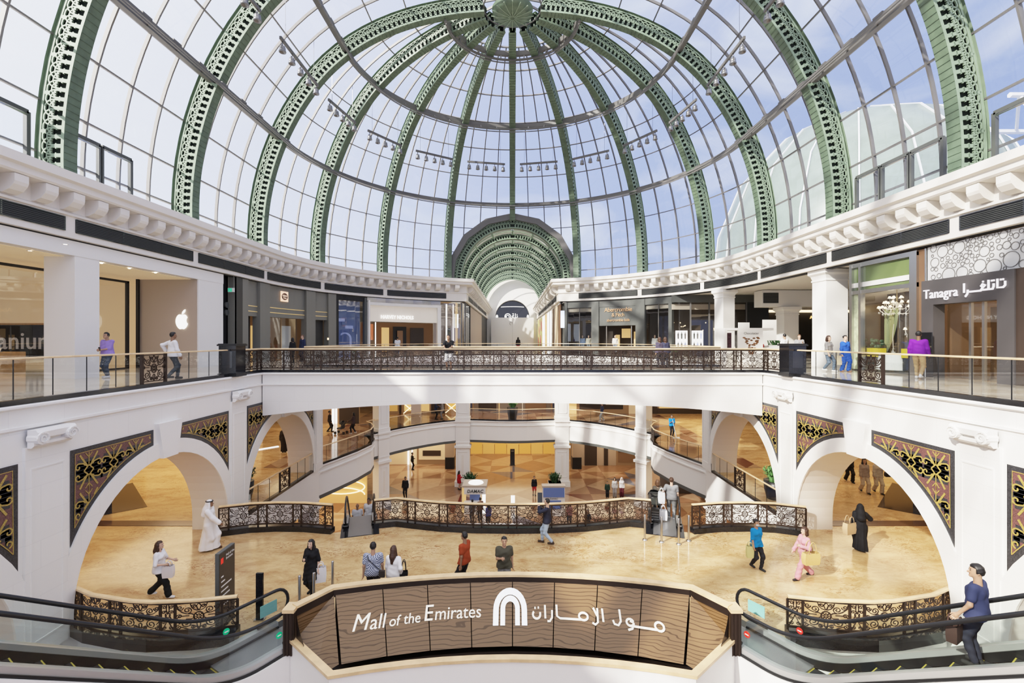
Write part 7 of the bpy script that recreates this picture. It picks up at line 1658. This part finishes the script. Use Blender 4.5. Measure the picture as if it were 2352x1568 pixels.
bag('straw tote on the shoulder of the woman in pink', (p[0] + .02, p[1] - .28, L2 + .58), (.46, .16, .36), (.60, .42, .18), 8, .34, 'straw_tote')
p = at2(1976, 1264, L2); person('woman in a long black robe and headscarf under the sunlit arch', p, -25, 1.66, True, 'tan', 'black', 'short', robe=BLK, sleeve='long', headcover=BLK, stride=.22, rh=(.15, .22, 1.35), vox=.012)
bag('beige shopping bag carried by the woman in black under the arch', (p[0] - .42, p[1] - .05, L2 + .62), (.42, .16, .40), (.52, .38, .24), 20, .22)
# --- moving stairs beside the sign wall
def esc_pos(u, off=0.):
    c = Vector((-(-6.17 + .85 * .575), 12.2 - .53 * .575)); v = Vector((.53, -.85)); n = Vector((.85, .53)); q = c + v * u + n * off; return (q.x, q.y, L2 + ZL_NEAR(-u) - .03)
p = esc_pos(4.45, .05); person('man in a navy polo shirt and dark trousers standing on the moving stairs', p, 30, 1.76, False, 'tan', 'black', 'short', (.045, .055, .12), 'short', (.03, .032, .05), lh=(-.30, .16, .92), rh=(.26, .05, .80), headturn=30, vox=.010, heavy=.1)
t = bag('dark brown bag in the hand of the man in the navy polo', (p[0] - .34, p[1] + .05, p[2] + .42), (.30, .14, .30), (.06, .035, .03), 30, .14, 'handbag')
p = esc_pos(6.0, .05); person('person in a brown long sleeve shirt reaching for the handrail at the picture edge', p, 30, 1.72, False, 'light', 'brown', 'short', (.13, .09, .07), 'half', (.05, .05, .06), lh=(-.42, .50, 1.02), vox=.013)
# --- far moving stairs
def far_pos(sx, u, off=0.):
    v = Vector((sx * .30, .954)); n = Vector((.954, -sx * .30)); q = Vector((sx * 6.1, 18.75)) + v * u + n * off; return (q.x, q.y, L2 + ZL_FAR(-u) - .02)
p = far_pos(1, 1.0, .28); person('man in grey shirt and grey trousers with a crossbody strap, seen from behind', p, -17, 1.76, False, 'light', 'brown', 'short', (.21, .215, .225), 'short', (.20, .205, .21), stride=.15, heavy=.6, shoes=(.6, .6, .6), lh=(-.32, .06, 1.0), vox=.013)
p = far_pos(1, 1.7, -.28); person('woman in an olive top beside the man in grey on the moving stairs', p, -10, 1.66, True, 'light', 'lbrown', 'bob', (.13, .11, .085), 'half', (.05, .05, .05), vox=.014)
bag('white shopping bag held high behind the man in grey', (far_pos(1, .85, -.12)[0], far_pos(1, .85, -.12)[1], L2 + .62), (.26, .12, .48), (.76, .78, .82), -17, .15); bag('white paper bag hanging low behind the man in grey', (far_pos(1, .5, -.05)[0], far_pos(1, .5, -.05)[1], L2 + .06), (.28, .13, .42), (.78, .80, .84), -12, .18)
q = far_pos(1, .3, -.42); t = thing('suitcase', 'black wheeled suitcase at the foot of the moving stairs', 'suitcase', (q[0], q[1], L2 + .015), R(-15)); mb = MB(); mb.box((-.2, -.12, .06), (.2, .12, .56)); mb.build('shell', M['rubber'], t); mb = MB(); [mb.box((-.2, -.125, .14 + k * .1), (.2, -.12, .16 + k * .1)) for k in range(4)]; mb.build('ridges', M['dsteel'], t); MB().tube([(-.1, .1, .56), (-.1, .1, .95), (.1, .1, .95), (.1, .1, .56)], .012, 5).build('handle', M['steel'], t)
for sx in (-.16, .16): MB().tube([(sx - .02, 0, .03), (sx + .02, 0, .03)], .03, 8).build('wheel', M['rubber'], t)
def pushchair(label, loc, rz):
    t = thing('pushchair', label, 'pushchair', loc, R(rz)); mb = MB(); mb.lathe((0, 0, 0), [(.0, .28), (.16, .24), (.26, .10), (.28, 0)], 14, 0, pi); o = mb.build('hood', cloth((.05, .05, .05)), t, True); o.location = (0, -.1, .78); MB().box((-.22, -.1, .40), (.22, .30, .50)).build('seat', cloth((.06, .06, .06)), t); MB().box((-.22, -.14, .45), (.22, -.06, .95)).build('backrest', cloth((.07, .07, .065)), t)
    for s in (-1, 1):
        MB().tube([(s * .25, .42, .12), (s * .25, .0, .55), (s * .25, -.45, 1.02)], .014, 5).build('frame_tube', M['dsteel'], t); MB().tube([(s * .25, -.30, .12), (s * .25, .1, .52)], .014, 5).build('frame_tube', M['dsteel'], t)
        for y in (.42, -.30): MB().tube([(s * .25 - .02, y, .11), (s * .25 + .02, y, .11)], .11, 12).build('wheel', M['rubber'], t)
    MB().tube([(-.25, -.45, 1.02), (.25, -.45, 1.02)], .018, 6).build('push_bar', M['rubber'], t); return t
q = far_pos(1, 1.35, -.42); pushchair('dark folded pushchair hood beside the woman in an olive top', (q[0], q[1], L2 - .02), -15)
p = far_pos(-1, 6.3, -.2); person('bald man in a pale polo shirt riding up the far moving stairs', p, 195, 1.76, False, 'brown', 'grey', 'bald', (.62, .64, .68), 'short', (.05, .05, .06), heavy=.5, vox=.016)
p = far_pos(-1, 5.2, .36); person('man in a white shirt on the far moving stairs, at the glass side', p, 170, 1.72, False, 'brown', 'black', 'short', (.70, .71, .74), 'short', (.05, .05, .06), vox=.016)
# --- seen through the sunlit arch
for (px, py), lab, tp, bt, dr in (((1950, 1106), 'person all in black walking far inside the sunlit arch', (.015, .013, .012), (.015, .013, .012), None), ((1985, 1131), 'person in pale trousers and patterned top far inside the sunlit arch', (.30, .24, .20), (.46, .38, .30), None), ((2016, 1132), 'person in cream trousers with a dark bag far inside the sunlit arch', (.42, .36, .30), (.50, .42, .33), None)): person(lab, at2(px, py, L2), 170, 1.68, True, 'tan', 'black', 'long', tp, 'long', bt, 'wide', stride=.35, vox=.018)
q = at2(2032, 1128, L2); bag('dark handbag carried by the person in cream trousers', (q[0] + .1, q[1] - .1, L2 + .75), (.3, .12, .22), (.03, .025, .025), 0, .2, 'handbag')
p = at2(652, 1038, L2); person('woman in a long black robe far inside the shaded arch', p, 10, 1.68, True, 'tan', 'black', 'short', robe=(.02, .013, .01), sleeve='long', headcover=(.02, .013, .01), stride=.1, vox=.018)
# --- gallery behind the balconies
p = at2(757, 992, L2); person('tall dark figure at the front of the pushchair on the shaded gallery', p, -70, 1.74, False, 'brown', 'black', 'short', (.03, .022, .02), 'long', (.03, .025, .022), stride=.3, vox=.02)
p = at2(812, 996, L2); person('woman in a dark striped top pushing the pushchair on the shaded gallery', p, 80, 1.70, True, 'brown', 'black', 'bob', (.07, .045, .04), 'long', (.02, .018, .018), stride=.3, rh=(.15, .35, 1.05), lh=(-.15, .35, 1.05), shoes=(.5, .5, .5), vox=.018)
q = at2(785, 996, L2); pushchair('pushchair wheeled along the shaded gallery', q, 80)
person('man in navy shirt and black trousers talking behind the gallery glass', (-7.15, 43.6, L2), -80, 1.76, False, 'tan', 'black', 'short', (.03, .04, .075), 'long', (.012, .012, .014), rh=(.15, .3, 1.2), vox=.022)
person('man in pale grey facing the man in navy on the gallery', (-6.55, 43.7, L2), 100, 1.74, False, 'tan', 'black', 'short', (.30, .29, .28), 'long', (.26, .25, .25), rh=(.1, .3, 1.25), vox=.022)
p = at2(1383, 967, L2); person('strolling man in dark blue top and pale jeans on the gallery', p, 95, 1.72, False, 'tan', 'black', 'short', (.05, .06, .11), 'half', (.42, .46, .48), stride=.4, shoes=(.7, .7, .7), vox=.022)
p = at2(1543, 1002, L2); person('cleaner in bright blue shirt mopping on the sunlit balcony', p, 185, 1.66, False, 'brown', 'black', 'short', (.01, .20, .55), 'half', (.015, .015, .018), rh=(.10, .30, 1.25), lh=(-.10, .32, 1.0), vox=.018)
t = thing('mop', 'pale blue mop held by the cleaner on the sunlit balcony', 'mop', (p[0] + .1, p[1] - .55, L2)); MB().tube([(.05, 0, .05), (-.16, .22, 1.35)], .018, 6).build('pole', cloth((.45, .62, .72)), t); MB().box((-.2, -.06, 0), (.3, .06, .05)).build('mop_head', cloth((.5, .6, .65)), t)
# --- ground floor
p = at2(931, 1143, L1); person('guard in a black suit standing on the ground floor beside the pier', p, 175, 1.78, False, 'brown', 'black', 'short', BLK, 'long', BLK, vox=.018)
p = at2(947, 1079, L1); person('second guard in black standing by the bright shop entrance', p, -70, 1.80, False, 'brown', 'black', 'short', BLK, 'long', BLK, lh=(-.1, .2, 1.1), vox=.024)
p = at2(1054, 1124, L1); person('woman in a red dress with long black hair beside a planter', p, -60, 1.68, True, 'light', 'black', 'long', dress=(.42, .012, .02), hem=.62, sleeve='long', legs=None, rh=(.1, .25, 1.15), nod=.6, vox=.020)
p = at2(1227, 1137, L1); person('woman in black top and red shorts on the ground floor', p, 185, 1.66, True, 'tan', 'brown', 'bun', BLK, 'long', (.42, .03, .03), 'shorts', stride=.15, vox=.020)
for (px, py), lab, H, tp, bt, f in (((1395, 1142), 'boy in a dark green top at the ground-floor pier', 1.35, (.03, .06, .04), (.02, .02, .02), False), ((1412, 1142), 'woman in a pale grey top between the boy and the woman in white', 1.68, (.48, .47, .46), (.35, .33, .32), True), ((1428, 1141), 'woman in a white headscarf and maroon skirt on the ground floor', 1.66, (.78, .76, .75), (.12, .02, .03), True)):
    person(lab, at2(px, py, L1), 170, H, f, 'tan', 'black', 'bob' if f else 'short', tp, 'long', bt, 'wide', headcover=(.78, .76, .75) if 'scarf' in lab else None, vox=.020)
for px, dep, lab, tp, H in ((1085, 34.5, 'person in grey seen through the iron railing beside the promotion stand', (.12, .12, .13), 1.66), (1103, 34.8, 'person in a brown top seen through the iron railing', (.16, .08, .05), 1.7), (1122, 33.6, 'person in a blue top and black bag seen through the iron railing', (.06, .07, .22), 1.68), (1308, 33.8, 'woman in a dusty pink dress seen through the iron railing', (.30, .15, .14), 1.68), (1350, 32.5, 'woman with black hair standing by the brown seat, seen through the railing', (.03, .028, .03), 1.64)):
    x = (px - CX) * dep / F; person(lab, (x, dep, L1), 30 if px < 1200 else 160, H, px > 1110, 'tan', 'black', 'long' if px > 1110 else 'short', tp, 'half', (.05, .05, .06), vox=.020)
# --- upper floor
def up(px, dep): return ((px - CX) * dep / F, dep, 0.)
p = up(247, 18.0); person('bearded man in a lilac T-shirt looking at his phone before the white shop', p, 172, 1.76, False, 'tan', 'black', 'short', (.34, .25, .62), 'half', (.06, .08, .11), heavy=.7, rh=(.06, .30, 1.08), lh=(-.06, .30, 1.08), nod=.8, stride=.12, shoes=(.5, .5, .52), vox=.012)
phone('phone in the hands of the man in a lilac T-shirt', (p[0], p[1] - .36, 1.12)); t = thing('shirt_print', 'dark printed mark on the lilac T-shirt', 'print', (p[0] + .02, p[1] - .192, 1.27)) if False else None
p = up(397, 17.4); person('man in a white shirt and dark trousers walking behind the glass rail', p, -35, 1.76, False, 'brown', 'black', 'short', W_, 'long', (.07, .08, .09), heavy=.4, stride=.35, lh=(-.38, -.1, 1.05), vox=.012)
p = (-2.95, 21.75, 0); person('person in black leaning on the bridge rail with white shorts', p, 180, 1.70, False, 'tan', 'black', 'short', BLK, 'short', (.72, .72, .72), 'shorts', lean=.22, lh=(-.12, .58, 1.12), rh=(.12, .58, 1.12), nod=.8, vox=.015)
for px, lab, tp in ((1517, 'woman in a patterned dark top leaning on the far bridge rail', (.07, .06, .09)), (1530, 'second woman in navy beside the woman in a patterned top', (.05, .05, .085))): person(lab, up(px, 24.4), 10, 1.58, True, 'tan', 'brown', 'bob', tp, 'long', (.04, .04, .05), lean=.12, heavy=.8, vox=.016)
person('woman in a black coat and red skirt before the white hoarding', up(1190, 52), 5, 1.68, True, 'light', 'black', 'short', BLK, 'long', None, None, dress=None, headcover=BLK, vox=.024) if False else person('woman in a black coat and red skirt before the white hoarding', up(1190, 52), 5, 1.68, True, 'light', 'black', 'long', BLK, 'long', (.32, .05, .06), 'wide', heavy=.5, vox=.022)
x, y = fp(695, 2.2); person('man in a navy jacket before the olive shopfront', (x, y, 0), 150, 1.76, False, 'light', 'lbrown', 'short', (.03, .04, .09), 'long', (.03, .03, .04), vox=.016)
x, y = fp(672, 2.6); person('dark-haired woman in black before the white door of the olive shop', (x, y, 0), 60, 1.56, True, 'light', 'black', 'bob', BLK, 'long', (.03, .03, .03), vox=.018)
x, y = fp(913, 2.0); person('person in a white T-shirt before the department store portal', (x, y, 0), 20, 1.66, False, 'tan', 'black', 'short', (.66, .68, .72), 'short', (.06, .07, .1), vox=.018)
for px, lab, tp in ((1338, 'mannequin in a pale blue shirt in the charcoal store window', (.28, .40, .62)), (1352, 'mannequin in a cream shirt in the charcoal store window', (.62, .56, .46)), (1413, 'mannequin in a white shirt in the charcoal store doorway', (.75, .72, .68)), (1504, 'mannequin in a white top behind the tall charcoal windows', (.72, .70, .68))):
    x, y = fp(px, -.9 if px != 1413 else -.4); person(lab, (x, y, .12), 175, 1.72, False, 'light', 'black', 'bald', tp, 'long', (.30, .34, .40), vox=.020, face_on=False, cat='mannequin', name='mannequin')
p = up(1802, 29.0); person('kiosk man in a white shirt seen from behind', p, 10, 1.80, False, 'tan', 'black', 'short', W_, 'long', (.02, .02, .03), vox=.014)
p = up(1836, 27.5); person('person in a grey top behind the black pedestal box', p, 165, 1.74, False, 'light', 'lbrown', 'short', (.32, .32, .33), 'half', (.05, .05, .06), lh=(-.1, .25, 1.3), vox=.014)
p = up(1903, 21.4); person('woman in a grey T-shirt and jeans walking beside the woman in blue', p, 205, 1.66, True, 'light', 'brown', 'bob', (.34, .33, .32), 'half', (.10, .13, .17), stride=.35, heavy=.3, shoes=(.6, .6, .58), vox=.012)
p = up(1941, 21.3); person('woman in a bright blue dress and trousers before the green window', p, 180, 1.66, True, 'light', 'black', 'bun', (.03, .10, .44), 'long', (.03, .10, .40), 'wide', (.30, .18, .12), .2, dress=(.03, .10, .44), hem=.50, vox=.012)
bag('cream paper bag carried by the woman in blue', (p[0] - .30, p[1] - .02, .32), (.22, .1, .42), (.62, .52, .36), 0, .16)
p = up(2110, 17.6); person('man in a purple hooded top and beige trousers before the dark portal', p, -55, 1.80, False, 'dark', 'black', 'short', (.14, .015, .26), 'long', (.46, .34, .20), heavy=.55, stride=.3, shoes=(.75, .75, .75), vox=.011)
# ------------------------------------------------------------------ camera, sun, sky
cam = bpy.data.cameras.new('camera'); co = ob('camera', cam, None, (0, 0, EYE)); co.rotation_euler = (pi / 2, 0, 0)
cam.sensor_width = 36; cam.lens = 36 * F / 2352; cam.shift_x = (1176 - CX) / 2352; cam.shift_y = (CY - 784) / 2352
cam.clip_start = .1; cam.clip_end = 500; SC.camera = co
sun = bpy.data.lights.new('sun', 'SUN'); sun.energy = 4.3; sun.angle = R(1.2); sun.color = (1., .93, .82)
so = ob('sun', sun); AZ, EL = atan2(.61, .79), R(31)
so.rotation_euler = Vector((cos(EL) * cos(AZ), cos(EL) * sin(AZ), -sin(EL))).to_track_quat('-Z', 'Y').to_euler()
w = bpy.data.worlds.new('sky'); SC.world = w; w.use_nodes = True; nt = w.node_tree; nt.nodes.clear()
def wnode(k, **kw):
    n = nt.nodes.new('ShaderNode' + k)
    for a, b in kw.items(): setattr(n, a, b)
    return n
out = wnode('OutputWorld'); bg = wnode('Background'); tc = wnode('TexCoord'); sp = wnode('SeparateXYZ')
nt.links.new(tc.outputs['Generated'], sp.inputs[0])
dot = wnode('VectorMath', operation='DOT_PRODUCT'); nt.links.new(tc.outputs['Generated'], dot.inputs[0]); dot.inputs[1].default_value = (-.86, -.10, -.18)
mr = wnode('MapRange'); nt.links.new(dot.outputs['Value'], mr.inputs[0]); mr.inputs[1].default_value = -.75; mr.inputs[2].default_value = .45
cr = wnode('ValToRGB'); nt.links.new(mr.outputs[0], cr.inputs[0]); e = cr.color_ramp.elements
e[0].position = 0; e[0].color = (.22, .285, .56, 1); e[1].position = 1; e[1].color = (.70, .74, .88, 1); x = e.new(.5); x.color = (.31, .375, .64, 1)
mp = wnode('Mapping'); mp.inputs['Scale'].default_value = (2.2, 2.2, 5); nt.links.new(tc.outputs['Generated'], mp.inputs[0])
nz = wnode('TexNoise'); nz.inputs['Scale'].default_value = 1.3; nz.inputs['Detail'].default_value = 8; nz.inputs['Distortion'].default_value = 1.2; nt.links.new(mp.outputs[0], nz.inputs['Vector'])
cl = wnode('ValToRGB'); nt.links.new(nz.outputs[0], cl.inputs[0]); cl.color_ramp.elements[0].position = .5; cl.color_ramp.elements[0].color = (0, 0, 0, 1); cl.color_ramp.elements[1].position = .85; cl.color_ramp.elements[1].color = (.8, .8, .8, 1)
mx = wnode('MixRGB'); nt.links.new(cl.outputs[0], mx.inputs[0]); nt.links.new(cr.outputs[0], mx.inputs[1]); mx.inputs[2].default_value = (.66, .71, .84, 1)
dt = wnode('VectorMath', operation='DOT_PRODUCT'); nt.links.new(tc.outputs['Generated'], dt.inputs[0]); dt.inputs[1].default_value = (-.12, -.32, .94)   # unseen glow added overhead to lift the indoor ambient light
m1 = wnode('Math', operation='MAXIMUM'); nt.links.new(dt.outputs['Value'], m1.inputs[0]); m1.inputs[1].default_value = 0
m2 = wnode('Math', operation='POWER'); nt.links.new(m1.outputs[0], m2.inputs[0]); m2.inputs[1].default_value = 2.2
hz = wnode('MixRGB', blend_type='ADD'); nt.links.new(m2.outputs[0], hz.inputs[0]); nt.links.new(mx.outputs[0], hz.inputs[1]); hz.inputs[2].default_value = (1.35, 1.22, .98, 1)
nt.links.new(hz.outputs[0], bg.inputs[0]); bg.inputs[1].default_value = 1.0; nt.links.new(bg.outputs[0], out.inputs[0])
SC.view_settings.view_transform = 'Standard'; SC.view_settings.look = 'None'; SC.view_settings.exposure = 0.; SC.view_settings.gamma = 1.
vs = SC.view_settings; vs.use_curve_mapping = True; cm = vs.curve_mapping; cm.white_level = (3, 3, 3); cm.extend = 'HORIZONTAL'   # soft highlight shoulder like the photograph's
TONE = [(0, 0), (.03, .05), (.1, .19), (.25, .46), (.4, .63), (.6, .77), (.85, .865), (1.3, .94), (2., .985), (3, 1.)]
cv = cm.curves[3]
for i, (a, b) in enumerate(TONE):
    if i == 0: cv.points[0].location = (a / 3, b)
    elif i == len(TONE) - 1: cv.points[len(cv.points) - 1].location = (a / 3, b)
    else: cv.points.new(a / 3, b)
cm.update()
SC.cycles.use_denoising = True; SC.cycles.max_bounces = 7; SC.cycles.diffuse_bounces = 3; SC.cycles.use_adaptive_sampling = True; SC.cycles.adaptive_threshold = .04; SC.cycles.glossy_bounces = 3; SC.cycles.transmission_bounces = 2; SC.cycles.transparent_max_bounces = 24
SC.cycles.caustics_reflective = False; SC.cycles.caustics_refractive = False; SC.cycles.sample_clamp_indirect = 6
